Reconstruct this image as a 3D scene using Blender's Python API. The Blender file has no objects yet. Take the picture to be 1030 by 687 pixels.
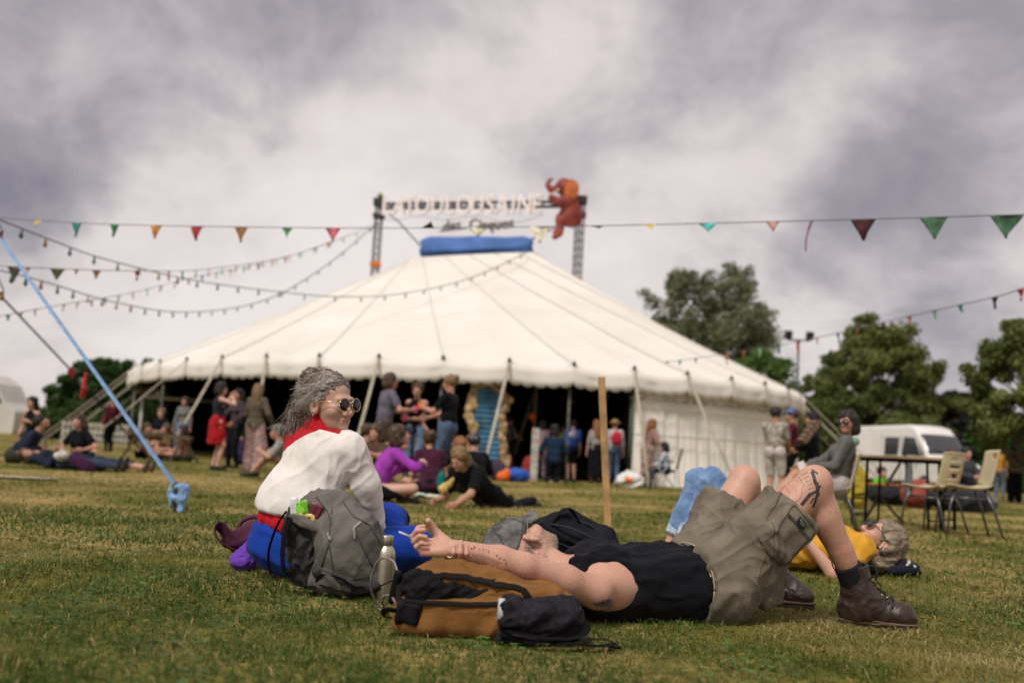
import bpy, math, random, time
import numpy as np
from mathutils import Vector, Matrix, Quaternion
from mathutils.bvhtree import BVHTree
T0 = time.time()
R = math.radians
sc = bpy.context.scene
COL = sc.collection
rng = np.random.default_rng(7)
random.seed(7)

# ------------------------------------------------------------------ camera
FPX = 1001.4; CXP, CYP = 515.0, 343.5
CAMH = 0.59
ROLL = R(3.12); PITCH = R(6.46)
cF = Vector((0, math.cos(PITCH), math.sin(PITCH)))
_R0 = Vector((1, 0, 0)); _U0 = Vector((0, -math.sin(PITCH), math.cos(PITCH)))
cR = _R0*math.cos(ROLL) + _U0*math.sin(ROLL)
cU = _U0*math.cos(ROLL) - _R0*math.sin(ROLL)
CAM = Vector((0, 0, CAMH))
def ray(px, py): return cF*FPX + cR*(px-CXP) - cU*(py-CYP)
def P(px, py, Y):
    """photo pixel + distance ahead of the camera -> point of the place"""
    d = ray(px, py); return CAM + d*(Y/d.y)
def G(px, py, z=0.0):
    d = ray(px, py); return CAM + d*((z-CAMH)/d.z)
def GY(px, Y, z=0.0):
    """point on the ground (height z) at distance Y seen in photo column px"""
    py = 460
    for _ in range(6):
        p = P(px, py, Y); s = FPX/Y
        py += (p.z - z)*s
    p = P(px, py, Y); p.z = z; return p
def setup_camera():
    c = bpy.data.cameras.new('camera'); o = bpy.data.objects.new('camera', c); COL.objects.link(o)
    c.sensor_width = 36; c.lens = 35; c.clip_start = 0.05; c.clip_end = 3000
    M = Matrix((cR, cU, -cF)).transposed().to_4x4(); M.translation = CAM
    o.matrix_world = M
    c.dof.use_dof = True; c.dof.focus_distance = 4.1; c.dof.aperture_fstop = 1.7; c.dof.aperture_blades = 0
    sc.camera = o
setup_camera()

# ------------------------------------------------------------------ objects
def tag(o, label=None, cat=None, group=None, kind=None):
    if label: o['label'] = label
    if cat: o['category'] = cat
    if group: o['group'] = group
    if kind: o['kind'] = kind
    return o
def empty(name, loc=(0,0,0), rz=0.0, label=None, cat=None, group=None):
    o = bpy.data.objects.new(name, None); COL.objects.link(o)
    o.location = loc; o.rotation_euler = (0,0,rz); o.empty_display_size = .1
    return tag(o, label, cat, group)
def link_mesh(name, me, mats, parent=None, world=True):
    """world=True: mesh is in world space even when parented to an empty"""
    o = bpy.data.objects.new(name, me); COL.objects.link(o)
    if not isinstance(mats, (list, tuple)): mats = [mats]
    for m in mats: me.materials.append(m)
    if parent is not None:
        o.parent = parent
        if world:
            Mp = Matrix.Translation(parent.location) @ parent.rotation_euler.to_matrix().to_4x4() if parent.parent is None else WM[parent.name]
            o.matrix_parent_inverse = Mp.inverted()
            WM[o.name] = Matrix.Identity(4)
        else: WM[o.name] = Matrix.Identity(4)
    else: WM[o.name] = Matrix.Identity(4)
    return o
WM = {}
def np_mesh(name, V, F, smooth=True, matidx=None):
    """V (n,3); F (m,k) array or list of arrays with different k"""
    me = bpy.data.meshes.new(name)
    V = np.asarray(V, dtype=np.float32)
    Fs = [np.asarray(f, dtype=np.int32) for f in (F if isinstance(F, list) else [F])]
    Fs = [f for f in Fs if len(f)]
    me.vertices.add(len(V)); me.vertices.foreach_set('co', V.ravel())
    tot = sum(f.size for f in Fs); me.loops.add(tot)
    me.loops.foreach_set('vertex_index', np.concatenate([f.ravel() for f in Fs]))
    cnt = np.concatenate([np.full(len(f), f.shape[1], np.int32) for f in Fs])
    st = np.concatenate([[0], np.cumsum(cnt)[:-1]]).astype(np.int32)
    me.polygons.add(len(cnt)); me.polygons.foreach_set('loop_start', st)
    if smooth: me.polygons.foreach_set('use_smooth', np.ones(len(cnt), bool))
    if matidx is not None: me.polygons.foreach_set('material_index', np.asarray(matidx, np.int32))
    me.update(calc_edges=True)
    return me

class MB:
    """collects boxes, tubes, sheets and becomes ONE mesh"""
    def __init__(s): s.v = []; s.f = []; s.sm = []
    def add(s, vs, fs, smooth=False):
        b = len(s.v); s.v.extend([tuple(v) for v in vs]); s.f.extend([tuple(i+b for i in f) for f in fs]); s.sm.extend([smooth]*len(fs)); return s
    def box(s, c, size, rot=None, taper=1.0):
        hx, hy, hz = [a/2 for a in size]; vs = []
        for z in (-hz, hz):
            t = 1 if z < 0 else taper
            for x, y in ((-hx,-hy),(hx,-hy),(hx,hy),(-hx,hy)):
                v = Vector((x*t, y*t, z))
                if rot is not None: v = rot @ v
                vs.append(v+Vector(c))
        return s.add(vs, [(3,2,1,0),(4,5,6,7),(0,1,5,4),(1,2,6,5),(2,3,7,6),(3,0,4,7)])
    def tube(s, pts, r, n=8, caps=True, flat=None):
        pts = [Vector(p) for p in pts]; rr = r if isinstance(r, (list, tuple)) else [r]*len(pts)
        rings = []; prev = None
        for i, p in enumerate(pts):
            t = (pts[min(i+1, len(pts)-1)] - pts[max(i-1, 0)])
            t = t.normalized() if t.length > 1e-9 else Vector((0,0,1))
            if prev is None:
                a = Vector((0,0,1)) if abs(t.z) < .9 else Vector((1,0,0))
                if flat is not None: a = Vector(flat)
                u = (a - t*a.dot(t)).normalized()
            else: u = (prev - t*prev.dot(t)).normalized()
            prev = u; w = t.cross(u); rings.append((p, u, w, rr[i]))
        vs = []
        for p, u, w, q in rings:
            qu, qw = q if isinstance(q, tuple) else (q, q)
            for k in range(n):
                a = 2*math.pi*k/n; vs.append(p + u*(qu*math.cos(a)) + w*(qw*math.sin(a)))
        fs = []
        for i in range(len(rings)-1):
            for k in range(n):
                k2 = (k+1) % n; fs.append((i*n+k, i*n+k2, (i+1)*n+k2, (i+1)*n+k))
        if caps: fs.append(tuple(range(n-1,-1,-1))); fs.append(tuple((len(rings)-1)*n+k for k in range(n)))
        return s.add(vs, fs, True)
    def bar(s, a, b, w, d=None, up=(0,0,1)):
        a = Vector(a); b = Vector(b); d = d or w; t = (b-a); L = t.length; t.normalize()
        u = Vector(up); 
        if abs(t.dot(u)) > .95: u = Vector((1,0,0))
        x = t.cross(u).normalized(); y = x.cross(t)
        rot = Matrix((x, y, t)).transposed()
        return s.box((a+b)/2, (w, d, L), rot)
    def sheet(s, rows, smooth=True, thick=0.0):
        """rows: grid of points"""
        n = len(rows[0]); vs = [v for r in rows for v in r]; fs = []
        for i in range(len(rows)-1):
            for j in range(n-1): fs.append((i*n+j, i*n+j+1, (i+1)*n+j+1, (i+1)*n+j))
        return s.add(vs, fs, smooth)
    def lathe(s, c, prof, n=24, axis=None):
        """prof: (radius, height) list"""
        M = Matrix.Identity(3)
        if axis is not None: M = Vector(axis).to_track_quat('Z', 'Y').to_matrix()
        vs = []; fs = []; c = Vector(c)
        for r_, z in prof:
            for k in range(n):
                a = 2*math.pi*k/n; vs.append(c + M @ Vector((r_*math.cos(a), r_*math.sin(a), z)))
        for i in range(len(prof)-1):
            for k in range(n):
                k2 = (k+1) % n; fs.append((i*n+k, i*n+k2, (i+1)*n+k2, (i+1)*n+k))
        fs.append(tuple(range(n-1,-1,-1))); fs.append(tuple((len(prof)-1)*n+k for k in range(n)))
        return s.add(vs, fs, True)
    def build(s, name, mat, parent=None, world=True, bevel=0.0, solid=0.0, sub=0):
        me = bpy.data.meshes.new(name); me.from_pydata(s.v, [], s.f)
        me.polygons.foreach_set('use_smooth', np.array(s.sm, bool)); me.update()
        o = link_mesh(name, me, mat, parent, world)
        if solid: m = o.modifiers.new('solid', 'SOLIDIFY'); m.thickness = solid; m.offset = 0
        if bevel: m = o.modifiers.new('bevel', 'BEVEL'); m.width = bevel; m.segments = 2; m.limit_method = 'ANGLE'
        if sub: m = o.modifiers.new('sub', 'SUBSURF'); m.levels = m.render_levels = sub
        return o

# ------------------------------------------------------------------ noise in numpy
def _hash(ix, iy, iz, seed):
    h = (ix*374761393 + iy*668265263 + iz*2147483647 + seed*974634777) & 0xffffffff
    h = ((h ^ (h >> 13))*1274126177) & 0xffffffff
    return ((h ^ (h >> 16)) & 0xffff)/65535.0
def vnoise(p, seed=0):
    p = np.asarray(p, np.float64); i = np.floor(p).astype(np.int64); f = p-i; f = f*f*(3-2*f)
    out = 0
    for dx in (0,1):
        wx = f[:,0] if dx else 1-f[:,0]
        for dy in (0,1):
            wy = f[:,1] if dy else 1-f[:,1]
            for dz in (0,1):
                wz = f[:,2] if dz else 1-f[:,2]
                out = out + wx*wy*wz*_hash(i[:,0]+dx, i[:,1]+dy, i[:,2]+dz, seed)
    return out
def fbm(p, seed=0, octv=3):
    a = 0; s = 0; w = 1
    for k in range(octv):
        a = a + w*vnoise(p*(2**k), seed+k*17); s += w; w *= .5
    return a/s

# ------------------------------------------------------------------ signed distance modelling
def v3(p): return np.array([p[0], p[1], p[2]], np.float64)
class Field:
    def __init__(s, h): s.h = h; s.prims = []; s.cuts = []
    def cap(s, a, b, r1, r2=None, k=.02, op='+', flat=None):
        """tapered capsule; flat=(axis, factor) squashes it"""
        a = v3(a); b = v3(b); r2 = r1 if r2 is None else r2; rm = max(r1, r2)
        lo = np.minimum(a, b)-rm; hi = np.maximum(a, b)+rm
        if flat is not None:
            n = v3(flat[0]); n = n/np.linalg.norm(n); q = 1.0/flat[1]-1
            def fn(X, Y, Z):
                m = (a+b)/2
                dn = ((X-m[0])*n[0] + (Y-m[1])*n[1] + (Z-m[2])*n[2])*q
                return capd(X+dn*n[0], Y+dn*n[1], Z+dn*n[2])*max(flat[1], .55)
        else:
            def fn(X, Y, Z): return capd(X, Y, Z)
        ba = b-a; L2 = max(float(ba@ba), 1e-12)
        def capd(X, Y, Z):
            t = ((X-a[0])*ba[0] + (Y-a[1])*ba[1] + (Z-a[2])*ba[2])/L2
            t = np.clip(t, 0, 1)
            return np.sqrt((X-a[0]-ba[0]*t)**2 + (Y-a[1]-ba[1]*t)**2 + (Z-a[2]-ba[2]*t)**2) - (r1+(r2-r1)*t)
        s.prims.append((fn, lo, hi, k, op)); return s
    def ell(s, c, rad, ax=None, k=.02, op='+'):
        """ellipsoid; ax = (x axis, y axis, z axis)"""
        c = v3(c); r = v3(rad); rm = r.max()
        A = np.eye(3) if ax is None else np.array([v3(a)/np.linalg.norm(v3(a)) for a in ax])
        ext = np.sqrt(((A.T*r)**2).sum(1))
        def fn(X, Y, Z):
            dx, dy, dz = X-c[0], Y-c[1], Z-c[2]
            l = [dx*A[i,0]+dy*A[i,1]+dz*A[i,2] for i in range(3)]
            k0 = np.sqrt(sum((l[i]/r[i])**2 for i in range(3))); k1 = np.sqrt(sum((l[i]/r[i]**2)**2 for i in range(3)))
            return k0*(k0-1)/np.maximum(k1, 1e-6)
        s.prims.append((fn, c-ext, c+ext, k, op)); return s
    def box(s, c, half, ax=None, rnd=.01, k=.01, op='+'):
        c = v3(c); hf = v3(half)-rnd
        A = np.eye(3) if ax is None else np.array([v3(a)/np.linalg.norm(v3(a)) for a in ax])
        ext = (np.abs(A.T)*v3(half)).sum(1)
        def fn(X, Y, Z):
            dx, dy, dz = X-c[0], Y-c[1], Z-c[2]
            q = [np.abs(dx*A[i,0]+dy*A[i,1]+dz*A[i,2])-hf[i] for i in range(3)]
            o = np.sqrt(sum(np.maximum(v, 0)**2 for v in q))
            return o + np.minimum(np.maximum(q[0], np.maximum(q[1], q[2])), 0) - rnd
        s.prims.append((fn, c-ext, c+ext, k, op)); return s
    def cut(s, point, n, k=.0):
        """removes everything on the side n points to"""
        p = v3(point); n = v3(n); n = n/np.linalg.norm(n)
        s.cuts.append((p, n, k)); return s
    def grid(s):
        lo = np.min([p[1] for p in s.prims if p[4] == '+'], 0) - 3*s.h; hi = np.max([p[2] for p in s.prims if p[4] == '+'], 0) + 3*s.h
        n = np.ceil((hi-lo)/s.h).astype(int)+1
        ax = [(lo[i] + np.arange(n[i])*s.h).astype(np.float32) for i in range(3)]
        D = np.full(n, .2, np.float32)
        for fn, a, b, k, op in s.prims:
            m = k + 2.5*s.h
            i0 = [max(0, int((a[i]-m-lo[i])/s.h)) for i in range(3)]
            i1 = [min(n[i], int((b[i]+m-lo[i])/s.h)+2) for i in range(3)]
            if min(i1[i]-i0[i] for i in range(3)) <= 0: continue
            sl = tuple(slice(i0[i], i1[i]) for i in range(3))
            X = ax[0][sl[0]][:,None,None]; Y = ax[1][sl[1]][None,:,None]; Z = ax[2][sl[2]][None,None,:]
            d = fn(X, Y, Z).astype(np.float32); D0 = D[sl]
            if op == '-': d = -d; hh = np.maximum(k-np.abs(D0-d), 0)/max(k, 1e-6); D[sl] = np.maximum(D0, d)+hh*hh*k*.25
            else: hh = np.maximum(k-np.abs(D0-d), 0)/max(k, 1e-6); D[sl] = np.minimum(D0, d)-hh*hh*k*.25
        for p, nn, k in s.cuts:
            d = ((ax[0][:,None,None]-p[0])*nn[0] + (ax[1][None,:,None]-p[1])*nn[1] + (ax[2][None,None,:]-p[2])*nn[2]).astype(np.float32)
            D = np.maximum(D, d)
        return D, lo
    def surf(s, relax=1):
        D, lo = s.grid(); return nets(D, lo, s.h, relax)
def nets(D, lo, h, relax=1):
    n = D.shape; cn = (n[0]-1, n[1]-1, n[2]-1); N = cn[0]*cn[1]*cn[2]
    D[0]=D[-1]=.2; D[:,0]=D[:,-1]=.2; D[:,:,0]=D[:,:,-1]=.2
    ins = D < 0
    cid = []; pos = []; quads = []
    for a in range(3):
        s0 = [slice(None)]*3; s1 = [slice(None)]*3; s0[a] = slice(0, -1); s1[a] = slice(1, None)
        cr = ins[tuple(s0)] != ins[tuple(s1)]; idx = np.argwhere(cr)
        if len(idx) == 0: continue
        j = idx.copy(); j[:,a] += 1
        da = D[idx[:,0], idx[:,1], idx[:,2]]; db = D[j[:,0], j[:,1], j[:,2]]
        t = da/(da-db); p = idx.astype(np.float64); p[:,a] += t
        b, c = (a+1) % 3, (a+2) % 3
        cells = []
        for ob, oc in ((0,0),(1,0),(1,1),(0,1)):
            q = idx.copy(); q[:,b] -= ob; q[:,c] -= oc
            cells.append((q[:,0]*cn[1]+q[:,1])*cn[2]+q[:,2])
        for q in cells: cid.append(q); pos.append(p)
        Q = np.stack(cells, 1); Q[da >= 0] = Q[da >= 0][:, ::-1]
        quads.append(Q[:, ::-1])
    if not cid: return np.zeros((0,3)), np.zeros((0,4), int)
    cid = np.concatenate(cid); pos = np.concatenate(pos); Q = np.concatenate(quads)
    u, inv = np.unique(cid, return_inverse=True)
    ct = np.bincount(inv, minlength=len(u))
    V = np.stack([np.bincount(inv, pos[:,i], len(u))/ct for i in range(3)], 1)
    F = np.searchsorted(u, Q)
    for _ in range(relax):
        e = np.concatenate([F[:,[0,1]], F[:,[1,2]], F[:,[2,3]], F[:,[3,0]]])
        c2 = np.bincount(e[:,0], minlength=len(V)) + np.bincount(e[:,1], minlength=len(V))
        A = np.stack([np.bincount(e[:,0], V[e[:,1],i], len(V)) + np.bincount(e[:,1], V[e[:,0],i], len(V)) for i in range(3)], 1)/c2[:,None]
        V = V*.5+A*.5
    return V*h + lo, F[:, ::-1]
def normals(V, F):
    d1 = V[F[:,2]]-V[F[:,0]]; d2 = V[F[:,3]]-V[F[:,1]]; n = np.cross(d1, d2)
    N = np.stack([sum(np.bincount(F[:,j], n[:,i], len(V)) for j in range(4)) for i in range(3)], 1)
    return N/np.maximum(np.linalg.norm(N, axis=1, keepdims=True), 1e-9)
def folds(V, F, amp, scale, dirs=((0,0,1),), seed=0, stretch=.25, mask=None):
    """cloth folds: ridged noise running along the given directions"""
    N = normals(V, F); d = np.zeros(len(V))
    for q, dr in enumerate(dirs):
        u = v3(dr)/np.linalg.norm(v3(dr))
        al = V@u; p = V - np.outer(al, u) + np.outer(al*stretch, u)
        w = vnoise(p*scale*.6, seed+q*5)*1.3
        r_ = 1-np.abs(2*vnoise(p*scale + w[:,None], seed+11+q*7)-1)
        r2 = 1-np.abs(2*vnoise(p*scale*2.3 + w[:,None]*1.7, seed+23+q*7)-1)
        d += (r_**2.6-.34) + .55*(r2**3-.3)
    d = d/len(dirs) + .35*(fbm(V*scale*2.5, seed+3)-.5)
    if mask is not None: d = d*mask
    return V + N*(amp*d)[:,None]
def sdf_obj(name, field, mats, parent, fold=None, relax=1, matfn=None, extra=None):
    V, F = field.surf(relax)
    if fold: V = folds(V, F, **fold)
    if extra:
        for v2, f2 in extra:
            F = np.concatenate([F, f2+len(V)]); V = np.concatenate([V, v2])
    mi = None
    if matfn is not None: mi = matfn(V[F].mean(1))
    me = np_mesh(name, V, F, True, mi)
    return link_mesh(name, me, mats, parent)
def bvh_of(o): 
    me = o.data
    vs = [v.co.copy() for v in me.vertices]; ps = [tuple(p.vertices) for p in me.polygons]
    return BVHTree.FromPolygons(vs, ps)

# ------------------------------------------------------------------ materials
MATS = {}
def nodes(name):
    m = bpy.data.materials.new(name); m.use_nodes = True; nt = m.node_tree
    return m, nt, nt.nodes['Principled BSDF']
def mat(name, col, rough=.7, var=.12, scale=6., bump=.0, bscale=60., metal=0., sheen=0., spec=.4, col2=None, trans=0., sss=0., coat=0., weave=0.):
    """solid colour broken up by noise: never perfectly even"""
    if name in MATS: return MATS[name]
    m, nt, b = nodes(name); N = nt.nodes; L = nt.links
    tc = N.new('ShaderNodeTexCoord'); nz = N.new('ShaderNodeTexNoise'); nz.inputs['Scale'].default_value = scale; nz.inputs['Detail'].default_value = 5
    L.new(tc.outputs['Object'], nz.inputs['Vector'])
    rp = N.new('ShaderNodeValToRGB'); c = np.array(col[:3], float)
    c2 = c*(1-var*2) if col2 is None else np.array(col2[:3])
    rp.color_ramp.elements[0].position = .32; rp.color_ramp.elements[1].position = .68
    rp.color_ramp.elements[0].color = (*c2, 1); rp.color_ramp.elements[1].color = (*(np.minimum(c*(1+var), 1)), 1)
    L.new(nz.outputs['Fac'], rp.inputs['Fac']); L.new(rp.outputs['Color'], b.inputs['Base Color'])
    b.inputs['Roughness'].default_value = rough; b.inputs['Metallic'].default_value = metal
    b.inputs['Specular IOR Level'].default_value = spec; b.inputs['Sheen Weight'].default_value = sheen
    b.inputs['Coat Weight'].default_value = coat
    if sss: b.inputs['Subsurface Weight'].default_value = sss; b.inputs['Subsurface Radius'].default_value = (.012,.005,.003); b.inputs['Subsurface Scale'].default_value = 1
    if trans: b.inputs['Transmission Weight'].default_value = trans
    if bump or weave:
        n2 = N.new('ShaderNodeTexNoise'); n2.inputs['Scale'].default_value = bscale; n2.inputs['Detail'].default_value = 4
        L.new(tc.outputs['Object'], n2.inputs['Vector'])
        bp = N.new('ShaderNodeBump'); bp.inputs['Strength'].default_value = bump or .1; bp.inputs['Distance'].default_value = .01
        L.new(n2.outputs['Fac'], bp.inputs['Height']); L.new(bp.outputs['Normal'], b.inputs['Normal'])
        if weave:
            wv = N.new('ShaderNodeTexNoise'); wv.inputs['Scale'].default_value = 700; L.new(tc.outputs['Object'], wv.inputs['Vector'])
            b2 = N.new('ShaderNodeBump'); b2.inputs['Strength'].default_value = weave; b2.inputs['Distance'].default_value = .002
            L.new(wv.outputs['Fac'], b2.inputs['Height']); L.new(bp.outputs['Normal'], b2.inputs['Normal']); L.new(b2.outputs['Normal'], b.inputs['Normal'])
    MATS[name] = m; return m
def pattern_mat(name, cols, scale=12., kind='voronoi', rough=.85, axis=None):
    """printed cloth: patches of several colours"""
    if name in MATS: return MATS[name]
    m, nt, b = nodes(name); N = nt.nodes; L = nt.links
    tc = N.new('ShaderNodeTexCoord')
    if kind == 'stripe':
        w = N.new('ShaderNodeTexWave'); w.inputs['Scale'].default_value = scale; w.bands_direction = axis or 'Z'
        w.inputs['Distortion'].default_value = .6; src = w.outputs['Fac']
    elif kind == 'noise':
        w = N.new('ShaderNodeTexNoise'); w.inputs['Scale'].default_value = scale; w.inputs['Detail'].default_value = 2; src = w.outputs['Fac']
    else:
        w = N.new('ShaderNodeTexVoronoi'); w.inputs['Scale'].default_value = scale; sp = N.new('ShaderNodeSeparateColor'); L.new(w.outputs['Color'], sp.inputs['Color']); src = sp.outputs['Red']
    L.new(tc.outputs['Object'], w.inputs['Vector'])
    rp = N.new('ShaderNodeValToRGB'); rp.color_ramp.interpolation = 'CONSTANT' if kind != 'noise' else 'LINEAR'; e = rp.color_ramp.elements
    lo_, hi_ = (0, 1) if kind != 'noise' else (.3, .7)
    for i, c in enumerate(cols):
        p = lo_+(hi_-lo_)*i/len(cols)
        if i < 2: e[i].position = p; e[i].color = (*c, 1)
        else: q = e.new(p); q.color = (*c, 1)
    L.new(src, rp.inputs['Fac']); L.new(rp.outputs['Color'], b.inputs['Base Color']); b.inputs['Roughness'].default_value = rough
    MATS[name] = m; return m
# ------------------------------------------------------------------ people
def skin(name, col, tint=(.55,.22,.16)):
    if name in MATS: return MATS[name]
    m, nt, b = nodes(name); N = nt.nodes; L = nt.links
    tc = N.new('ShaderNodeTexCoord')
    def nz(s, d=4):
        n = N.new('ShaderNodeTexNoise'); n.inputs['Scale'].default_value = s; n.inputs['Detail'].default_value = d; L.new(tc.outputs['Object'], n.inputs['Vector']); return n
    a = nz(9); rp = N.new('ShaderNodeValToRGB'); c = np.array(col)
    rp.color_ramp.elements[0].position = .3; rp.color_ramp.elements[1].position = .7
    rp.color_ramp.elements[0].color = (*(c*.55+np.array(tint)*.42), 1); rp.color_ramp.elements[1].color = (*c, 1)
    L.new(a.outputs['Fac'], rp.inputs['Fac'])
    f = nz(160, 3); mx = N.new('ShaderNodeMixRGB'); mx.blend_type = 'MULTIPLY'; mx.inputs['Fac'].default_value = .32
    L.new(rp.outputs['Color'], mx.inputs['Color1'])
    r2 = N.new('ShaderNodeValToRGB'); r2.color_ramp.elements[0].position = .36; r2.color_ramp.elements[0].color = (.62,.42,.34,1); r2.color_ramp.elements[1].position = .55; r2.color_ramp.elements[1].color = (1,1,1,1)
    L.new(f.outputs['Fac'], r2.inputs['Fac']); L.new(r2.outputs['Color'], mx.inputs['Color2']); L.new(mx.outputs['Color'], b.inputs['Base Color'])
    b.inputs['Roughness'].default_value = .5; b.inputs['Specular IOR Level'].default_value = .35
    b.inputs['Subsurface Weight'].default_value = .15; b.inputs['Subsurface Radius'].default_value = (.012,.004,.002); b.inputs['Subsurface Scale'].default_value = 1
    bp = N.new('ShaderNodeBump'); bp.inputs['Strength'].default_value = .22; bp.inputs['Distance'].default_value = .002
    L.new(f.outputs['Fac'], bp.inputs['Height']); L.new(bp.outputs['Normal'], b.inputs['Normal'])
    MATS[name] = m; return m
EYE = mat('eye_dark', (.03,.02,.015), .3, .1); LIP = mat('lip', (.42,.16,.13), .5, .1)
def nrm(v): v = Vector(v); return v.normalized()
def ik(a, b, l1, l2, pole):
    a = Vector(a); b = Vector(b); d = b-a; L = d.length; mx = (l1+l2)*.999
    if L > mx: b = a + d*(mx/L); d = b-a; L = mx
    L = max(L, abs(l1-l2)+.02)
    x = (l1*l1-l2*l2+L*L)/(2*L); h = math.sqrt(max(l1*l1-x*x, 0)); t = d.normalized()
    p = Vector(pole); p = (p - t*p.dot(t)); p = p.normalized() if p.length > 1e-6 else Vector((0,0,1))
    return a + t*x + p*h, b

def head_prims(f, c, fw, up, s=1.0, k=.012, ears=True, jaw=1.0, beard=0):
    """c = centre between the ears; fw, up unit vectors; s = head height / .23"""
    fw = nrm(fw); up = nrm(Vector(up) - fw*Vector(up).dot(fw)); rt = fw.cross(up)
    def q(x, y, z): return Vector(c) + (rt*x + fw*y + up*z)*s
    A = (rt, fw, up)
    f.ell(q(0,-.018,.035), (.076*s,.096*s,.084*s), A, k=.02)
    f.ell(q(0,.028,-.03), (.063*s,.064*s,.08*s), A, k=.02)
    f.ell(q(0,.036,-.08), (.046*s*jaw,.048*s,.036*s), A, k=.02)
    f.ell(q(0,.078,-.096), (.02*s*jaw,.018*s,.018*s), A, k=.02)
    f.cap(q(-.034,.08,.018), q(.034,.08,.018), .011*s, k=.014)
    for sx in (-1, 1):
        f.ell(q(.042*sx,.058,-.03), (.024*s,.028*s,.024*s), A, k=.02)
        f.ell(q(.031*sx,.102,-.003), (.018*s,.014*s,.012*s), A, k=.01, op='-')
        f.ell(q(.031*sx,.080,-.003), (.0125*s,.0125*s,.0125*s), A, k=.003)
        f.ell(q(.011*sx,.100,-.043), (.009*s,.012*s,.008*s), A, k=.006)
    f.cap(q(0,.090,.004), q(0,.112,-.036), .0075*s, .0105*s, k=.012)
    f.cap(q(-.020,.088,-.064), q(.020,.088,-.064), .0065*s, k=.006)
    f.cap(q(-.017,.087,-.075), q(.017,.087,-.075), .0075*s, k=.006)
    f.cap(q(-.022,.099,-.0695), q(.022,.099,-.0695), .0025*s, k=.004, op='-')
    if ears:
        for sx in (-1, 1):
            e = nrm(rt*sx*.45 - fw)
            f.ell(q(.079*sx,-.012,-.018), (.02*s,.011*s,.034*s), (e, e.cross(up), up), k=.008)
            f.ell(q(.088*sx,-.008,-.014), (.010*s,.008*s,.02*s), (e, e.cross(up), up), k=.004, op='-')
    return q
def hand_field(h, wrist, d, palmn, s=1.0, curl=.5, side=1, spread=.16, thumb=.6, curls=None):
    """five bent fingers; d: direction of the hand, palmn: normal out of the palm, side: +1 thumb to d x palmn"""
    f = Field(h); d = nrm(d); pn = nrm(Vector(palmn) - d*Vector(palmn).dot(d)); sd = d.cross(pn)*side
    w = Vector(wrist); L = .19*s
    f.cap(w - d*.02*s, w + d*.03*s, .027*s, .031*s, k=.01, flat=(pn, .62))
    for o in (-.027, -.009, .009, .026):
        f.cap(w + d*.02*s + sd*o*.7*s, w + d*(.088-abs(o-.005)*.22)*s + sd*o*s, .0145*s, .0115*s, k=.012)
    for i, (o, fl) in enumerate(((.029,.073), (.0095,.082), (-.0105,.076), (-.029,.06))):
        c = curls[i] if curls else curl*(1+.12*(i-1)); a = w + d*(.088-abs(o-.005)*.22)*s + sd*o*s
        dd = nrm(d + sd*o*spread*8)
        ang = c*.7; r = (.0092, .0094, .0090, .0080)[i]*s
        for j, part in enumerate((.45,.31,.24)):
            dr = dd*math.cos(ang) + pn*math.sin(ang); b = a + dr*fl*part*s
            f.cap(a, b, r*(1-.08*j), r*(1-.08*(j+1)), k=.003); a = b; ang += c*(1.25, .8, .5)[j]
    a = w + d*.022*s + sd*.024*s + pn*.006*s; b = a + (sd*.48+d*.75+pn*.3*thumb).normalized()*.036*s
    c_ = b + (sd*.12+d*.8+pn*.7*thumb).normalized()*.025*s; e = c_ + (-sd*.3+d*.6+pn*.8*thumb).normalized()*.020*s
    f.cap(a, b, .0145*s, .0115*s, k=.012); f.cap(b, c_, .0108*s, .0102*s, k=.004); f.cap(c_, e, .0102*s, .0085*s, k=.003)
    return f

def skel(H, pelvis, neck, fwd, headf, headup, hands, feet, armpole=None, legpole=None, footdir=None, gender='f'):
    k = H/1.72; J = dict(k=k, g=gender)
    pe = Vector(pelvis); up = nrm(Vector(neck)-pe); ne = pe + up*.50*k
    fw = nrm(Vector(fwd) - up*Vector(fwd).dot(up)); rt = fw.cross(up)
    sh = (.165 if gender == 'm' else .148)*k; hp = .088*k
    J.update(pel=pe, neck=ne, up=up, fw=fw, rt=rt)
    ap = armpole or [-fw-up*.5+rt*-.7, -fw-up*.5+rt*.7]; lp = legpole or [fw+up*.3, fw+up*.3]
    J['S'] = []; J['E'] = []; J['W'] = []; J['Hp'] = []; J['K'] = []; J['A'] = []; J['fd'] = []
    for i, sx in enumerate((-1, 1)):
        S = ne - up*.045*k + rt*sh*sx; J['S'].append(S)
        e, w = ik(S, hands[i], .285*k, .25*k, ap[i]); J['E'].append(e); J['W'].append(w)
        Hh = pe + rt*hp*sx; J['Hp'].append(Hh)
        kn, an = ik(Hh, feet[i], .43*k, .41*k, lp[i]); J['K'].append(kn); J['A'].append(an)
        if footdir: J['fd'].append(nrm(footdir[i]))
        else:
            q = Vector(fw); q.z = 0
            if q.length < .2: q = Vector((up.x, up.y, 0))
            J['fd'].append(nrm(q))
    hu = nrm(headup); hf = nrm(headf); J['hu'] = hu; J['hf'] = nrm(hf-hu*hf.dot(hu))
    J['hc'] = ne + (up*.5+hu*.5).normalized()*.165*k + J['hf']*.02*k
    J['hs'] = .98*(1 if k > .85 else 1.08)*(k**.5)
    return J
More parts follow.
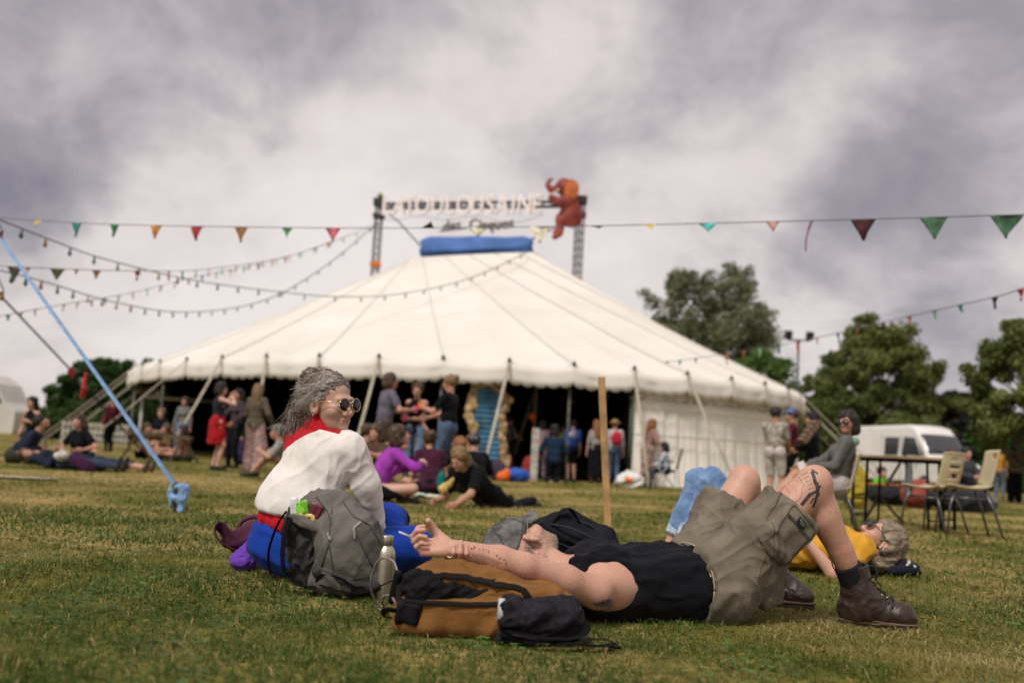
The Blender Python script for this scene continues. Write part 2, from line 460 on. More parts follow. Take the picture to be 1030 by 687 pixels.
def torso(f, J, e=0.0, hips=True, arms=True, kk=.03):
    k = J['k']; pe, up, fw, rt, ne = J['pel'], J['up'], J['fw'], J['rt'], J['neck']; A = (rt, fw, up); m = J['g'] == 'm'
    f.ell(pe+up*.35*k, ((.158 if m else .14)*k+e, (.108 if m else .098)*k+e, .165*k+e), A, k=kk)
    f.ell(pe+up*.17*k, ((.142 if m else .118)*k+e, (.105 if m else .092)*k+e, .15*k+e), A, k=kk)
    if hips: f.ell(pe+up*.01*k, ((.155 if m else .165)*k+e, .112*k+e, .115*k+e), A, k=kk)
    if arms: f.cap(J['S'][0]-rt*-.02*k, J['S'][1]-rt*.02*k, .052*k+e, k=kk)
    if not m:
        for sx in (-1, 1): f.ell(pe+up*.33*k+fw*.085*k+rt*.062*k*sx, (.058*k+e,.05*k+e,.056*k+e), A, k=kk)
def limbs(f, J, e=0., arm=1., leg=1., loose=0., arms=(0,1), legs=(0,1), kk=.02, flare=0.):
    k = J['k']; m = 1.08 if J['g'] == 'm' else .95
    if arm > 0:
        for i in arms:
            S, E, W = J['S'][i], J['E'][i], J['W'][i]; t = min(arm*2, 1); E2 = S.lerp(E, t)
            f.cap(S, E2, .046*k*m+e, (.046-.009*t)*k*m+e, k=kk)
            if arm > .5:
                t = (arm-.5)*2; W2 = E.lerp(W, t)
                f.cap(E, E.lerp(W, t*.5), .037*k*m+e, .036*k*m+e, k=kk); f.cap(E.lerp(W, t*.5), W2, .036*k*m+e, (.036-.011*t)*k*m+e+flare, k=kk)
    if leg > 0:
        for i in legs:
            Hh, K, A = J['Hp'][i], J['K'][i], J['A'][i]; t = min(leg*2, 1); K2 = Hh.lerp(K, t)
            f.cap(Hh, K2, .085*k+e, (.085-.03*t)*k+e+loose*t, k=kk*1.5)
            if leg > .5:
                t = (leg-.5)*2; A2 = K.lerp(A, t)
                f.cap(K, K2, .054*k+e+loose, k=kk)
                cf = K.lerp(A, .3*t) - (K-Hh).normalized()*.0
                f.cap(K, K.lerp(A, .45*t), .052*k+e+loose, .05*k+e+loose, k=kk); f.cap(K.lerp(A, .45*t), A2, .05*k+e+loose, (.05-.018*t)*k+e+loose*1.15, k=kk)
def body_field(J, h, hands=True, foot=True, jaw=1.0, ears=True):
    f = Field(h); k = J['k']; torso(f, J); limbs(f, J)
    hb = J['hc'] - J['hu']*.05*J['hs'] - J['hf']*.02
    f.cap(J['neck']-J['up']*.04*k, hb, .058*k if J['g'] == 'm' else .047*k, k=.02)
    head_prims(f, J['hc'], J['hf'], J['hu'], J['hs'], jaw=jaw, ears=ears)
    if foot:
        for i in (0, 1):
            A = J['A'][i]; d = J['fd'][i]; dn = Vector((0,0,-1)); dn = nrm(dn-d*dn.dot(d))
            f.cap(A, A+dn*.045*k-d*.02*k, .033*k, .034*k, k=.02)
            f.cap(A+dn*.045*k-d*.02*k, A+dn*.055*k+d*.15*k, .033*k, .022*k, k=.02)
    return f
def tube_np(pts, r, n=6):
    m = MB().tube(pts, r, n, caps=True)
    V = np.array(m.v); F = np.array([q for q in m.f if len(q) == 4])
    return V, F
def hand_geo(J, i, curl=.5, dirs=None, pal=None):
    k = J['k']; W = J['W'][i]; d = nrm(W-J['E'][i]) if dirs is None else nrm(dirs)
    pn = pal if pal is not None else -J['rt']*(1 if i else -1) + J['fw']*.2
    return hand_field(.0055, W, d, pn, s=k*.98, curl=curl, side=1 if i == 1 else -1).surf(0)
def hair_obj(J, style, m, root, h=.012, ln=.3, width=1.0):
    f = Field(h); c = J['hc']; fw, up = J['hf'], J['hu']; rt = fw.cross(up); s = J['hs']; A = (rt, fw, up)
    def q(x, y, z): return c + (rt*x+fw*y+up*z)*s
    f.ell(q(0,-.022,.042), (.092*s*width,.108*s,.092*s), A, k=.02)
    if style in ('long', 'mid', 'curly', 'bob'):
        f.cap(q(-.06,-.035,.0), q(-.07*width,-.04,-.08), .042*s, .036*s, k=.03); f.cap(q(.06,-.035,.0), q(.07*width,-.04,-.08), .042*s, .036*s, k=.03)
        f.ell(q(0,-.075,-.045), (.085*s*width,.06*s,.085*s), A, k=.03)
    if style == 'long':
        b = J['neck'] - J['fw']*.085 - J['up']*(ln-.1)
        f.cap(q(-.03,-.09,-.06), b-J['rt']*.03, .055*s, .032, k=.03); f.cap(q(.03,-.09,-.06), b+J['rt']*.03, .055*s, .032, k=.03)
    if style == 'curly':
        rr = np.random.default_rng(int(abs(c.x*1000)) % 999)
        for _ in range(26):
            v = rr.normal(size=3); v /= np.linalg.norm(v); v[1] = -abs(v[1])*.9+.25
            f.ell(q(v[0]*.088, -.03+v[1]*.095, .03+v[2]*.095), (.03*s,)*3, A, k=.008)
    if style == 'bun': f.ell(q(0,-.105,.085), (.045*s,)*3, A, k=.012)
    if style == 'pony': f.cap(q(0,-.105,.05), q(0,-.16,-.1), .035*s, .02*s, k=.012)
    f.ell(q(0,.085,-.028), (.068*s,.088*s,.078*s), A, k=.01, op='-')
    f.ell(q(0,.03,-.10), (.058*s,.07*s,.06*s), A, k=.01, op='-')
    if style in ('short', 'bun', 'pony'): f.cut(q(0,-.02,-.05), -up*1.0+fw*.5)
    return sdf_obj('hair', f, m, root, fold=dict(amp=.022*s, scale=34, dirs=(up,), stretch=.2, seed=5))
def cap_hat(J, m, root, kind='cap'):
    f = Field(.008); c = J['hc']; fw, up = J['hf'], J['hu']; rt = fw.cross(up); s = J['hs']; A = (rt, fw, up)
    def q(x, y, z): return c + (rt*x+fw*y+up*z)*s
    f.ell(q(0,-.016,.05), (.09*s,.108*s,.09*s), A, k=.01)
    if kind == 'cap': f.ell(q(0,.11,.052), (.062*s,.08*s,.011*s), A, k=.008)
    if kind == 'straw': f.ell(q(0,-.01,.045), (.17*s,.18*s,.014*s), A, k=.01)
    f.cut(q(0,0,.036), -up)
    return sdf_obj('hat', f, m, root)

SK = {'pale': skin('skin_pale', (.58,.37,.28)), 'tan': skin('skin_tan', (.46,.27,.18)), 'warm': skin('skin_warm', (.52,.31,.22)), 'brown': skin('skin_brown', (.24,.13,.08))}
HAIR = {'dark': mat('hair_dark', (.022,.015,.012), .55, .3, 60), 'brown': mat('hair_brown', (.075,.042,.024), .5, .3, 60),
        'light': mat('hair_light', (.22,.13,.06), .5, .25, 60), 'ginger': mat('hair_ginger', (.27,.11,.04), .5, .25, 60), 'grey': mat('hair_grey', (.25,.23,.21), .5, .3, 60),
        'black': mat('hair_black', (.008,.007,.007), .5, .2, 60)}
def cloth(name, col, rough=.9, **kw): return mat('cloth_'+name, col, rough, kw.pop('var', .1), kw.pop('scale', 9.), kw.pop('bump', .25), kw.pop('bscale', 30.), spec=.15, sheen=.03, **kw)

POSES = {}
def person(loc, face, pose, label, top=None, bottom=None, hair=('short','brown'), sk='warm', H=1.7, g='f', group=None, hat=None, shoes='shoe_dark', h=.013,
           hd=None, hands=None, lean=0., hup=None, sleeve=.35, leglen=1.0, loose=0., skirt=None, coat=None, feet=None, topcut=None, curl=.55, extra=None, apole=None, lpole=None, sideways=0., fdir=None, legg=None, headpitch=0.):
    """loc: ground point; face: degrees, 0 looks away from the camera (+Y), 90 looks to photo left, -90 to the right, 180 to the camera"""
    k = H/1.72; a = R(face); F = Vector((-math.sin(a), math.cos(a), 0)); U = Vector((0,0,1)); Rt = F.cross(U); L = Vector(loc)
    def w(x, y, z): return L + (Rt*x + F*y + U*z)*k
    fd = None
    if pose == 'stand':
        pe = w(sideways, -lean*.25, .90); ne = w(0, lean*.6, 1.42); ft = feet or [(-.10,.0,.08), (.10,.03,.08)]
        hn = hands or [(-.24,.05,.82), (.24,.06,.80)]
    elif pose == 'sit':      # on the ground, knees drawn up in front
        pe = w(0,-.05,.11); ne = w(sideways, .05+lean, .60); ft = feet or [(-.14,.52,.09), (.16,.48,.09)]; hn = hands or [(-.12,.42,.42), (.12,.40,.40)]
    elif pose == 'cross':    # cross-legged
        pe = w(0,-.05,.11); ne = w(sideways, .08+lean, .59); ft = feet or [(.14,.26,.07), (-.14,.33,.07)]; hn = hands or [(-.12,.32,.25), (.12,.32,.25)]
        lpole = lpole or [(-1,.4,.25), (1,.4,.25)]; legg = True
    elif pose == 'chair':
        pe = w(0,-.05,.50); ne = w(0, -.02+lean, 1.0); ft = feet or [(-.10,.40,.08), (.12,.44,.08)]; hn = hands or [(-.12,.32,.68), (.12,.34,.68)]
    elif pose == 'kneel':
        pe = w(0,0,.45); ne = w(0, .08+lean, .95); ft = feet or [(-.10,-.32,.06), (.10,-.34,.06)]; hn = hands or [(-.2,.32,.62), (.2,.32,.62)]
        lpole = lpole or [(0,1,-.8), (0,1,-.8)]; legg = True
        fd = [nrm(-F-U*.25)]*2
    elif pose == 'prone':    # propped on the elbows, legs trailing behind
        pe = w(0,-.50,.14); ne = w(0,-.06,.40); ft = feet or [(-.12,-1.30,.07), (.14,-1.22,.07)]; hn = hands or [(-.16,.30,.05), (.16,.22,.06)]
        lpole = lpole or [(0,0,-1), (0,0,-1)]; apole = apole or [(-.3,-.6,-1), (.3,-.6,-1)]; fd = [nrm(-F)]*2
    elif pose == 'lie':      # on the back, head towards -F
        pe = w(0,0,.11); ne = w(0,-.5,.15); ft = feet or [(-.12,.86,.09), (.12,.84,.09)]; hn = hands or [(-.25,-.1,.1), (.05,-.1,.26)]
        fd = [nrm(U+F*.3)]*2
    fw = U if pose == 'lie' else F
    tw = lambda q: [w(*p) if not isinstance(p, Vector) else p for p in q]
    dv = lambda q: [Rt*p[0]+F*p[1]+U*p[2] for p in q] if q else None
    if hd is None: hf = (U*.9+F*.25 if pose == 'lie' else F); 
    else: b = R(hd); hf = Vector((-math.sin(b), math.cos(b), 0)); 
    if pose == 'lie' and hd is not None: hf = hf*.8+U*.5
    hu = (-F if pose == 'lie' else U) + (hf*headpitch if pose != 'lie' else U*.35)
    if hup: hu = Rt*hup[0]+F*hup[1]+U*hup[2]
    lp = dv(lpole) if lpole else (dv([(-.1,.5,1), (.1,.5,1)]) if pose in ('sit', 'lie') else dv([(0,1,.3)]*2))
    J = skel(H, pe, ne, fw, hf, hu, tw(hn), tw(ft), armpole=dv(apole), legpole=lp, footdir=dv(fdir) or fd, gender=g)
    root = empty('person', (L.x, L.y, L.z), 0, label, 'person', group)
    bf = body_field(J, h)
    ex = [hand_geo(J, i, curl) for i in (0, 1)]
    s = J['hs']; rt = J['hf'].cross(J['hu']); ec = [v3(J['hc']+(rt*x+J['hf']*.088-J['hu']*.003)*s) for x in (-.031*1, .031)]; mc = v3(J['hc']+(J['hf']*.093-J['hu']*.069)*s)
    def mf(C):
        mi = np.zeros(len(C), int)
        for e in ec: mi[np.linalg.norm(C-e, axis=1) < .0125*s] = 1
        mi[np.linalg.norm((C-mc), axis=1) < .017*s] = 2
        return mi
    sdf_obj('body', bf, [SK[sk], EYE, LIP], root, matfn=mf, extra=ex)
    if top is not None:
        f = Field(h); torso(f, J, .014+.01*(loose > 0), arms=sleeve > 0)
        if sleeve > 0: limbs(f, J, .013, arm=sleeve, leg=0, flare=.004)
        cz = -.06 if topcut is None else topcut
        f.cut(J['pel']+J['up']*cz*k, -J['up']); f.cut(J['neck']+J['up']*.03*k, J['up'])
        sdf_obj('top', f, top, root, fold=dict(amp=.014, scale=11, dirs=(J['up'],), seed=int(abs(L.x*7+L.y)) % 50))
    if bottom is not None:
        f = Field(h); 
        A = (J['rt'], J['fw'], J['up']); f.ell(J['pel']+J['up']*.01*k, (.168*k+.016, .112*k+.016, .12*k+.016), A, k=.03)
        limbs(f, J, .012, arm=0, leg=leglen, loose=loose)
        f.cut(J['pel']+J['up']*.10*k, J['up'])
        sdf_obj('trousers' if leglen > .6 else 'shorts', f, bottom, root, fold=dict(amp=.014, scale=10, dirs=(nrm(J['K'][0]-J['Hp'][0]+J['A'][0]-J['K'][0]),), seed=3))
    if skirt is not None:
        mt, ln = skirt; f = Field(h); pe = J['pel']
        f.cap(pe+J['up']*.08*k, pe+J['up']*.0*k, .13*k, .165*k, k=.03, flat=(J['fw'], .8))
        if pose == 'stand': f.cap(pe, pe-U*ln*.6*k, .165*k, .17*k, k=.05, flat=(J['fw'], .85)); f.cap(pe-U*ln*.6*k, pe-U*(ln+.1)*k, .17*k, .19*k, k=.05, flat=(J['fw'], .85)); f.cut(pe-U*ln*k, -U)
        else:
            for i in (0, 1): f.cap(J['Hp'][i], J['Hp'][i].lerp(J['K'][i], .9), .12*k, .10*k, k=.06)
        sdf_obj('skirt', f, mt, root, fold=dict(amp=.03, scale=12, dirs=(J['up'],), seed=9))
    if coat is not None:
        f = Field(h); torso(f, J, .03); limbs(f, J, .024, arm=.96, leg=0); f.cap(J['pel']-J['rt']*.07, J['pel']-J['rt']*.09-J['up']*.22, .13*k, .13*k, k=.05); f.cap(J['pel']+J['rt']*.07, J['pel']+J['rt']*.09-J['up']*.22, .13*k, .13*k, k=.05)
        f.cut(J['neck']+J['up']*.03*k, J['up'])
        sdf_obj('jacket', f, coat, root, fold=dict(amp=.02, scale=9, dirs=(J['up'],), seed=4))
    if shoes and shoes != 'none':
        for i in (0, 1):
            f = Field(h*.8); A = J['A'][i]; d = J['fd'][i]; dn = Vector((0,0,-1)); dn = nrm(dn-d*dn.dot(d))
            f.cap(A+dn*.012*k, A+dn*.04*k-d*.02*k, .040*k, .043*k, k=.02); f.cap(A+dn*.045*k-d*.02*k, A+dn*.052*k+d*.16*k, .042*k, .03*k, k=.02)
            sdf_obj('shoe', f, SHOE[shoes], root)
    if hair: hair_obj(J, hair[0], HAIR[hair[1]], root, ln=hair[2] if len(hair) > 2 else .3)
    if hat: cap_hat(J, hat[1], root, hat[0])
    return root, J
SHOE = {'shoe_dark': mat('shoe_dark', (.02,.018,.016), .6, .2), 'shoe_light': mat('shoe_light', (.45,.43,.4), .6, .1), 'shoe_brown': mat('shoe_brown', (.09,.05,.03), .6, .2)}
# ------------------------------------------------------------------ the three people near the camera
def decal(bvh, org, ux, uy, lines, width, off=.0012, name='tattoo', m=None, parent=None, reach=.12, step=.004):
    """ink / seam lines drawn on a surface: polylines in the plane (ux, uy) dropped along -n on to the mesh. A line is (points, width factor)"""
    ux = nrm(ux); uy = nrm(Vector(uy)-ux*Vector(uy).dot(ux)); n = ux.cross(uy); mb = MB(); org = Vector(org)
    for pts, wf in lines:
        pp = []
        for a, b in zip(pts[:-1], pts[1:]):
            L = math.hypot(b[0]-a[0], b[1]-a[1]); q = max(1, int(L/step))
            for i in range(q): t = i/q; pp.append((a[0]+(b[0]-a[0])*t, a[1]+(b[1]-a[1])*t))
        pp.append(pts[-1]); hw = width*wf/2; run = []
        for i, p in enumerate(pp):
            a = pp[max(i-1,0)]; b = pp[min(i+1,len(pp)-1)]; dx, dy = b[0]-a[0], b[1]-a[1]; L = math.hypot(dx, dy) or 1
            nx, ny = -dy/L, dx/L; row = []
            ks = max(1, int(2*hw/.006))
            for j in range(ks+1):
                u = -hw + 2*hw*j/ks
                o = org + ux*(p[0]+nx*u) + uy*(p[1]+ny*u) + n*reach
                h = bvh.ray_cast(o, -n, reach*2)
                row.append(h[0]+h[1]*off if h[0] is not None else None)
            if any(r is None for r in row):
                if len(run) > 1: mb.sheet(run)
                run = []
            else: run.append(row)
        if len(run) > 1: mb.sheet(run)
    return mb.build(name, m, parent)
INK = mat('ink', (.06,.052,.055), .6, .45, 120)
STITCH = mat('stitch_dark', (.05,.045,.04), .9, .1)

def lens_pair(mb, m, par):
    n = len(mb.v)//2; h = len(mb.f)//2
    for i in (0, 1):
        q = MB(); q.v = mb.v[i*n:(i+1)*n]; q.f = [tuple(k-i*n for k in f) for f in mb.f[i*h:(i+1)*h]]; q.sm = mb.sm[i*h:(i+1)*h]; q.build('lens', m, par)
def hero_man():
    root = empty('person', (.5,3.9,0), 0, 'man lying on his back in black tank top, khaki cargo shorts and brown boots', 'person')
    V = Vector
    r = V((.36,-.93,0)).normalized(); a = V((.93,.36,0)).normalized(); z = V((0,0,1))
    SR = P(600,596,3.62); mid = SR - r*.19; mid.z = .14
    SL = mid - r*.19 + V((-.03,-.06,.0)); SL.z = .12
    def C(t, zz=.14, s=0.): p = mid + a*t + r*s; p.z = zz; return p
    HR = C(.55,.135,.095); HL = C(.55,.135,-.095)
    KR = P(819,487,3.93); KL = P(748,486,4.22)
    AR = P(864,598,4.0); AL = P(782,594,4.42); AL.z = .1
    ER = P(527,569,3.47); WR = P(455,551,3.42)
    WL = WR + V((.012,.085,-.052)); EL = V((-.02,3.76,.15))
    hc = P(526,553,3.88); hu = nrm((-.95,.02,.16)); hf = nrm((.10,.74,.66)); hs = 1.1
    def torso_(f, e=0., sh=True):
        A = (r, a, z)
        f.ell(C(.13,.135), (.185+e,.19+e,.128+e), A, k=.03)
        f.ell(C(.30,.128), (.17+e,.19+e,.128+e), A, k=.04)
        f.ell(C(.44,.125), (.17+e,.17+e,.13+e), A, k=.04)
        f.ell(C(.57,.125), (.168+e,.13+e,.125+e), A, k=.04)
        if sh:
            f.cap(SR, C(.09,.13,.09), .050+e, .085+e, k=.05); f.cap(SL, C(.05,.14,-.1), .062+e, .08+e, k=.05)
            f.ell(C(.075,.08,.265), (.035,.06,.045), A, k=.07, op='-')
    f = Field(.0062); torso_(f)
    nk = C(-.04,.15); nk2 = hc - hu*.075*hs - hf*.035
    f.cap(nk, nk2, .072, .066, k=.03)
    for S, E, W in ((SR, ER, WR), (SL, EL, WL)):
        f.cap(S, S.lerp(E,.45), .054, .052, k=.035); f.cap(S.lerp(E,.45), E, .054, .041, k=.03)
        f.cap(E, E.lerp(W,.35), .045, .047, k=.02); f.cap(E.lerp(W,.35), W, .046, .029, k=.02)
    for H_, K, A_ in ((HR, KR, AR), (HL, KL, AL)):
        f.cap(H_, H_.lerp(K,.6), .105, .083, k=.05); f.cap(H_.lerp(K,.6), K, .082, .063, k=.04)
        f.ell(K + (K-H_.lerp(A_,.5)).normalized()*.022, (.052,.05,.05), k=.03)
        d = A_-K; cf = K.lerp(A_,.30) + (H_-K).normalized()*.012
        f.cap(K, K.lerp(A_,.2), .058, .055, k=.03); f.cap(cf, K.lerp(A_,.66), .061, .043, k=.03); f.cap(K.lerp(A_,.6), A_, .045, .037, k=.02)
    head_prims(f, hc, hf, hu, hs, ears=True)
    exR = hand_field(.0034, WR, nrm((-1,.02,-.02)), nrm((0,-.45,.80)), s=1.2, side=1, thumb=1.6, curls=(1.0,1.1,1.2,1.25)).surf(0)
    exL = hand_field(.0034, WL, nrm((.05,-1,.14)), nrm((.0,.1,1)), s=1.08, side=-1, spread=.10, thumb=.9, curls=(.98,.95,.98,1.02)).surf(0)
    rt = hf.cross(hu); ec = [v3(hc+(rt*x+hf*.088-hu*.003)*hs) for x in (-.031,.031)]; mc = v3(hc+(hf*.093-hu*.069)*hs)
    def mf(Cc):
        mi = np.zeros(len(Cc), int)
        for e in ec: mi[np.linalg.norm(Cc-e, axis=1) < .0125*hs] = 1
        mi[np.linalg.norm(Cc-mc, axis=1) < .018*hs] = 2
        return mi
    body = sdf_obj('body', f, [skin('skin_man', (.55,.335,.245)), EYE, LIP], root, matfn=mf, extra=[exR, exL])
    bv = bvh_of(body)
    # silver ring on the gripping hand
    k0 = WL + nrm((.05,-1,.14))*.098 + V((.006,-.008,.014))
    MB().lathe(k0 + V((-.028,0,0)), [(.0112,-.003),(.0124,-.003),(.0124,.003),(.0112,.003)], 20, axis=(0,-.45,.9)).build('finger_ring', mat('silver', (.8,.8,.8), .25, .05, metal=1), root)
    # tank top
    f = Field(.0062); torso_(f, .011, sh=False)
    f.cap(C(-.01,.19,.055), C(.12,.2,.07), .042, .06, k=.03); f.cap(C(-.01,.19,-.075), C(.12,.2,-.08), .045, .06, k=.03)
    f.cap(C(-.01,.07,.05), C(.12,.07,.05), .05, .06, k=.04)
    A = (r, a, z)
    f.ell(C(.035,.13,.225), (.115,.165,.165), A, k=.012, op='-'); f.ell(C(.035,.13,-.225), (.115,.165,.165), A, k=.012, op='-')
    f.ell(C(-.07,.22,.0), (.06,.075,.08), A, k=.012, op='-'); f.cut(C(.555), a); 
    f.cut(C(-.045), -a)
    sdf_obj('tank_top', f, cloth('black', (.006,.0065,.009), .95, bump=.2, var=.15), root, fold=dict(amp=.03, scale=9, dirs=((a+r*.5),(a-r*.4)), seed=4, stretch=.18))
    # cargo shorts
    f = Field(.0062)
    f.ell(C(.60,.13), (.192,.135,.146), A, k=.04); f.ell(C(.53,.13), (.196,.12,.150), A, k=.04)
    hem = []
    for H_, K, t, rr in ((HR, KR, .765, .108), (HL, KL, .77, .104)):
        d = (K-H_).normalized(); e = H_.lerp(K, t); hem.append((e, d, rr))
        f.cap(H_+V((0,0,-.01)), e+d*.1, .135, rr, k=.05)
        if H_ is HR: f.ell(H_.lerp(K,.35)+a*.05-z*.04, (.10,.075,.12), (a, r, d), k=.06)
        f.ell(H_-a*.0-z*.02, (.13,.13,.11), A, k=.05)
    for e, d, rr in hem:
        x = d.cross(z).normalized(); y = x.cross(d)
        f.box(e+d*.12, (.16,.16,.12), (x, y, d), rnd=.002, k=.004, op='-')
        f.cap(e-d*.07, e+d*.03, rr-.030, rr-.010, k=.01, op='-')
    f.cut(V((0,0,.004)), -z); f.cut(C(.485), -a)
    d = (KR-HR).normalized()
    pk = HR.lerp(KR,.53) + r*.095 - V((0,0,.0)); pa = (d, r.cross(d), r)
    f.box(pk+a*.015, (.098,.076,.030), (d, nrm(z.cross(d)).cross(d)*-1, r), rnd=.012, k=.012)
    khaki = cloth('khaki', (.165,.14,.105), .95, bump=.3, var=.14)
    sh = sdf_obj('cargo_shorts', f, khaki, root, fold=dict(amp=.032, scale=8.5, dirs=(nrm(d+r*.4), nrm(r*.7+z-a*.5)), seed=12, stretch=.14))
    bs = bvh_of(sh)
    up2 = nrm(z - d*z.dot(d)); u0 = d; u1 = nrm(r.cross(d))*-1
    if u1.z < 0: u1 = -u1
    n_ = u0.cross(u1)
    if n_.dot(r) < 0: u0, u1 = u1, u0
    o = pk+a*.015
    pc = lambda du, dv: (du, dv) if (u0-d).length < 1e-6 else (dv, du)
    rect = lambda a0, a1, b0, b1: [pc(a0,b0), pc(a1,b0), pc(a1,b1), pc(a0,b1), pc(a0,b0)]
    seams = [(rect(-.09,.09,-.068,.068), 1), (rect(-.084,.04,-.062,.062), .5), ([pc(.045,-.07), pc(.045,.07)], 2.2), ([pc(.052,-.07), pc(.052,.07)], .6), ([pc(.175,-.12), pc(.17,.12)], .6), ([pc(-.16,-.05), pc(-.02,.10), pc(.1,.11)], .7), ([pc(-.2,-.02), pc(-.12,.02)], .7)]
    decal(bs, o, u0, u1, seams, .0035, .001, 'seam_stitching', STITCH, root)
    decal(bs, o, u0, u1, [([pc(.062,-.020), pc(.062,.028)], 1)], .024, .003, 'pocket_label', mat('label_black', (.01,.01,.012), .5, .1), root)
    decal(bs, o, u0, u1, [([pc(.066,-.014), pc(.066,.022)], 1), ([pc(.058,-.010), pc(.058,.016)], .7)], .0035, .0042, 'label_lettering', mat('label_white', (.35,.35,.36), .6, .1), root)
    # belt seen at the waist, light waistband piping
    def ring(t, rx, rz, e, name, m, w):
        mb = MB(); n = 60; rows = []
        for k in range(n+1):
            q = 2*math.pi*k/n; row = []
            for dt in (-w/2, w/2): row.append(C(t+dt, .125+rz*math.sin(q)+.0, rx*math.cos(q)))
            rows.append(row)
        mb.sheet(rows); return mb.build(name, m, root, solid=.004)
    ring(.484, .200, .158, 0, 'waistband_piping', mat('piping_beige', (.42,.33,.2), .9, .1), .006)
    # boots
    leather = mat('boot_leather', (.030,.015,.010), .42, .5, 30, bump=.25, bscale=140, spec=.5, col2=(.018,.012,.010))
    sole = mat('boot_sole', (.02,.017,.014), .7, .2); welt = mat('boot_welt', (.12,.075,.04), .7, .2)
    def boot(heel, toe, top, near):
        d = nrm(V((toe.x-heel.x, toe.y-heel.y, 0))); L = (toe-heel).length; s_ = d.cross(z)
        Ax = (d, s_, z); f = Field(.0058); hz = heel.z
        b = lambda x, y, zz: heel + d*x*L + s_*y + z*zz
        ank = b(.24,0,.115)
        f.cap(top, ank, .063, .060, k=.02); f.cap(ank, b(.20,0,.07), .06, .055, k=.03)
        f.ell(b(.17,0,.06), (.063,.048,.058), Ax, k=.03)
        f.ell(b(.50,0,.060), (.095,.047,.052), Ax, k=.04); f.ell(b(.79,0,.054), (.066,.052,.052), Ax, k=.03)
        f.ell(b(.42,0,.105), (.062,.038,.04), Ax, k=.04)
        ud = nrm(top-ank)
        f.cap(top-ud*.02, top+ud*.08, .054, .054, k=.004, op='-')
        f.cut(top+ud*.004, nrm(ud+d*.18)); f.cut(b(0,0,.022), -z)
        o = sdf_obj('boot', f, leather, root, fold=dict(amp=.005, scale=26, dirs=(s_,), seed=3))
        f = Field(.0045)
        f.ell(b(.15,0,.012), (.058,.045,.02), Ax, k=.01); f.ell(b(.45,0,.012), (.10,.040,.02), Ax, k=.02); f.ell(b(.78,0,.012), (.073,.055,.02), Ax, k=.02)
        f.cut(b(0,0,.026), z); f.cut(b(0,0,.0), -z)
        sdf_obj('sole', f, sole, o)
        f = Field(.004)
        f.ell(b(.16,0,.026), (.062,.047,.006), Ax, k=.01); f.ell(b(.47,0,.026), (.10,.043,.006), Ax, k=.02); f.ell(b(.78,0,.027), (.075,.057,.006), Ax, k=.02)
        sdf_obj('welt', f, welt, o)
        if near:
            bb = bvh_of(o); mb = MB(); n = 6
            lace = mat('lace', (.012,.012,.012), .8, .1)
            for i in range(n):
                t = i/(n-1); c = b(.36+.14*t,0,.165-.075*t) + (top-ank)*(.35*(1-t)) + d*.03
                for q in (-1, 1):
                    p = c + s_*.024*q; h = bb.find_nearest(p); p1 = h[0]+h[1]*.003
                    c2 = c + d*.018 - z*.012 - s_*.024*q; h2 = bb.find_nearest(c2); p2 = h2[0]+h2[1]*.003
                    m_ = bb.find_nearest((p1+p2)/2); mb.tube([p1, m_[0]+m_[1]*.006, p2], .0028, 6)
            q0 = bb.find_nearest(top + d*.05)[0] + d*.006
            for s2 in (-1, 1): mb.tube([q0, q0+d*.02+s_*.02*s2+z*.004, q0+d*.034+s_*.024*s2-z*.02, q0+d*.03+s_*.016*s2-z*.05, q0+d*.05+s_*.014*s2-z*.075], .0026, 6)
            mb.build('bootlace', lace, o)
            mb = MB()
            for i in range(2):
                h = bb.find_nearest(b(.50+.07*i,-.0,.11)+s_*.012); mb.lathe(h[0]+h[1]*.001, [(.004,0),(.004,.002),(.002,.003)], 12, axis=h[1])
            mb.build('eyelet', mat('brass', (.8,.65,.3), .3, .1, metal=1), o)
            pl = top - d*.062
            MB().tube([pl-z*.02, pl+z*.025-d*.004, pl+z*.03-d*.012, pl-z*.0-d*.014, pl-z*.02-d*.006], (.008,.003) and [(.010,.0025)]*5, 8, flat=s_).build('pull_loop', mat('loop_black', (.015,.013,.011), .8, .2), o)
        return o
    hl = V((P(848,622,4.0).x, 4.02, -.008)); te = V((P(919,622,3.96).x, 3.95, -.008))
    boot(hl, te, P(857,568,4.0), True)
    hl = V((AL.x-.06, 4.45, 0)); te = V((P(810,600,4.4).x, 4.36, 0))
    boot(hl, te, AL.lerp(KL,.25), False)
    f = Field(.005); dd = (KR-AR).normalized(); f.cap(AR.lerp(KR,.10), AR.lerp(KR,.38), .050, .055, k=.0); f.cut(AR.lerp(KR,.27), dd)
    sdf_obj('sock', f, cloth('sock', (.012,.012,.014), .95), root)
    # cap
    f = Field(.005); rt = hf.cross(hu); AA = (rt, hf, hu); q = lambda x, y, w: hc + (rt*x+hf*y+hu*w)*hs
    f.ell(q(0,-.012,.052), (.092*hs,.112*hs,.088*hs), AA, k=.01)
    f.ell(q(0,.03,.03), (.080*hs,.075*hs,.065*hs), AA, k=.03)
    f.cut(q(0,0,.012), nrm(-hu-hf*.12))
    wash = mat('cap_washed_grey', (.13,.125,.12), .95, .3, 26, bump=.4, bscale=60, weave=.3, col2=(.06,.057,.055))
    cp = sdf_obj('cap', f, wash, root, fold=dict(amp=.010, scale=22, dirs=(hu, rt), seed=8))
    rows = []
    for iv in range(9):
        v = iv/8; row = []
        for iu in range(25):
            u = -1+iu/12; w_ = (1-.10*v*v) if True else 1; an = u*1.12*w_
            sh_ = (1-abs(u)**3.2)**.5 if abs(u) < 1 else 0
            row.append(q(.080*math.sin(an)*(1+.10*v), .012+.082*math.cos(an)+.082*v*sh_, .052-.062*v*sh_-.062*u*u*(.6+.4*v)+.010*v*(1-u*u)))
        rows.append(row)
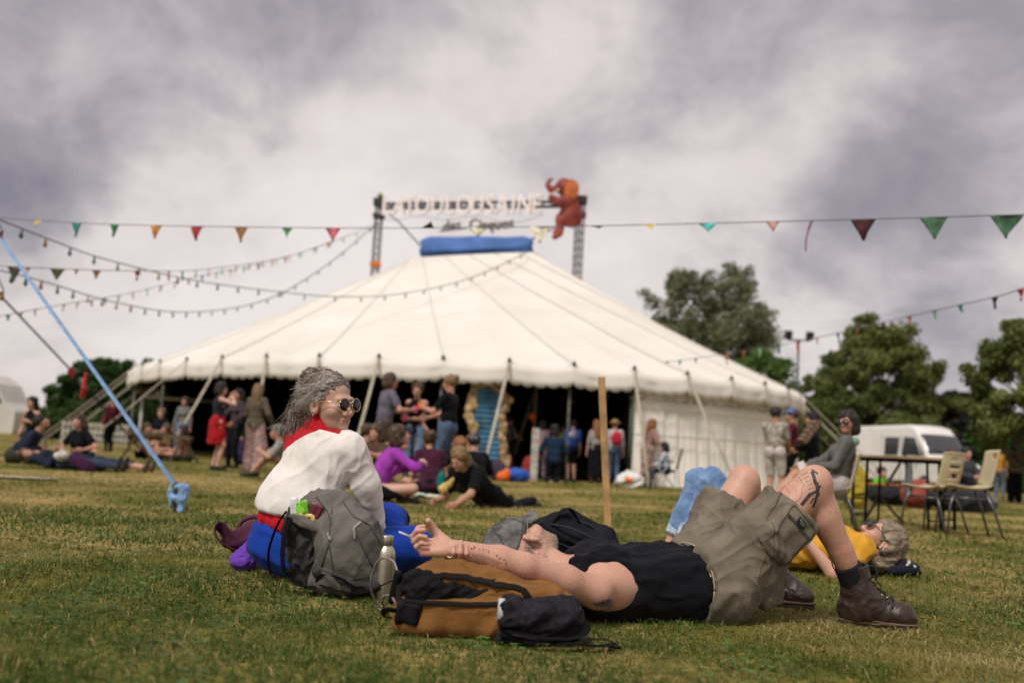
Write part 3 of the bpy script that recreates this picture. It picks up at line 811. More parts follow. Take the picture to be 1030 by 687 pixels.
    MB().sheet(rows).build('brim', wash, cp, solid=.004, sub=1)
    bc = bvh_of(cp); mb = MB()
    lines = []
    for s0 in (-.035,.0,.04): lines.append(([(s0*.5+.01*i*math.sin(s0*9), -.055+.012*i) for i in range(12)], 1))
    decal(bc, q(0,.02,.05), hf, hu, [([(-.10,.02),(-.05,.06),(.0,.08)], 1), ([(.02,-.05),(.035,.0),(.03,.05),(.0,.09)], 1), ([(-.09,-.04),(-.03,-.035),(.08,-.037)], .8)], .004, .001, 'cap_seam', mat('cap_seam', (.045,.042,.04), .95, .1), cp)
    # sunglasses: lens seen past the brim, thin gold arm along the temple
    mb = MB()
    for sx in (-1, 1): mb.lathe(q(.032*sx,.112,-.002), [(.0,-.002),(.024,-.0015),(.0245,.001),(.0,.003)], 22, axis=hf+rt*.12*sx)
    g = mb.build('sunglasses', mat('lens_black', (.006,.006,.007), .08, .1, spec=.8), root)
    mb = MB()
    for sx in (-1, 1): mb.tube([q(.056*sx,.108,.002), q(.079*sx,.06,.003), q(.083*sx,.005,.0), q(.084*sx,-.015,-.014)], .0014, 6)
    mb.tube([q(-.01,.12,.004), q(0,.124,.006), q(.01,.12,.004)], .0014, 6)
    mb.build('temple_arm', mat('gold_wire', (.75,.6,.35), .3, .05, metal=1), g)
    # stubble/grey hair behind the ear and along the jaw
    rr = np.random.default_rng(3); mb = MB()
    def strands(reg, n, ln, m, name, par, thick=.0007, out=.5, drift=None):
        mb = MB(); c = 0
        while c < n:
            p = reg(rr)
            h = bv.find_nearest(p)
            if h[0] is None: continue
            nrmv = h[1]; t = (nrmv*out + (drift if drift is not None else V((0,0,0))) + V(rr.normal(size=3))*.25).normalized()
            l = ln*rr.uniform(.5,1.2); e = h[0]+t*l; w = t.cross(nrmv); w = w.normalized() if w.length > .01 else V((0,1,0)); w *= thick
            b0 = len(mb.v); mb.v += [tuple(h[0]-w), tuple(h[0]+w), tuple(e)]; mb.f.append((b0,b0+1,b0+2)); mb.sm.append(False); c += 1
        return mb.build(name, m, par)
    greyh = mat('stubble_grey', (.30,.25,.2), .7, .3, 90)
    BV = np.empty(len(body.data.vertices)*3, np.float32); body.data.vertices.foreach_get('co', BV); BV = BV.reshape(-1,3).astype(float)
    rel = BV-v3(hc); lx, ly, lz = rel@v3(rt)/hs, rel@v3(hf)/hs, rel@v3(hu)/hs
    beard = BV[(lz < -.045+.02*(ly < .02)) & (lz > -.135) & (ly > -.012) & (np.abs(lx) < .09) & ~((np.abs(lx) < .024) & (np.abs(lz+.069) < .012) & (ly > .07))]
    nape = BV[(lz < -.0) & (lz > -.085) & (ly < -.02) & (ly > -.12) & (np.abs(lx) < .09)]
    pick = lambda A_: (lambda g: V(A_[g.integers(len(A_))] + g.normal(size=3)*.003))
    strands(pick(beard), 5200, .007, greyh, 'beard', root, thick=.00042, out=.35, drift=hu*-.8)
    strands(pick(nape), 2600, .010, greyh, 'hair', root, thick=.0005, out=.3, drift=hu*-.8)
    # armpit hair, arm and leg hair
    dk = mat('body_hair', (.05,.032,.022), .7, .3, 90)
    ap = C(.04,.06,.235)
    strands(lambda g: P(620+g.normal()*11, 621+g.normal()*3.5, 3.5), 230, .036, dk, 'body_hair', root, thick=.0006, out=.25, drift=V((.6,-.1,-.35)))
    strands(lambda g: KR.lerp(AR, g.uniform(-.02,.85)) + V(g.normal(size=3))*.06, 2600, .011, mat('leg_hair', (.16,.10,.065), .7, .3, 90), 'leg_hair', root, thick=.00022, drift=(AR-KR).normalized()*.9)
    strands(lambda g: SR.lerp(ER, g.uniform(.1,1)) + V(g.normal(size=3))*.05, 900, .010, mat('leg_hair', (.16,.10,.065)), 'arm_hair', root, thick=.0002, drift=(ER-SR).normalized()*.9)
    # tattoos
    fa = nrm(WR-ER); u0 = -fa; vv = nrm(z - u0*z.dot(u0)); org = ER.lerp(WR,.55) + V((0,-.02,.0))
    L = []; rr = np.random.default_rng(9)
    def glyph(x, y, s):
        n = rr.integers(2, 4)
        for _ in range(n):
            a0 = rr.uniform(0,1,2); k = rr.integers(0,4); e = a0 + np.array([(0,.9),(.7,0),(.6,.6),(.5,-.6)][k]); e = np.clip(e, 0, 1)
            L.append(([(x+a0[0]*s*.7, y+a0[1]*s),(x+e[0]*s*.7, y+e[1]*s)], 1))
    for i in range(11): glyph(-.058+.0125*i, .012-.00045*(i-3)**2+.004, .011)
    for i in range(15): q0 = -.052+.0075*i; L.append(([(q0*.8, -.008-.0003*i),(q0*.8+.007*(i-5)/5, .009-.0012*abs(i-5))], .8))
    for i in range(8): glyph(-.035+.0125*i, -.026-.0006*i, .009)
    L.append(([(-.05,-.012),(.05,-.016)], .6))
    decal(bv, org, u0, vv, L, .0023, .0006, 'forearm_tattoo', INK, root, step=.003)
    kk = KR; dn = nrm(HR-KR); u1 = nrm(z.cross(V((0,-1,0)))); org = P(806,489,3.9); L = []
    ux = V((1,0,0)); uy = z
    px = lambda x, y: ((x-806)/255., -(y-489)/255.)
    face = [(793,497),(791,488),(796,481),(800,478),(804,480),(805,485),(807,488),(804,491),(804,497),(801,502),(796,505)]
    L.append(([px(*p) for p in face], .8)); L.append(([px(x,y) for x,y in ((797,484),(800,483),(803,484))], .7)); L.append(([px(x,y) for x,y in ((796,489),(799,492),(799,496))], .6))
    L.append(([px(x,y) for x,y in ((790,476),(795,473),(797,468),(801,470),(804,466))], 1.4)); L.append(([px(x,y) for x,y in ((798,478),(802,472),(807,470))], 1.0))
    for i in range(7): L.append(([px(806+i*1.0,478+i*3.4), px(811+i*.9,475+i*3.6)], .8))
    decal(bv, org, ux, uy, L, .0016, .0006, 'knee_tattoo', INK, root, step=.003)
    B = [([px(815,474),px(817,486)], 1.5), ([px(818,484),px(820,498)], 1.7), ([px(819,496),px(816,509)], 1.3), ([px(822,487),px(819,492)], .9), ([px(803,507),px(812,496)], 1.6), ([px(811,497),px(818,493)], 1.1), ([px(815,472),px(820,476)],.8), ([px(812,505),px(816,499)],.6)]
    decal(bv, org, ux, uy, B, .0085, .0007, 'knee_tattoo', INK, root, step=.003)
    cig = P(411.5,539,3.38)
    o = MB().tube([cig+V((-.035,.0,.012)), cig+V((.004,0,-.001))], .003, 8).build('cigarette', mat('paper_white', (.75,.72,.68), .8, .1), None)
    tag(o, 'small hand rolled cigarette held between the raised fingers', 'cigarette')
hero_man()

def hero_seated():
    root = empty('person', (-1.0,4.4,0), 0, 'grey haired seated woman in white and red fleece and round sunglasses looking over her shoulder', 'person')
    V = Vector; z = V((0,0,1)); Y0 = 4.4
    pe = P(293,549,Y0); ne = P(327,428,Y0+.02); up = nrm(ne-pe); fw = nrm(V((.42,.9,0)) - up*V((.42,.9,0)).dot(up)); rt = fw.cross(up); A = (rt, fw, up)
    hc = P(333,405,Y0-.02); hf = nrm((.82,-.57,-.05)); hu = nrm((-.05,-.04,1)); hs = 1.07
    SR_ = ne - up*.075 + rt*.165; SL_ = ne - up*.11 - rt*.115 + fw*.03
    ER_ = P(369,487,Y0-.02); WR_ = P(378,536,Y0+.1)
    EL_ = SL_ + fw*.1 - up*.25; WL_ = EL_ + fw*.22 - up*.06
    HR_ = pe + rt*.095; HL_ = pe - rt*.095; KR_ = P(416,550,Y0+.18); KL_ = pe + V((.35,.55,.08)); AR_ = KR_ + V((-.38,.25,-.1)); AR_.z=.08; AL_ = KL_ + V((.1,-.35,0)); AL_.z = .08
    def torso_(f, e=0.):
        f.ell(ne-up*.16+rt*.02, (.145+e,.105+e,.16+e), A, k=.05); f.ell(ne-up*.33, (.148+e,.10+e,.17+e), A, k=.05); f.ell(pe+up*.08, (.165+e,.115+e,.14+e), A, k=.05)
        f.cap(SR_-rt*.015, SL_+rt*.015, .058+e, k=.04)
    def arms_(f, e=0., t=1.):
        for S, E, W in ((SR_,ER_,WR_),(SL_,EL_,WL_)):
            f.cap(S, E, .052+e, .043+e, k=.03); f.cap(E, E.lerp(W,t), .043+e, (.026+.012*(1-t))+e, k=.02)
    def legs_(f, e=0.):
        for H_, K, A_ in ((HR_,KR_,AR_),(HL_,KL_,AL_)):
            f.cap(H_, K, .100+e, .080+e, k=.06); f.cap(K, A_, .068+e, .045+e, k=.03)
    f = Field(.0068); torso_(f); arms_(f); legs_(f)
    f.cap(ne-up*.06, hc-hu*.07*hs-hf*.025, .055, .052, k=.03)
    head_prims(f, hc, hf, hu, hs)
    # fuller cheek and lips turned to the camera
    r2 = hf.cross(hu); q = lambda x, y, w: hc + (r2*x+hf*y+hu*w)*hs
    exR = hand_field(.0045, WR_, nrm((.1,.2,-1)), nrm((-1,.2,0)), side=1, curl=.3).surf(0); exL = hand_field(.0045, WL_, fw, -up, side=-1, curl=.4).surf(0)
    mc = v3(q(0,.093,-.069))
    fr = Field(.0036); head_prims(fr, hc, hf, hu, hs)
    fr.cap(hc-hu*.03-hf*.02, hc-hu*.09*hs-hf*.03-up*.03, .054, .053, k=.02)
    hv = fr.surf(1)
    def mf(C):
        mi = np.zeros(len(C), int); d = C-mc
        l = [np.abs(d@v3(x)) for x in (r2, hf, hu)]
        mi[(l[0] < .017*hs) & (l[2] < .0065*hs) & (l[1] < .02)] = 1
        return mi
    body = sdf_obj('body', f, [skin('skin_woman', (.58,.36,.265)), mat('lip_rose', (.42,.20,.16), .45, .1)], root, matfn=mf, extra=[hv, exR, exL])
    bv = bvh_of(body)
    white = cloth('fleece_white', (.74,.70,.66), .95, bump=.10, bscale=160, var=.03); red = cloth('fleece_red', (.50,.012,.022), .95, bump=.35, bscale=120, var=.08); blue = cloth('trouser_blue', (.008,.045,.33), .85, bump=.2, var=.12)
    f = Field(.0068); torso_(f, .020); arms_(f, .018, .93); f.ell(ne-up*.36-rt*.02-fw*.01, (.180,.135,.17), A, k=.06)
    f.ell(pe+up*.16-rt*.015, (.192,.145,.07), A, k=.03); f.cut(pe+up*.125, -up)
    f.cut(ne+up*.005, up)
    V_, F_ = f.surf(1); V_ = folds(V_, F_, amp=.017, scale=9, dirs=(nrm(up+rt*.7), nrm(up-rt*.5)), seed=21, stretch=.16)
    Vs_ = V_; rel = V_-v3(ne); hu_ = rel@v3(up); hr_ = rel@v3(rt); hf_ = rel@v3(fw)
    m1 = hu_+.055+.16*np.clip(-hr_/.2, -.2, 1); m2 = (.125-hr_)*1.0
    msk = np.clip(.5+np.minimum(m1, m2)*12, 0, 1)
    me_ = np_mesh('fleece', V_, F_, True); at_ = me_.attributes.new('panel', 'FLOAT', 'POINT'); at_.data.foreach_set('value', msk.astype(np.float32))
    two = white.copy(); two.name = 'fleece_two_tone'; nt = two.node_tree; b_ = nt.nodes['Principled BSDF']; src = b_.inputs['Base Color'].links[0].from_socket
    an = nt.nodes.new('ShaderNodeAttribute'); an.attribute_name = 'panel'; gt = nt.nodes.new('ShaderNodeMath'); gt.operation = 'GREATER_THAN'; gt.inputs[1].default_value = .5
    mx_ = nt.nodes.new('ShaderNodeMixRGB'); mx_.inputs['Color2'].default_value = (.50,.012,.022,1); nt.links.new(an.outputs['Fac'], gt.inputs[0]); nt.links.new(gt.outputs[0], mx_.inputs['Fac']); nt.links.new(src, mx_.inputs['Color1']); nt.links.new(mx_.outputs[0], b_.inputs['Base Color'])
    fl = link_mesh('fleece', me_, two, root)
    bf = bvh_of(fl)
    f = Field(.006); f.cap(ne-up*.03, ne+up*.05+hf*.012, .090, .082, k=.02); f.cap(ne-up*.03, ne+up*.09+hf*.014, .072, .070, k=.01, op='-'); f.cut(ne+up*.062+hf*.0, nrm(up-hf*.15)); 
    sdf_obj('collar', f, red, root, fold=dict(amp=.008, scale=16, dirs=(hf,), seed=5))
    f = Field(.0068); f.ell(pe+up*.105, (.188,.140,.095), A, k=.03); f.cut(pe+up*.155, up); f.cut(pe+up*.03, -up)
    sdf_obj('waistband', f, red, root, fold=dict(amp=.012, scale=14, dirs=(up,), seed=7))
    f = Field(.0068); f.ell(pe+up*.0, (.160,.13,.125), A, k=.05); legs_(f, .012); f.cut(V((0,0,.003)), -z)
    sdf_obj('trousers', f, blue, root, fold=dict(amp=.014, scale=9, dirs=(nrm(KR_-HR_), rt), seed=6))
    for A_, K in ((AR_,KR_),(AL_,KL_)): f = Field(.007); f.cap(A_-z*.02, A_-z*.03+V((.0,.16,0)), .042, .032, k=.02); sdf_obj('shoe', f, SHOE['shoe_dark'], root)
    # hair: a mass plus loose strands drawn back into a wild ponytail
    hgrey = mat('hair_silver', (.50,.45,.40), .45, .25, 80, spec=.5); hdark = mat('hair_greybrown', (.15,.11,.085), .5, .3, 80, spec=.5)
    f = Field(.005); AA = (r2, hf, hu)
    f.ell(q(0,-.026,.042), (.083*hs,.100*hs,.086*hs), AA, k=.02)
    f.ell(q(0,-.095,.04), (.055*hs,.055*hs,.065*hs), AA, k=.02); f.ell(q(.02,-.13,-.03), (.055*hs,.045*hs,.08*hs), AA, k=.03); f.ell(q(.01,-.105,.10), (.042*hs,.042*hs,.038*hs), AA, k=.02)
    f.ell(q(0,.09,-.012), (.072*hs,.085*hs,.082*hs), AA, k=.015, op='-'); f.ell(q(0,.03,-.095), (.09*hs,.062*hs,.07*hs), AA, k=.015, op='-')
    f.ell(q(.085,-.008,-.02), (.03*hs,.024*hs,.04*hs), AA, k=.006, op='-')
    ho = sdf_obj('hair', f, hdark, root, fold=dict(amp=.009, scale=40, dirs=(hf,nrm(hf-hu)), stretch=.10, seed=6))
    bh = bvh_of(ho); g = np.random.default_rng(5)
    def lock(n, m, name, start, mid_, end, sp0, sp1, r_=.0011, wav=.012):
        Vs = []; Fs = []; NS = 9
        for i in range(n):
            a0 = q(*start) + V(g.normal(size=3))*sp0; h = bh.find_nearest(a0); a0 = h[0]+h[1]*.002
            p1 = q(*mid_) + V(g.normal(size=3))*sp1*.6; p2 = q(*end) + V(g.normal(size=3))*sp1; ph = g.uniform(0,6.28); fr_ = g.uniform(3,9)
            pts = []
            for j in range(NS):
                t = j/(NS-1); p = a0*(1-t)**2 + p1*2*t*(1-t) + p2*t*t + V((math.sin(ph+fr_*t), math.cos(ph*1.3+fr_*t), math.sin(ph*2+fr_*t)))*wav*t
                pts.append(p)
            vi = g.uniform(.6,1.3)*r_
            b0 = len(Vs)
            for j, p in enumerate(pts):
                w = vi*(1-.7*j/NS)
                Vs += [tuple(p+V((0,0,w))), tuple(p+V((-w*.85,-w*.4,-w*.5))), tuple(p+V((w*.85,w*.4,-w*.5)))]
                if j: 
                    for c in range(3): Fs.append((b0+3*(j-1)+c, b0+3*(j-1)+(c+1)%3, b0+3*j+(c+1)%3, b0+3*j+c))
        return np.array(Vs), np.array(Fs)
    def hobj(specs, m):
        Vs = []; Fs = []; b = 0
        for s_ in specs:
            v, ff = lock(*s_[:1], None, None, *s_[1:]); Vs.append(v); Fs.append(ff+b); b += len(v)
        return link_mesh('hair_strand', np_mesh('hair_strand', np.concatenate(Vs), np.concatenate(Fs)), m, ho)
    hobj([(230, (.03,.06,.10), (.05,-.03,.115), (.03,-.14,.07), .028, .014, .0019, .004), (170, (.07,.035,.05), (.092,-.03,.06), (.05,-.13,.03), .020, .016, .0019, .004),
          (120, (.07,.02,.02), (.10,-.035,.01), (.06,-.11,-.02), .016, .02, .0014, .008), (60, (.05,.05,.09), (.10,.0,.08), (.10,-.06,-.02), .02, .022, .0014, .012)], hgrey)
    hobj([(150, (.03,-.10,.06), (.04,-.16,.03), (.04,-.17,-.10), .03, .026, .0017, .014), (120, (.04,-.12,.0), (.04,-.18,-.05), (.05,-.16,-.14), .03, .028, .0017, .016)], hgrey)
    hobj([(300, (.02,-.10,.08), (.02,-.17,.05), (.03,-.17,-.10), .03, .03, .0016, .014), (240, (.03,-.12,.02), (.03,-.18,-.05), (.05,-.15,-.15), .03, .032, .0016, .016),
          (160, (.0,-.04,.12), (.02,-.12,.10), (.02,-.17,-.04), .03, .022, .0011, .012), (26, (.0,.0,.12), (.02,-.06,.155), (.03,-.12,.10), .03, .022, .0007, .012), (30, (.06,-.04,-.02), (.09,-.07,-.09), (.08,-.05,-.15), .02, .03, .0008, .02)], hdark)
    # round sunglasses
    mb = MB(); fm = MB()
    for sx in (-1, 1):
        c = q(.034*sx,.110,-.002); ax = hf+r2*.1*sx
        mb.lathe(c, [(.0,-.002),(.0275,-.0012),(.0275,.0012),(.0,.0025)], 28, axis=ax)
        tq = ax.cross(hu).normalized(); fm.tube([c+tq*(.0285*math.cos(t))+hu*(.0285*math.sin(t)) for t in np.linspace(0,2*math.pi,25)], .0015, 6)
        fm.tube([q(.060*sx,.106,.006), q(.082*sx,.055,.008), q(.088*sx,.005,.004), q(.088*sx,-.015,-.012)], .0022, 8)
    fm.tube([q(-.010,.114,.006), q(0,.121,.009), q(.010,.114,.006)], .002, 8)
    gl = fm.build('sunglasses', mat('gold_wire', (.75,.6,.35), .3, .05, metal=1), root)
    lens_pair(mb, mat('lens_violet', (.010,.006,.013), .15, .1, spec=.4), gl)
    MB().lathe(q(.093,-.008,-.052), [(.0,-.004),(.004,0),(.0,.004)], 10).build('earring', mat('silver', (.8,.8,.8), .25, .05, metal=1), root)
hero_seated()

def hero_yellow():
    V = Vector; z = V((0,0,1)); Y0 = 6.0
    root = empty('person', (1.5,6.0,0), 0, 'woman in yellow top and blue jeans lying on her back in sunglasses', 'person')
    hc = P(885,543,Y0); hu = nrm((.74,.06,.60)); hf = nrm((-.60,-.05,.78)); hs = 1.08; ne = P(866,566,Y0); ne.z = max(ne.z, .16)
    pe = P(768,560,Y0); pe.z = .13; up = nrm(ne-pe); fw = nrm(z-up*z.dot(up)); rt = fw.cross(up); A = (rt, fw, up)
    SL_ = ne-up*.05-rt*.16; SR_ = ne-up*.05+rt*.16
    EL_ = P(838,577,5.74); WL_ = P(813,546,5.78); ER_ = SR_-up*.26-fw*.02; WR_ = ER_-up*.15+fw*.16
    KL_ = P(716,483,Y0-.05); KR_ = P(703,484,Y0+.15); AL_ = P(684,553,Y0-.05); AR_ = P(673,550,Y0+.15); AL_.z = AR_.z = .075; HL_ = pe-rt*.095; HR_ = pe+rt*.095
    def torso_(f, e=0.):
        f.ell(ne-up*.15, (.165+e,.10+e,.165+e), A, k=.05); f.ell(ne-up*.33, (.14+e,.095+e,.16+e), A, k=.05); f.ell(pe, (.165+e,.11+e,.13+e), A, k=.05); f.cap(SL_, SR_, .055+e, k=.04)
        for s_ in (-1,1): f.ell(ne-up*.17+fw*.07+rt*.06*s_, (.06+e,.06+e,.05+e), A, k=.04)
    f = Field(.0075); torso_(f)
    for S, E, W in ((SL_,EL_,WL_),(SR_,ER_,WR_)): f.cap(S, E, .05, .04, k=.03); f.cap(E, W, .04, .026, k=.02)
    for H_, K, A_ in ((HL_,KL_,AL_),(HR_,KR_,AR_)): f.cap(H_, K, .095, .062, k=.05); f.cap(K, K.lerp(A_,.4), .058, .055, k=.03); f.cap(K.lerp(A_,.4), A_, .055, .036, k=.03); f.cap(A_-z*.01, A_-z*.03+V((-.16,0,0)), .036, .026, k=.02)
    f.cap(ne-up*.04, hc-hu*.06-hf*.03, .056, .05, k=.02)
    fr = Field(.0042); head_prims(fr, hc, hf, hu, hs); r2 = hf.cross(hu); q = lambda x, y, w: hc + (r2*x+hf*y+hu*w)*hs
    ex = [fr.surf(1), hand_field(.0055, WL_, nrm(WL_-EL_), fw, side=-1).surf(0), hand_field(.0055, WR_, nrm(WR_-ER_), -fw, side=1).surf(0)]
    mc = v3(q(0,.093,-.069))
    def mf(C): mi = np.zeros(len(C), int); d = C-mc; mi[(np.abs(d@v3(r2)) < .021) & (np.abs(d@v3(hu)) < .009) & (np.abs(d@v3(hf)) < .02)] = 1; return mi
    sdf_obj('body', f, [skin('skin_woman', (.58,.36,.265)), mat('lip_rose', (.42,.20,.16))], root, matfn=mf, extra=ex)
    yel = cloth('mustard', (.58,.29,.03), .9, bump=.3)
    f = Field(.0075); torso_(f, .014)
    for S, E in ((SL_,EL_),(SR_,ER_)): f.cap(S, S.lerp(E,.42), .066, .064, k=.03)
    f.ell(ne-up*.38-z*.04, (.19,.09,.15), A, k=.04); f.cut(pe+up*.02, -up); f.cut(V((0,0,.005)), -z)
    sdf_obj('top', f, yel, root, fold=dict(amp=.030, scale=9, dirs=(nrm(rt+fw), nrm(up+fw)), seed=31, stretch=.15))
    f = Field(.0075); f.ell(pe, (.175,.125,.14), A, k=.05)
    for H_, K, A_ in ((HL_,KL_,AL_),(HR_,KR_,AR_)): f.cap(H_, K, .108, .074, k=.05); f.cap(K, K.lerp(A_,.70), .071, .060, k=.04)
    den = mat('denim_light', (.17,.27,.44), .9, .22, 11, bump=.25, bscale=300, weave=.2, col2=(.09,.165,.32))
    jn = sdf_obj('jeans', f, den, root, fold=dict(amp=.014, scale=11, dirs=(rt, nrm(rt+up)), seed=8))
    for K, A_ in ((KL_,AL_),(KR_,AR_)):
        f = Field(.006); d = nrm(A_-K); e = K.lerp(A_,.72); f.cap(e-d*.022, e+d*.022, .064, .064, k=.0); 
        f.cap(e+d*.0, e+d*.12, .058, .058, k=.0, op='-')
        sdf_obj('turned_up_cuff', f, mat('denim_pale', (.42,.50,.62), .9, .1, bump=.2), jn, fold=dict(amp=.0025, scale=22, dirs=(rt,), seed=8))
    f = Field(.0055); AA = (r2, hf, hu)
    f.ell(q(0,-.028,.046), (.09*hs,.112*hs,.094*hs), AA, k=.02); f.ell(q(0,-.095,-.04), (.08*hs,.06*hs,.09*hs), AA, k=.03); f.ell(q(-.07,-.03,.0), (.035*hs,.05*hs,.06*hs), AA, k=.02); f.ell(q(.07,-.03,.0), (.035*hs,.05*hs,.06*hs), AA, k=.02)
    f.ell(q(0,.09,-.018), (.072*hs,.085*hs,.082*hs), AA, k=.012, op='-'); f.ell(q(0,.045,-.10), (.09*hs,.075*hs,.07*hs), AA, k=.012, op='-'); f.ell(q(-.09,.0,-.03), (.03*hs,.026*hs,.035*hs), AA, k=.006, op='-')
    ho = sdf_obj('hair', f, mat('hair_ash', (.20,.155,.11), .45, .5, 26, spec=.4, col2=(.115,.088,.062)), root, fold=dict(amp=.010, scale=55, dirs=(nrm(hu-hf*.8),), stretch=.08, seed=6))
    mb = MB(); fm = MB()
    for sx in (-1, 1):
        mb.lathe(q(.034*sx,.112,.0), [(.0,-.002),(.027,-.0015),(.027,.002),(.0,.003)], 24, axis=hf+r2*.16*sx)
        fm.tube([q(.062*sx,.106,.006), q(.082*sx,.055,.006), q(.089*sx,.0,.002)], (.003), 8)
    fm.tube([q(-.01,.115,.006), q(.01,.115,.006)], .0022, 6)
    g_ = fm.build('sunglasses', mat('frame_black', (.01,.01,.01), .3, .1), root); lens_pair(mb, mat('lens_violet', (.018,.010,.022)), g_)
    MB().tube([q(-.09,-.008,-.05)+Vector((math.cos(t)*.012,0,math.sin(t)*.012)) for t in np.linspace(0,6.28,12)], .002, 6).build('earring', mat('silver', (.8,.8,.8)), root)
hero_yellow()
# ------------------------------------------------------------------ things lying around the three people
def grass_z(): return 0
V = Vector; ZU = V((0,0,1))
BLK = mat('strap_black', (.006,.006,.007), .9, .2, bump=.2, spec=.12)
def strap(mb, pts, w, t=.0022, up=ZU, n=6):
    """flat webbing through the points (smoothed)"""
    pts = [V(p) for p in pts]; out = []
    for i in range(len(pts)-1):
        p0 = pts[max(i-1,0)]; p1 = pts[i]; p2 = pts[i+1]; p3 = pts[min(i+2,len(pts)-1)]
        for k in range(n):
            t_ = k/n; out.append(.5*((2*p1)+(p2-p0)*t_+(2*p0-5*p1+4*p2-p3)*t_*t_+(3*p1-p0-3*p2+p3)*t_**3))
    out.append(pts[-1])
    mb.tube(out, [(t, w/2)]*len(out), 8, flat=up); return mb
def spline(pts, n=8):
    pts = [V(p) for p in pts]; out = []
    for i in range(len(pts)-1):
        p0 = pts[max(i-1,0)]; p1 = pts[i]; p2 = pts[i+1]; p3 = pts[min(i+2,len(pts)-1)]
        for k in range(n):
            t_ = k/n; out.append(.5*((2*p1)+(p2-p0)*t_+(2*p0-5*p1+4*p2-p3)*t_*t_+(3*p1-p0-3*p2+p3)*t_**3))
    out.append(pts[-1]); return out

def tan_pack():
    root = empty('backpack', (-.15,3.3,0), 0, 'tan and black backpack lying open under the man\'s arms', 'backpack')
    tan = mat('canvas_tan', (.21,.090,.018), .9, .16, 12, bump=.25, bscale=90, weave=.35); blk = mat('nylon_black', (.006,.006,.008), .8, .3, 14, bump=.5, bscale=22, spec=.2)
    A = (V((1,0,0)), V((0,1,0)), ZU)
    x0 = P(400,600,3.3).x; x1 = P(545,600,3.3).x
    f = Field(.006); cx = (x0+x1)/2+.03
    f.box((cx,3.36,.085), ((x1-x0)/2+.03,.13,.085), A, rnd=.035, k=.02)
    f.ell((cx-.04,3.38,.150), (.19,.12,.066), A, k=.03); f.ell((cx-.11,3.37,.160), (.12,.10,.062), A, k=.03); f.ell((x1+.02,3.40,.08), (.12,.12,.07), A, k=.04)
    # open mouth along the front top
    f.cap((x0+.035,3.24,.155), (cx+.06,3.235,.150), .046, .028, k=.008, op='-'); f.cap((cx+.04,3.235,.150), (x1-.035,3.235,.122), .03, .006, k=.008, op='-')
    f.cut((0,0,.0), -ZU)
    b = sdf_obj('main_pocket', f, tan, root, fold=dict(amp=.018, scale=9, dirs=(V((1,.2,.1)), V((.6,0,.8))), seed=3, stretch=.2))
    bv = bvh_of(b)
    f = Field(.006)
    f.cap((x0+.06,3.295,.145), (cx+.05,3.30,.14), .050, .036, k=.02); f.cap((cx+.02,3.30,.135), (x1-.04,3.29,.112), .034, .012, k=.02); f.ell((x0+.13,3.27,.143), (.07,.03,.026), k=.02)
    sdf_obj('lining', f, blk, root, fold=dict(amp=.018, scale=34, dirs=(V((.8,0,.4)),), seed=9))
    # zip lips
    zp = mat('zip_black', (.008,.007,.006), .8, .3, spec=.15)
    top = spline([(x0+.0,3.235,.13), (x0+.03,3.235,.185), (x0+.11,3.245,.207), (cx,3.245,.197), (cx+.12,3.24,.165), (x1-.02,3.23,.122)])
    lo_ = spline([(x0+.0,3.235,.13), (x0+.04,3.222,.112), (cx,3.222,.115), (x1-.02,3.23,.118)])
    mb = MB(); snap = lambda p: (lambda h: h[0]+h[1]*.006)(bv.find_nearest(p))
    mb.tube([snap(p) for p in top], [(.003,.011)]*len(top), 8, flat=(0,-1,.3)); mb.tube([snap(p) for p in lo_], [(.003,.008)]*len(lo_), 8, flat=(0,-1,.3)); mb.build('zip', zp, root)
    decal(bv, (cx,3.23,.06), (1,0,0), (0,0,1), [([(-.24,.03),(.0,.034),(.25,.022)], 1), ([(-.24,.022),(.0,.026),(.25,.014)], .5)], .0035, .001, 'stitching', mat('stitch_tan', (.16,.07,.015), .9, .1), root)
    # black corner patch and side strap
    f = Field(.005); f.box((x0+.045,3.225,.075), (.036,.014,.035), (V((1,0,-.12)), V((0,1,0)), V((.12,0,1))), rnd=.012, k=.01)
    sdf_obj('corner_patch', f, blk, root, fold=dict(amp=.01, scale=30, dirs=(V((0,0,1)),), seed=2))
    # mesh bottle pocket at the right end
    net = mat('net_grey', (.018,.018,.022), .8, .3, 60, bump=.3, bscale=260, col2=(.009,.009,.010), spec=.15)
    X = P(505,600,3.25).x
    f = Field(.006); f.cap((X+.02,3.21,.10), (X+.20,3.24,.085), .052, .062, k=.02); f.cap((X+.12,3.23,.09), (X+.235,3.26,.03), .055, .022, k=.03); f.cap((X+.0,3.19,.02), (X+.2,3.22,.02), .02, .02, k=.03)
    f.cap((X-.06,3.20,.102), (X+.035,3.215,.10), .046, .044, k=.004, op='-'); f.cut((0,0,.0), -ZU)
    sdf_obj('mesh_pocket', f, net, root, fold=dict(amp=.02, scale=14, dirs=(V((1,0,.3)),), seed=4))
    # straps trailing in the grass
    mb = MB(); Xp = lambda px, py, Y=3.15: P(px, py, Y)
    strap(mb, [(X+.0,3.17,.035), (X+.1,3.13,.03), (X+.2,3.12,.03), (X+.3,3.15,.02), (X+.36,3.2,.02)], .035)
    strap(mb, [(X+.02,3.15,.05), (X+.12,3.1,.045), (X+.22,3.14,.04), (X+.27,3.2,.06), (X+.24,3.24,.1)], .028)
    strap(mb, [(X+.22,3.16,.03), (X+.32,3.12,.045), (X+.37,3.14,.02), (X+.34,3.2,.012)], .014)
    strap(mb, [(x0-.0,3.28,.05), (x0-.035,3.26,.055), (x0-.03,3.23,.08), (x0+.01,3.22,.082)], .02)
    mb.build('strap', BLK, root)
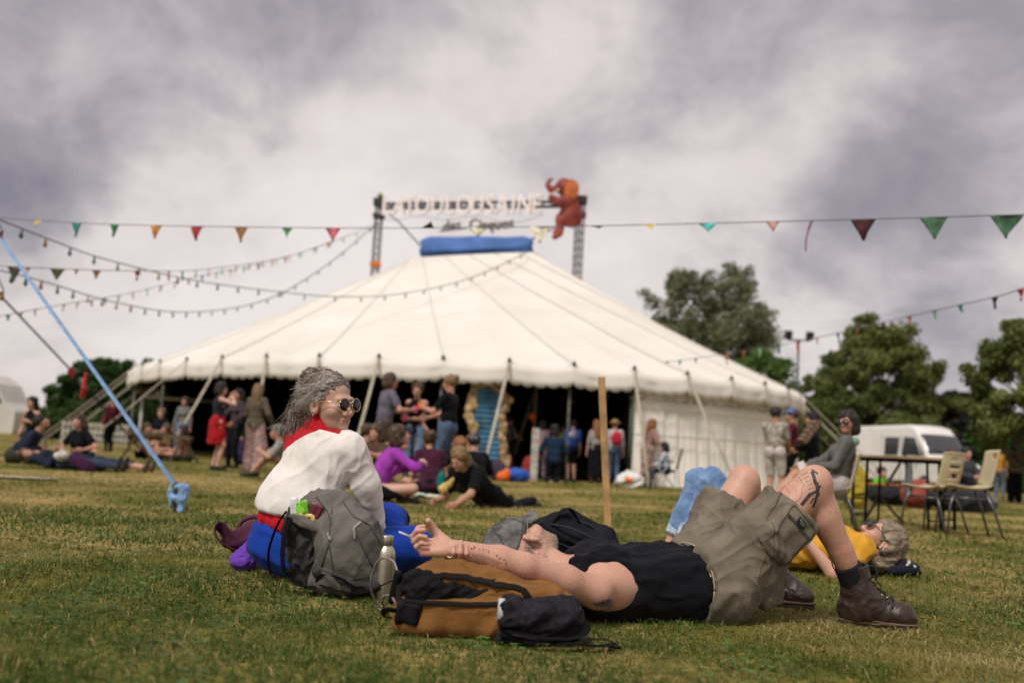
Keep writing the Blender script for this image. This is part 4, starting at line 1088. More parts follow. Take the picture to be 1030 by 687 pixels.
    MB().box((X+.265,3.13,.04), (.03,.012,.02), Matrix.Rotation(.4,3,'Z')).build('buckle', mat('plastic_black', (.015,.015,.016), .35, .1), root, bevel=.003)
    f = Field(.005); f.ell((x0+.01,3.31,.13), (.03,.04,.05), k=.02); f.cap((x0-.02,3.30,.10), (x0+.0,3.27,.19), .012, .014, k=.01)
    sdf_obj('grab_handle', f, blk, root)
    # a pale mug standing in the mesh pocket, its base to the camera
    M_ = empty('mug', (X-.0,3.2,.1), 0, 'pale cup pushed into the mesh pocket of the tan backpack', 'cup')
    mb = MB(); mb.lathe((X-.012,3.208,.102), [(.034,0),(.0385,.004),(.0385,.02),(.040,.09),(.037,.094)], 28, axis=(1,.1,-.03)); mb.build('cup_body', mat('cup_pale', (.50,.50,.52), .35, .06), M_)
    mb = MB(); c_ = V((X-.0125,3.2065,.102)); ax = V((1,.1,-.03)).normalized(); u = ax.cross(ZU).normalized(); w_ = ax.cross(u)
    mb.tube([c_+u*.030*math.cos(t)+w_*.030*math.sin(t) for t in np.linspace(0,2*math.pi,29)], .0016, 6); mb.build('base_ring', mat('cup_ring', (.32,.32,.34), .4, .1), M_)
tan_pack()

def bottle():
    c = GY(385, 4.0); s = 1.0
    root = empty('water_bottle', c, 0, 'brushed steel water bottle standing between the two backpacks', 'bottle')
    st = mat('steel_brushed', (.52,.46,.36), .36, .08, 5, metal=.9, bump=.05)
    MB().lathe(c, [(.036,0),(.039,.004),(.0395,.02),(.0395,.165),(.037,.185),(.029,.200),(.024,.206),(.0235,.210)], 40).build('flask', st, root)
    MB().lathe(c+V((0,0,.209)), [(.0262,0),(.027,.002),(.027,.034),(.0255,.037)], 40).build('lid', mat('steel_lid', (.46,.41,.33), .3, .06, 5, metal=.9), root)
bottle()

def grey_pack():
    root = empty('backpack', (-.72,4.0,0), 0, 'grey hiking backpack leaning behind the seated woman, top open on snacks', 'backpack')
    g = mat('nylon_grey', (.13,.118,.104), .78, .16, 8, bump=.35, bscale=40, weave=.25); dk = mat('nylon_dark', (.03,.028,.027), .8, .3, 14, bump=.4)
    Y = 4.02; Q = lambda px, py, dY=0.: P(px, py, Y+dY)
    f = Field(.0062); A = (V((.96,.1,.25)), V((-.1,.99,.05)), V((-.28,-.05,.96)))
    f.cap(Q(330,522,.06), Q(350,575,.02), .085, .105, k=.06); f.cap(Q(338,520,.06), Q(372,560,.02), .085, .085, k=.06)
    f.cap(Q(312,516,.05), Q(332,560,.03), .06, .095, k=.05); f.ell(Q(352,548,-.03), (.13,.085,.15), A, k=.05); f.ell(Q(374,578,.03), (.07,.08,.07), k=.05); f.ell(Q(340,585,.0), (.10,.09,.06), k=.05)
    f.ell(Q(322,508,.10), (.10,.06,.045), A, k=.03)
    f.ell(Q(306,517,-.03), (.055,.06,.038), A, k=.01, op='-'); f.cap(Q(296,528,-.05), Q(312,560,-.05), .03, .03, k=.02, op='-')
    f.cut((0,0,.0), -ZU)
    b = sdf_obj('pack_body', f, g, root, fold=dict(amp=.035, scale=8, dirs=(V((.5,0,1)), V((-.7,0,1))), seed=17, stretch=.18))
    bv = bvh_of(b)
    f = Field(.0062); f.ell(Q(306,519,.02), (.065,.05,.035), A, k=.02); f.cap(Q(298,530,.0), Q(318,575,.0), .045, .05, k=.03); f.cap(Q(290,545,.02), Q(302,580,.0), .02, .025, k=.03)
    sdf_obj('back_panel', f, dk, root, fold=dict(amp=.03, scale=16, dirs=(V((.4,0,1)),), seed=7))
    f = Field(.006); f.ell(Q(305,525,-.06), (.068,.008,.024), (V((.93,0,-.36)), V((0,1,0)), V((.36,0,.93))), k=.02); f.cap(Q(304,527,-.065), Q(331,537,-.06), .010, .005, k=.02)
    sdf_obj('lid_flap', f, g, root, fold=dict(amp=.006, scale=26, dirs=(V((1,0,-.4)),), seed=5))
    # front panel seams, zip and webbing
    S = MB()
    sn = lambda px, py: (lambda h: h[0]+h[1]*.0025 if h[0] is not None else Q(px,py))(bv.ray_cast(CAM, (P(px,py,4)-CAM).normalized()))
    def sline(mb, pts, w=.003):
        o = []
        for a, b_ in zip(pts[:-1], pts[1:]):
            for i in range(6): o.append(sn(a[0]+(b_[0]-a[0])*i/6, a[1]+(b_[1]-a[1])*i/6))
        mb.tube(o, [(.0015, w)]*len(o), 6, flat=(0,-1,0))
    for l in ([(334,510),(331,545),(322,575)], [(355,530),(366,552),(377,575)], [(331,545),(336,580),(345,590)], [(345,505),(356,520),(372,528),(384,548)], [(318,500),(330,515),(334,530)], [(325,573),(350,583),(375,578)]): sline(S, l)
    S.build('seam', mat('seam_grey', (.07,.065,.06), .9, .1), root)
    for l_ in ([(363,525),(356,531),(357,545)], [(330,536),(333,545)]): S = MB(); sline(S, l_, .006); S.build('zip_puller', mat('puller_grey', (.28,.26,.24), .7, .1), root)
    mb = MB()
    strap(mb, [Q(291,520,-.06), Q(287,535,-.07), Q(284,558,-.07), Q(286,578,-.03)], .030); strap(mb, [Q(288,514,-.03), Q(278,530,-.02), Q(270,556,.0), Q(272,577,.0)], .022)
    strap(mb, [Q(322,588,-.10), Q(340,594,-.13), Q(365,596,-.13), Q(385,588,-.12), Q(396,583,-.08)], .022); strap(mb, [Q(320,585,-.08), Q(326,578,-.1), Q(345,583,-.12), Q(360,592,-.13)], .03)
    strap(mb, [Q(286,575,-.02), Q(300,588,-.06), Q(318,590,-.08)], .03)
    mb.build('strap', BLK, root)
    f = Field(.006); f.cap(Q(322,575,-.07), Q(352,590,-.085), .028, .03, k=.02); f.cap(Q(352,590,-.085), Q(378,590,-.06), .03, .02, k=.02); f.cut((0,0,0), -ZU); sdf_obj('base_panel', f, dk, root, fold=dict(amp=.012, scale=20, dirs=(V((1,0,0)),), seed=2))
    # food packets in the open lid
    def pack(px, py, w, h, cols, label, cat, rz, kind='voronoi', dz=0.):
        f = Field(.004); c = Q(px,py,-.04); A = (V((math.cos(rz),0,math.sin(rz))), V((0,1,0)), V((-math.sin(rz),0,math.cos(rz))))
        f.box(c, (w,.009,h), A, rnd=.005, k=.003)
        o = sdf_obj('snack_packet', f, pattern_mat('packet_'+cat.replace(' ','_')+str(px), cols, 60, kind, .35), None, fold=dict(amp=.003, scale=50, dirs=(A[2],), seed=px)); tag(o, label, cat, 'food packets in the grey backpack')
    pack(296,509,.014,.034, [(.75,.76,.74),(.6,.62,.62)], 'white and silver packet standing at the left of the pack opening', 'packet', .1)
    pack(303,511,.028,.028, [(.12,.42,.02),(.25,.62,.05),(.08,.3,.02)], 'bright green snack packet in the open grey backpack', 'packet', .25)
    pack(309,520,.034,.018, [(.62,.42,.06),(.18,.05,.02),(.7,.55,.2)], 'small packet with yellow and brown print on top of the snacks', 'packet', -.15)
    pack(317,514,.026,.030, [(.17,.02,.04),(.11,.012,.03)], 'dark red packet wedged at the right of the snacks', 'packet', -.3, 'noise')
grey_pack()

def cord():
    Y = 3.75; Q = lambda px, py, Yy=Y: P(px, py, Yy)
    pts = spline([Q(400,577,3.4), Q(396,565,3.45), Q(385,561,3.55), Q(377,570,3.62), Q(373,590,3.66), G(380,614)+V((0,0,.012)), G(389,619)+V((0,0,.012)), Q(384,606,3.5), Q(387,599,3.45), Q(394,600,3.3), Q(398,607,3.25)])
    o = MB().tube(pts, .0038, 8).build('cord', mat('cord_grey', (.24,.23,.25), .8, .3, 120)); tag(o, 'thin grey cord looping out of the tan backpack beside the bottle', 'cord')
cord()

def black_pack():
    root = empty('backpack', (.25,5.2,0), 0, 'black backpack lying on the grass behind the man\'s cap', 'backpack')
    Y = 5.1; Q = lambda px, py, d=0.: P(px, py, Y+d)
    k = mat('nylon_navyblack', (.007,.008,.012), .8, .3, 12, bump=.4, bscale=30, spec=.2)
    f = Field(.008); f.cap(Q(553,542), Q(602,545), .10, .085, k=.04); f.cap(Q(566,527,.05), Q(592,534,.05), .06, .05, k=.04); f.cap(Q(545,537), Q(560,528), .03, .04, k=.04); f.cut((0,0,0), -ZU)
    b = sdf_obj('pack_body', f, k, root, fold=dict(amp=.03, scale=10, dirs=(V((1,0,-.5)),), seed=8)); 
    mb = MB(); strap(mb, [Q(549,535,-.06), Q(560,519,-.05), Q(570,511,-.03), Q(577,516,-.02), Q(584,527,-.03)], .035); strap(mb, [Q(540,532,-.06), Q(547,524,-.05), Q(556,523,-.05)], .022); mb.build('shoulder_strap', BLK, root)
    mb = MB(); strap(mb, [Q(551,527,-.07), Q(575,531,-.13), Q(610,548,-.10)], .02); strap(mb, [Q(552,541,-.11), Q(575,551,-.12), Q(600,557,-.1)], .015); strap(mb, [Q(580,522,-.02), Q(598,531,-.04), Q(612,545,-.05)], .012)
    mb.build('webbing', mat('webbing_navy', (.03,.032,.06), .8, .2), root)
black_pack()
def purple_bag():
    root = empty('bag', (-1.25,4.9,0), 0, 'plum coloured bag with thick straps on the grass left of the seated woman', 'bag')
    Y = 4.75; Q = lambda px, py, d=0.: P(px, py, Y+d); m = mat('plum_canvas', (.075,.012,.04), .85, .2, bump=.3)
    f = Field(.007); f.cap(Q(236,543), Q(258,538), .045, .07, k=.04); f.cap(Q(243,552), Q(262,553), .03, .04, k=.04); f.cut((0,0,0), -ZU)
    sdf_obj('bag_body', f, m, root, fold=dict(amp=.02, scale=14, dirs=(V((1,0,.5)),), seed=8))
    mb = MB(); strap(mb, [Q(236,553,-.05), Q(222,545,-.08), Q(216,534,-.08), Q(221,529,-.06), Q(232,541,-.05), Q(240,548,-.05)], .06, .005)
    mb.build('shoulder_strap', m, root); mb = MB(); mb.tube(spline([Q(238,535,-.02), Q(243,525,.0), Q(253,520,.0), Q(262,521,.0)]), .010, 8); mb.build('handle', m, root)
    o = Field(.007); o.ell(Q(246,562,-.12), (.06,.06,.045), k=.02); o.ell(Q(252,553,-.1), (.035,.05,.05), k=.03); o.cut((0,0,0), -ZU)
    t = sdf_obj('folded_cloth', o, cloth('violet', (.13,.05,.38), .9), None, fold=dict(amp=.02, scale=20, dirs=(V((1,0,.4)),), seed=3)); tag(t, 'violet cloth bundle tucked between the plum bag and the woman', 'cloth')
purple_bag()
def knee_straps():
    Y = 5.3; Q = lambda px, py, d=0.: P(px, py, Y+d)
    root = empty('bag', (-.75,5.3,0), 0, 'dark grey bag with padded straps lying beyond the blue trousers', 'bag')
    f = Field(.007); f.cap(Q(380,521), Q(402,523), .035, .045, k=.03); f.ell(Q(388,527), (.09,.08,.05), k=.03); sdf_obj('bag_body', f, mat('nylon_dark', (.03,.028,.027)), root, fold=dict(amp=.02, scale=18, dirs=(V((1,0,.2)),), seed=3))
    mb = MB(); strap(mb, [Q(376,514,-.08), Q(388,515,-.12), Q(400,518,-.12), Q(408,526,-.1)], .035, .008); strap(mb, [Q(377,521,-.1), Q(390,523,-.13), Q(399,527,-.12)], .03, .008)
    mb.build('padded_strap', mat('strap_grey', (.085,.07,.072), .8, .15), root)
knee_straps()
def head_rest():
    f = Field(.008); c = P(900,577,6.05); f.ell((c.x,6.05,.04), (.14,.15,.05), k=.03); f.cap(P(893,566,6.1), P(908,574,6.1), .05, .04, k=.03); f.cut((0,0,0), -ZU)
    o = sdf_obj('folded_jacket', f, cloth('navydark', (.012,.013,.025)), None, fold=dict(amp=.02, scale=16, dirs=(V((1,0,.4)),), seed=3)); tag(o, 'dark folded jacket under the head of the woman in yellow', 'jacket')
    f = Field(.006); f.ell(P(912,571,5.95), (.05,.04,.03), k=.02); o = sdf_obj('cloth', f, cloth('offwhite', (.55,.52,.5)), None, fold=dict(amp=.02, scale=26, dirs=(V((1,0,.8)),), seed=3)); tag(o, 'small crumpled white cloth behind the grey haired head of the lying woman', 'cloth')
head_rest()
def stake():
    b = G(613,541); t = P(605,379,b.y)
    root = empty('wooden_stake', b, 0, 'thin square wooden stake driven upright into the grass in front of the tent', 'stake')
    MB().bar(b-V((0,0,.1)), t, .052, .05, up=(0,1,0)).build('post', mat('pine', (.42,.25,.10), .8, .2, 7, bump=.3, bscale=20), root, bevel=.005)
stake()
def chalk():
    c = G(20,482); mb = MB(); ring = []; n = 40; vs = [(c.x, c.y, .035)]
    for k in range(n): a = 2*math.pi*k/n; r_ = 1+.22*vnoise(np.array([[math.cos(a)*3,math.sin(a)*3,1.]]))[0]; vs.append((c.x+.42*r_*math.cos(a), c.y+.16*r_*math.sin(a), .03))
    mb.add(vs, [(0,1+k,1+(k+1)%n) for k in range(n)]); o = mb.build('bare_patch', mat('bare_earth', (.36,.31,.24), .95, .2, 3)); tag(o, None, None, kind='structure')
chalk()
# ------------------------------------------------------------------ the big top
TC = V((-2.75, 39.77, 0)); _a = R(63.58); TN = V((math.cos(_a), -math.sin(_a), 0)); TU = V((math.sin(_a), math.cos(_a), 0))   # TN is the long axis, towards the camera
TA, TB, EZ = 11.62, 16.29, 2.80
RID_L = P(422,254,41.2); RID_R = P(533,254,38.9); RZ = (RID_L.z+RID_R.z)/2 - .2
def ell_pt(th, s=1.0, z=0.0):
    p = TC + TU*(TA*s*math.cos(th)) + TN*(TB*s*math.sin(th)); return V((p.x, p.y, z))
def ridge_pt(th):
    c, s_ = math.cos(th), math.sin(th); m = (RID_L+RID_R)/2; h = (RID_R-RID_L).length/2
    d = (RID_R-RID_L).normalized(); t = max(-1, min(1, c*1.6))
    p = m + d*h*t + V((-.3,-.95,0))*(.55*s_) + d*.35*c; return V((p.x, p.y, RZ))
NP = 48                          # radial seams / eave poles
def th_of(i): return 2*math.pi*i/NP
def roof_pt(th, v, lift=0.0, droop=True):
    """v 0 at the eave, 1 at the crown"""
    ph = (th/(2*math.pi)*NP) % 1.0; between = math.sin(math.pi*ph); wide = math.sin(math.pi*((th/(2*math.pi)*NP/2) % 1.0))
    E = ell_pt(th, 1-.004*between, EZ); K = ridge_pt(th)
    p = E.lerp(K, v); z = EZ + (K.z-EZ)*(v**1.03)
    sag = -.04*between*(1-v)**6 - .05*wide*(v*(1-v)*2) + .05*(vnoise(np.array([[th*9, v*5, 1.]]))[0]-.5)*v*(1-v)*4
    z += .05*(1-between)**5*(1-v)**6 + sag
    p.z = z + lift; return p
def tent():
    root = empty('circus_tent', (TC.x, TC.y, 0), 0, 'large cream round big top with scalloped eaves and a blue cupola', 'tent')
    cream = mat('canvas_cream', (.74,.705,.645), .85, .02, .35, bump=.35, bscale=1.2, col2=(.66,.625,.56))
    wallm = mat('canvas_wall', (.86,.82,.745), .9, .06, .7, bump=.25, bscale=3, col2=(.76,.72,.65))
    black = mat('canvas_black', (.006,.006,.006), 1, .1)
    nth = NP*8; nv = 26; mb = MB(); rows = []
    for j in range(nv+1):
        v = (j/nv); rows.append([roof_pt(2*math.pi*i/nth, v) for i in range(nth+1)])
    mb.sheet(rows); roof = mb.build('roof', cream, root)
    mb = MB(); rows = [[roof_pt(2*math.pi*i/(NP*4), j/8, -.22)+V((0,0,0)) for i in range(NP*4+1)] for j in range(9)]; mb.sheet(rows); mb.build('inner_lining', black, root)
    # radial seams: doubled canvas with stitching holes
    mb = MB()
    for k in range(0, NP, 2):
        th = th_of(k); d = 6.2831/900
        pts = [roof_pt(th, v/40, .018) for v in range(0, 41)]
        mb.tube(pts, [(.006,.04)]*41, 6, flat=(0,0,1))
    mb.build('seam', mat('canvas_seam', (.71,.675,.615), .9, .02), root)
    mb = MB()
    for k in range(0, NP, 4):
        th = th_of(k)
        for v in range(2, 118, 3):
            p = roof_pt(th, v/120, .035); q_ = roof_pt(th, (v+1.1)/120, .035)
            mb.tube([p, q_], [(.003,.010)]*2, 5, flat=(0,0,1))
    mb.build('lacing', mat('lacing_brown', (.68,.645,.585), .9, .06), root)
    # valance with scalloped lower edge
    nsc = 240; mb = MB(); rows = [[], [], [], []]; h = .50
    for i in range(nsc*6+1):
        th = 2*math.pi*i/(nsc*6); E = roof_pt(th, 0); sc_ = abs(math.sin(math.pi*i/6))
        wob = .03*math.sin(th*41)+.02*math.sin(th*97+1)
        o = (E-TC); o.z = 0; o.normalize()
        for r_, (dz, oo) in enumerate(((0,.0), (-.16,.005+wob*.3), (-.34,.01+wob*.6), (-h+.06-.075*sc_**.6, .01+wob*.7))): 
            p = E + o*oo; p.z = E.z+dz; rows[r_].append(p)
    mb.sheet(rows); mb.build('valance', cream, root, solid=.006)
    # eave knobs where the poles come through
    ir = mat('iron_dark', (.05,.045,.03), .6, .3, metal=.3); mb = MB()
    for k in range(NP):
        p = roof_pt(th_of(k), 0); mb.lathe(p+V((0,0,.02)), [(.05,-.02),(.06,.02),(.035,.03),(.025,.07),(.015,.08)], 10)
    mb.build('pole_cap', ir, root)
    # side wall (right part and behind); the front and the left end stand open
    def th_at(px):   # front side angle seen in a column of the photo
        best = None
        for i in range(0, 1000):
            th = math.pi*i/1000
            p = ell_pt(th, 1.0, 1.5); r_ = p-CAM; x = r_.dot(cR)/r_.dot(cF)*FPX+CXP
            if best is None or abs(x-px) < best[0]: best = (abs(x-px), th)
        return best[1]
    tw = th_at(640)
    def wall(t0, t1, m, s=.985, n=240, name='side_wall', ple=.055, z1=EZ-.02):
        mb = MB(); rows = [[] for _ in range(6)]
        for i in range(n+1):
            th = t0+(t1-t0)*i/n; w_ = ple*(.5*math.sin(th*NP*3)+.35*math.sin(th*NP*7.3+1)+.3*math.sin(th*211))
            for j in range(6):
                f_ = j/5; p = ell_pt(th, s, 0); o = (p-TC).normalized(); zz = z1*f_; 
                p = p + o*(w_*(1-f_*.75)+.10*(1-f_)**2 - .05*math.sin(f_*math.pi)); p.z = zz; rows[j].append(p)
        mb.sheet(rows); return mb.build(name, m, root)
    wall(-.75, tw, wallm, n=520); 
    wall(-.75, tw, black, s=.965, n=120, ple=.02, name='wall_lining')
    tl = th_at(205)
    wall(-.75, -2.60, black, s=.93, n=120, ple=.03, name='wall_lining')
    wall(-.75, -2.55, wallm, s=.985, n=200)
    # a black back cloth across the inside so that the opening reads dark
    # wooden doorway edge of the wall
    e = ell_pt(tw, .985); MB().tube([V((e.x,e.y,0)), V((e.x,e.y,EZ-.1))], .05, 8).build('wall_pole', mat('pole_green', (.10,.13,.08), .8, .2), root)
    # second scallop band and rows of eyelets on the wall
    mb = MB()
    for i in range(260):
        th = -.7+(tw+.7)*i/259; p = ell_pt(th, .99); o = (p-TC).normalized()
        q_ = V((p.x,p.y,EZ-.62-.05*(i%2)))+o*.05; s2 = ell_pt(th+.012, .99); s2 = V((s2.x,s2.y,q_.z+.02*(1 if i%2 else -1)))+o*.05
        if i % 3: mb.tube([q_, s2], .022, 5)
    mb.build('eyelet_row', mat('eyelet_brown', (.30,.26,.21), .9, .3), root)  # small dark marks along the upper wall
    mb = MB()
    for zz in (1.9, 1.25): mb.tube([ell_pt(-.6+(tw+.6)*i/120, .991, zz)+ (ell_pt(-.6+(tw+.6)*i/120)-TC).normalized()*.05 for i in range(121)], .014, 5)
    mb.build('wall_rope', mat('rope_brown', (.40,.36,.28), .9, .2), root)
    # eave poles inside the open front
    mb = MB()
    pole = mat('pole_grey', (.17,.16,.14), .7, .2)
    for k in range(NP):
        th = th_of(k); 
        a = ell_pt(th, .985); m_ = MB().tube([V((a.x,a.y,0)), V((a.x,a.y,EZ-.05))], .03, 8)
        if math.sin(th) > -.35 and k % 2 == 0 and not(tw-2.4 < th < tw or th > 6.2): m_.build('eave_pole', pole, root)
    # guy straps from the eave to the ground, flat and pale
    gm = mat('webbing_beige', (.40,.355,.27), .85, .12, 8)
    def strap_to(p, g, w=.042):
        o = V((g.x-p.x, g.y-p.y, 0)).normalized()
        MB().tube([p, p.lerp(g,.5)-V((0,0,.05)), g], [(.012,w)]*3, 6, flat=o.cross(ZU).cross(g-p)).build('guy_strap', gm, root)
        MB().tube([g-o*.02+V((0,0,-.2)), g+o*.12+V((0,0,.45))], .022, 8).build('ground_stake', ir, root)
    for k in range(NP):
        th = th_of(k); p = roof_pt(th, 0, -.02); r_ = p-CAM; px = r_.dot(cR)/r_.dot(cF)*FPX+CXP
        if math.sin(th) < -.5 or (200 < px < 780 and math.sin(th) > 0): continue
        o = TU*(math.cos(th)/TA)+TN*(math.sin(th)/TB); o.normalize(); g = p + o*3.0; g.z = .02; strap_to(p, g)
    for pe_, pg in ((217,158),(250,232),(311,290),(405,374),(478,449),(640,655),(685,737),(726,771),(763,800)):
        th = th_at(pe_); k = round(th/(2*math.pi)*NP); p = roof_pt(th_of(k), 0, -.02); r_ = p-CAM; px = r_.dot(cR)/r_.dot(cF)*FPX+CXP
        g = GY(pg+(px-pe_), p.y-2.6 if pe_ < 600 else p.y-2.0, .02); strap_to(p, g)
    # dark prop poles leaning in the entrance
    for (x1, y1, x2, y2, Y) in ((511,474,537,395,27.6), (534,446,541,372,27.9)): 
        a = GY(x1 if Y < 27.7 else 534, Y); b = P(x2, y2, Y); MB().tube([a, b], .05, 8).build('prop_pole', pole if Y < 27.7 else gm, root)
    # cupola
    blue = mat('canvas_blue', (.07,.16,.42), .8, .12, 1.5, bump=.2, bscale=4)
    m = (RID_L+RID_R)/2; d = (RID_R-RID_L).normalized(); hl = (RID_R-RID_L).length/2
    f = Field(.06); w_ = d.cross(ZU).normalized()
    f.cap(m-d*(hl-.60)+ZU*.2, m+d*(hl-.45)+ZU*.22, .42, .42, k=.1); f.cap(m-d*(hl-.45)-ZU*.05, m+d*(hl-.15)-ZU*.05, .30, .30, k=.2)
    f.cap(m+d*(hl-.5)+ZU*.2, m+d*(hl+.05)+ZU*.52, .18, .07, k=.3); f.cap(m-d*(hl-.5)+ZU*.2, m-d*(hl-.1)+ZU*.45, .2, .07, k=.3)
    f.cut(m-ZU*.22, -ZU)
    cup = sdf_obj('cupola', f, blue, root, fold=dict(amp=.09, scale=1.6, dirs=(d,), seed=3, stretch=.1))
    MB().lathe(m+d*(hl-.3)-w_*-.30+ZU*.02, [(.07,-.02),(.07,.02)], 12, axis=TN).build('cupola_ring', mat('ring_pale', (.5,.55,.6), .5, .1), cup)
    return root
TENT = tent()

def lattice(mb, a, b, w, r=.025, n=None, up=None):
    """square lattice truss from a to b"""
    a = V(a); b = V(b); t = (b-a).normalized(); L = (b-a).length
    u = V(up) if up is not None else (V((0,0,1)) if abs(t.z) < .9 else TU); u = (u-t*u.dot(t)).normalized(); v = t.cross(u)
    cs = [(u*sx+v*sy)*w/2 for sx, sy in ((-1,-1),(1,-1),(1,1),(-1,1))]
    for c in cs: mb.tube([a+c, b+c], r, 6)
    n = n or max(2, int(L/w))
    for i in range(n):
        p = a+t*(L*i/n); q_ = a+t*(L*(i+1)/n)
        for k in range(4): mb.tube([p+cs[k], q_+cs[(k+1)%4]], r*.6, 5, caps=False)
        for k in range(4): mb.tube([p+cs[k], p+cs[(k+1)%4]], r*.6, 5, caps=False)
MAST_L = P(382,205,41.6); MAST_R = P(584,203,38.4)
def masts():
    steel = mat('truss_steel', (.16,.155,.16), .5, .25, metal=.5); orange = mat('paint_orange', (.65,.16,.03), .6, .1)
    out = []
    for i, T in enumerate((MAST_L, MAST_R)):
        nm = ('left', 'right')[i]
        base = V((T.x, T.y, 0)); root = empty('king_mast', base, 0, 'lattice steel king mast rising through the %s side of the tent roof' % nm, 'mast', 'lattice king masts of the big top')
        mb = MB(); lattice(mb, base, T, .26, .024, n=34); mb.build('lattice', steel, root)
        px, py = ((377,266),(581,283))[i]; c = P(px, py, T.y); c.x, c.y = T.x, T.y
        MB().box(c-V((0,0,.0)), (.40,.40,.22)).build('sleeve', orange, root)
        MB().box(T+V((0,0,.05)), (.5,.5,.30)).box(T+V((0,0,-.55)), (.46,.46,.2)).build('head_block', mat('head_black', (.03,.03,.03), .6, .2), root, bevel=.02)
        if i == 1: MB().lathe(c-V((0,0,.95)), [(.22,0),(.30,.1),(.26,.5),(.2,.7)], 12).build('canvas_boot', mat('canvas_cream', (.79,.745,.68)), root)
        else: MB().lathe(T+V((0,0,.2)), [(.0,0),(.12,.06),(.12,.2),(.0,.3)], 12).build('lamp_cap', mat('olive_paint', (.2,.25,.05), .5, .1), root)
        out.append(root)
    # ropes from the masts to the cupola
    o = MB()
    for a, b in ((P(400,222,41.5), RID_L+ZU*.3), (P(556,230,38.6), RID_R+ZU*.5)):
        T = MAST_L if a.x < MAST_R.x-3 else MAST_R; o.tube([T-ZU*.2, a, b], .03, 6)
    tag(o.build('hoist_rope', mat('rope_dark', (.04,.04,.045), .8, .2)), 'dark hoisting ropes from the masts to the blue cupola', 'rope')
masts()
def text_mesh(txt, size, depth, bold=0.0, spacing=1.0):
    cu = bpy.data.curves.new('t', 'FONT'); cu.body = txt; cu.size = size; cu.extrude = depth; cu.offset = bold; cu.space_character = spacing; cu.align_x = 'LEFT'; cu.resolution_u = 4
    o = bpy.data.objects.new('t', cu); COL.objects.link(o); bpy.context.view_layer.update()
    me = bpy.data.meshes.new_from_object(o.evaluated_get(bpy.context.evaluated_depsgraph_get())); bpy.data.objects.remove(o); bpy.data.curves.remove(cu)
    return me
def sign():
    A = MAST_L+V((.1,0,-.12)); B = MAST_R+V((-.1,0,-.12)); t = (B-A).normalized(); n = t.cross(ZU).normalized()
    if n.y > 0: n = -n
    root = empty('rooftop_sign', (A+B)/2-ZU*0, 0, 'white letters on a black horizontal truss between the two masts', 'sign')
    mb = MB(); lattice(mb, A+ZU*.02, B+ZU*.02, .20, .034, n=12, up=(0,0,1)); mb.build('truss', mat('head_black', (.03,.03,.03)), root)
    wht = mat('letter_white', (.80,.72,.70), .6, .04); 
    up = t.cross(n)*-1; up = up if up.z > 0 else -up
    cx_ = lambda px, T0=A, T1=B: T0 + t*((px-MPX0)/(MPX1-MPX0)*(T1-T0).length)
    MPX0, MPX1 = 384., 583.
    word = [('L',392),('A',405.5),('T',417),('O',430.5),('U',446),('L',459),('O',473.5),('U',487),('S',500),('A',512),('I',523),('N',534),('E',546)]
    for ch, px in word:
        me = text_mesh(ch, 1.12, .06, bold=.012)
        vs = np.array([v.co[:] for v in me.vertices]); w_ = vs[:,0].max()-vs[:,0].min(); cx0 = (vs[:,0].max()+vs[:,0].min())/2
        c = cx_(px) + n*.2 - up*.40
        for v in me.vertices: q_ = v.co.copy(); v.co = c + t*(q_.x-cx0)*.78 + up*q_.y + n*q_.z
        o = link_mesh('letter', me, wht, root); o['label'] = 'white letter %s' % ch
    me = text_mesh('des  Cirques', .62, .03, bold=.01)
    c = cx_(452) + n*.1 - up*1.12
    for v in me.vertices: q_ = v.co.copy(); v.co = c + t*(q_.x*1.0) + up*(q_.y+q_.x*.06+.05*math.sin(q_.x*2)) + n*q_.z
    link_mesh('script_lettering', me, mat('bulb_brown', (.10,.06,.04), .6, .5, 8, col2=(.03,.035,.03)), root)
    MB().tube([cx_(449)-up*1.1+n*.08, cx_(478)-up*.95+n*.08, cx_(522)-up*.80+n*.08], .03, 6).build('script_bar', mat('rope_dark', (.04,.04,.045)), root)
    # festooned wires under the letters
    mb = MB(); mb.tube(spline([cx_(387)-up*.5, cx_(400)-up*.62, cx_(425)-up*.42, cx_(452)-up*.6, cx_(486)-up*.45, cx_(520)-up*.75, cx_(552)-up*.4]), .012, 5); mb.build('cable', mat('cable_pale', (.35,.3,.3), .8, .1), root)
sign()
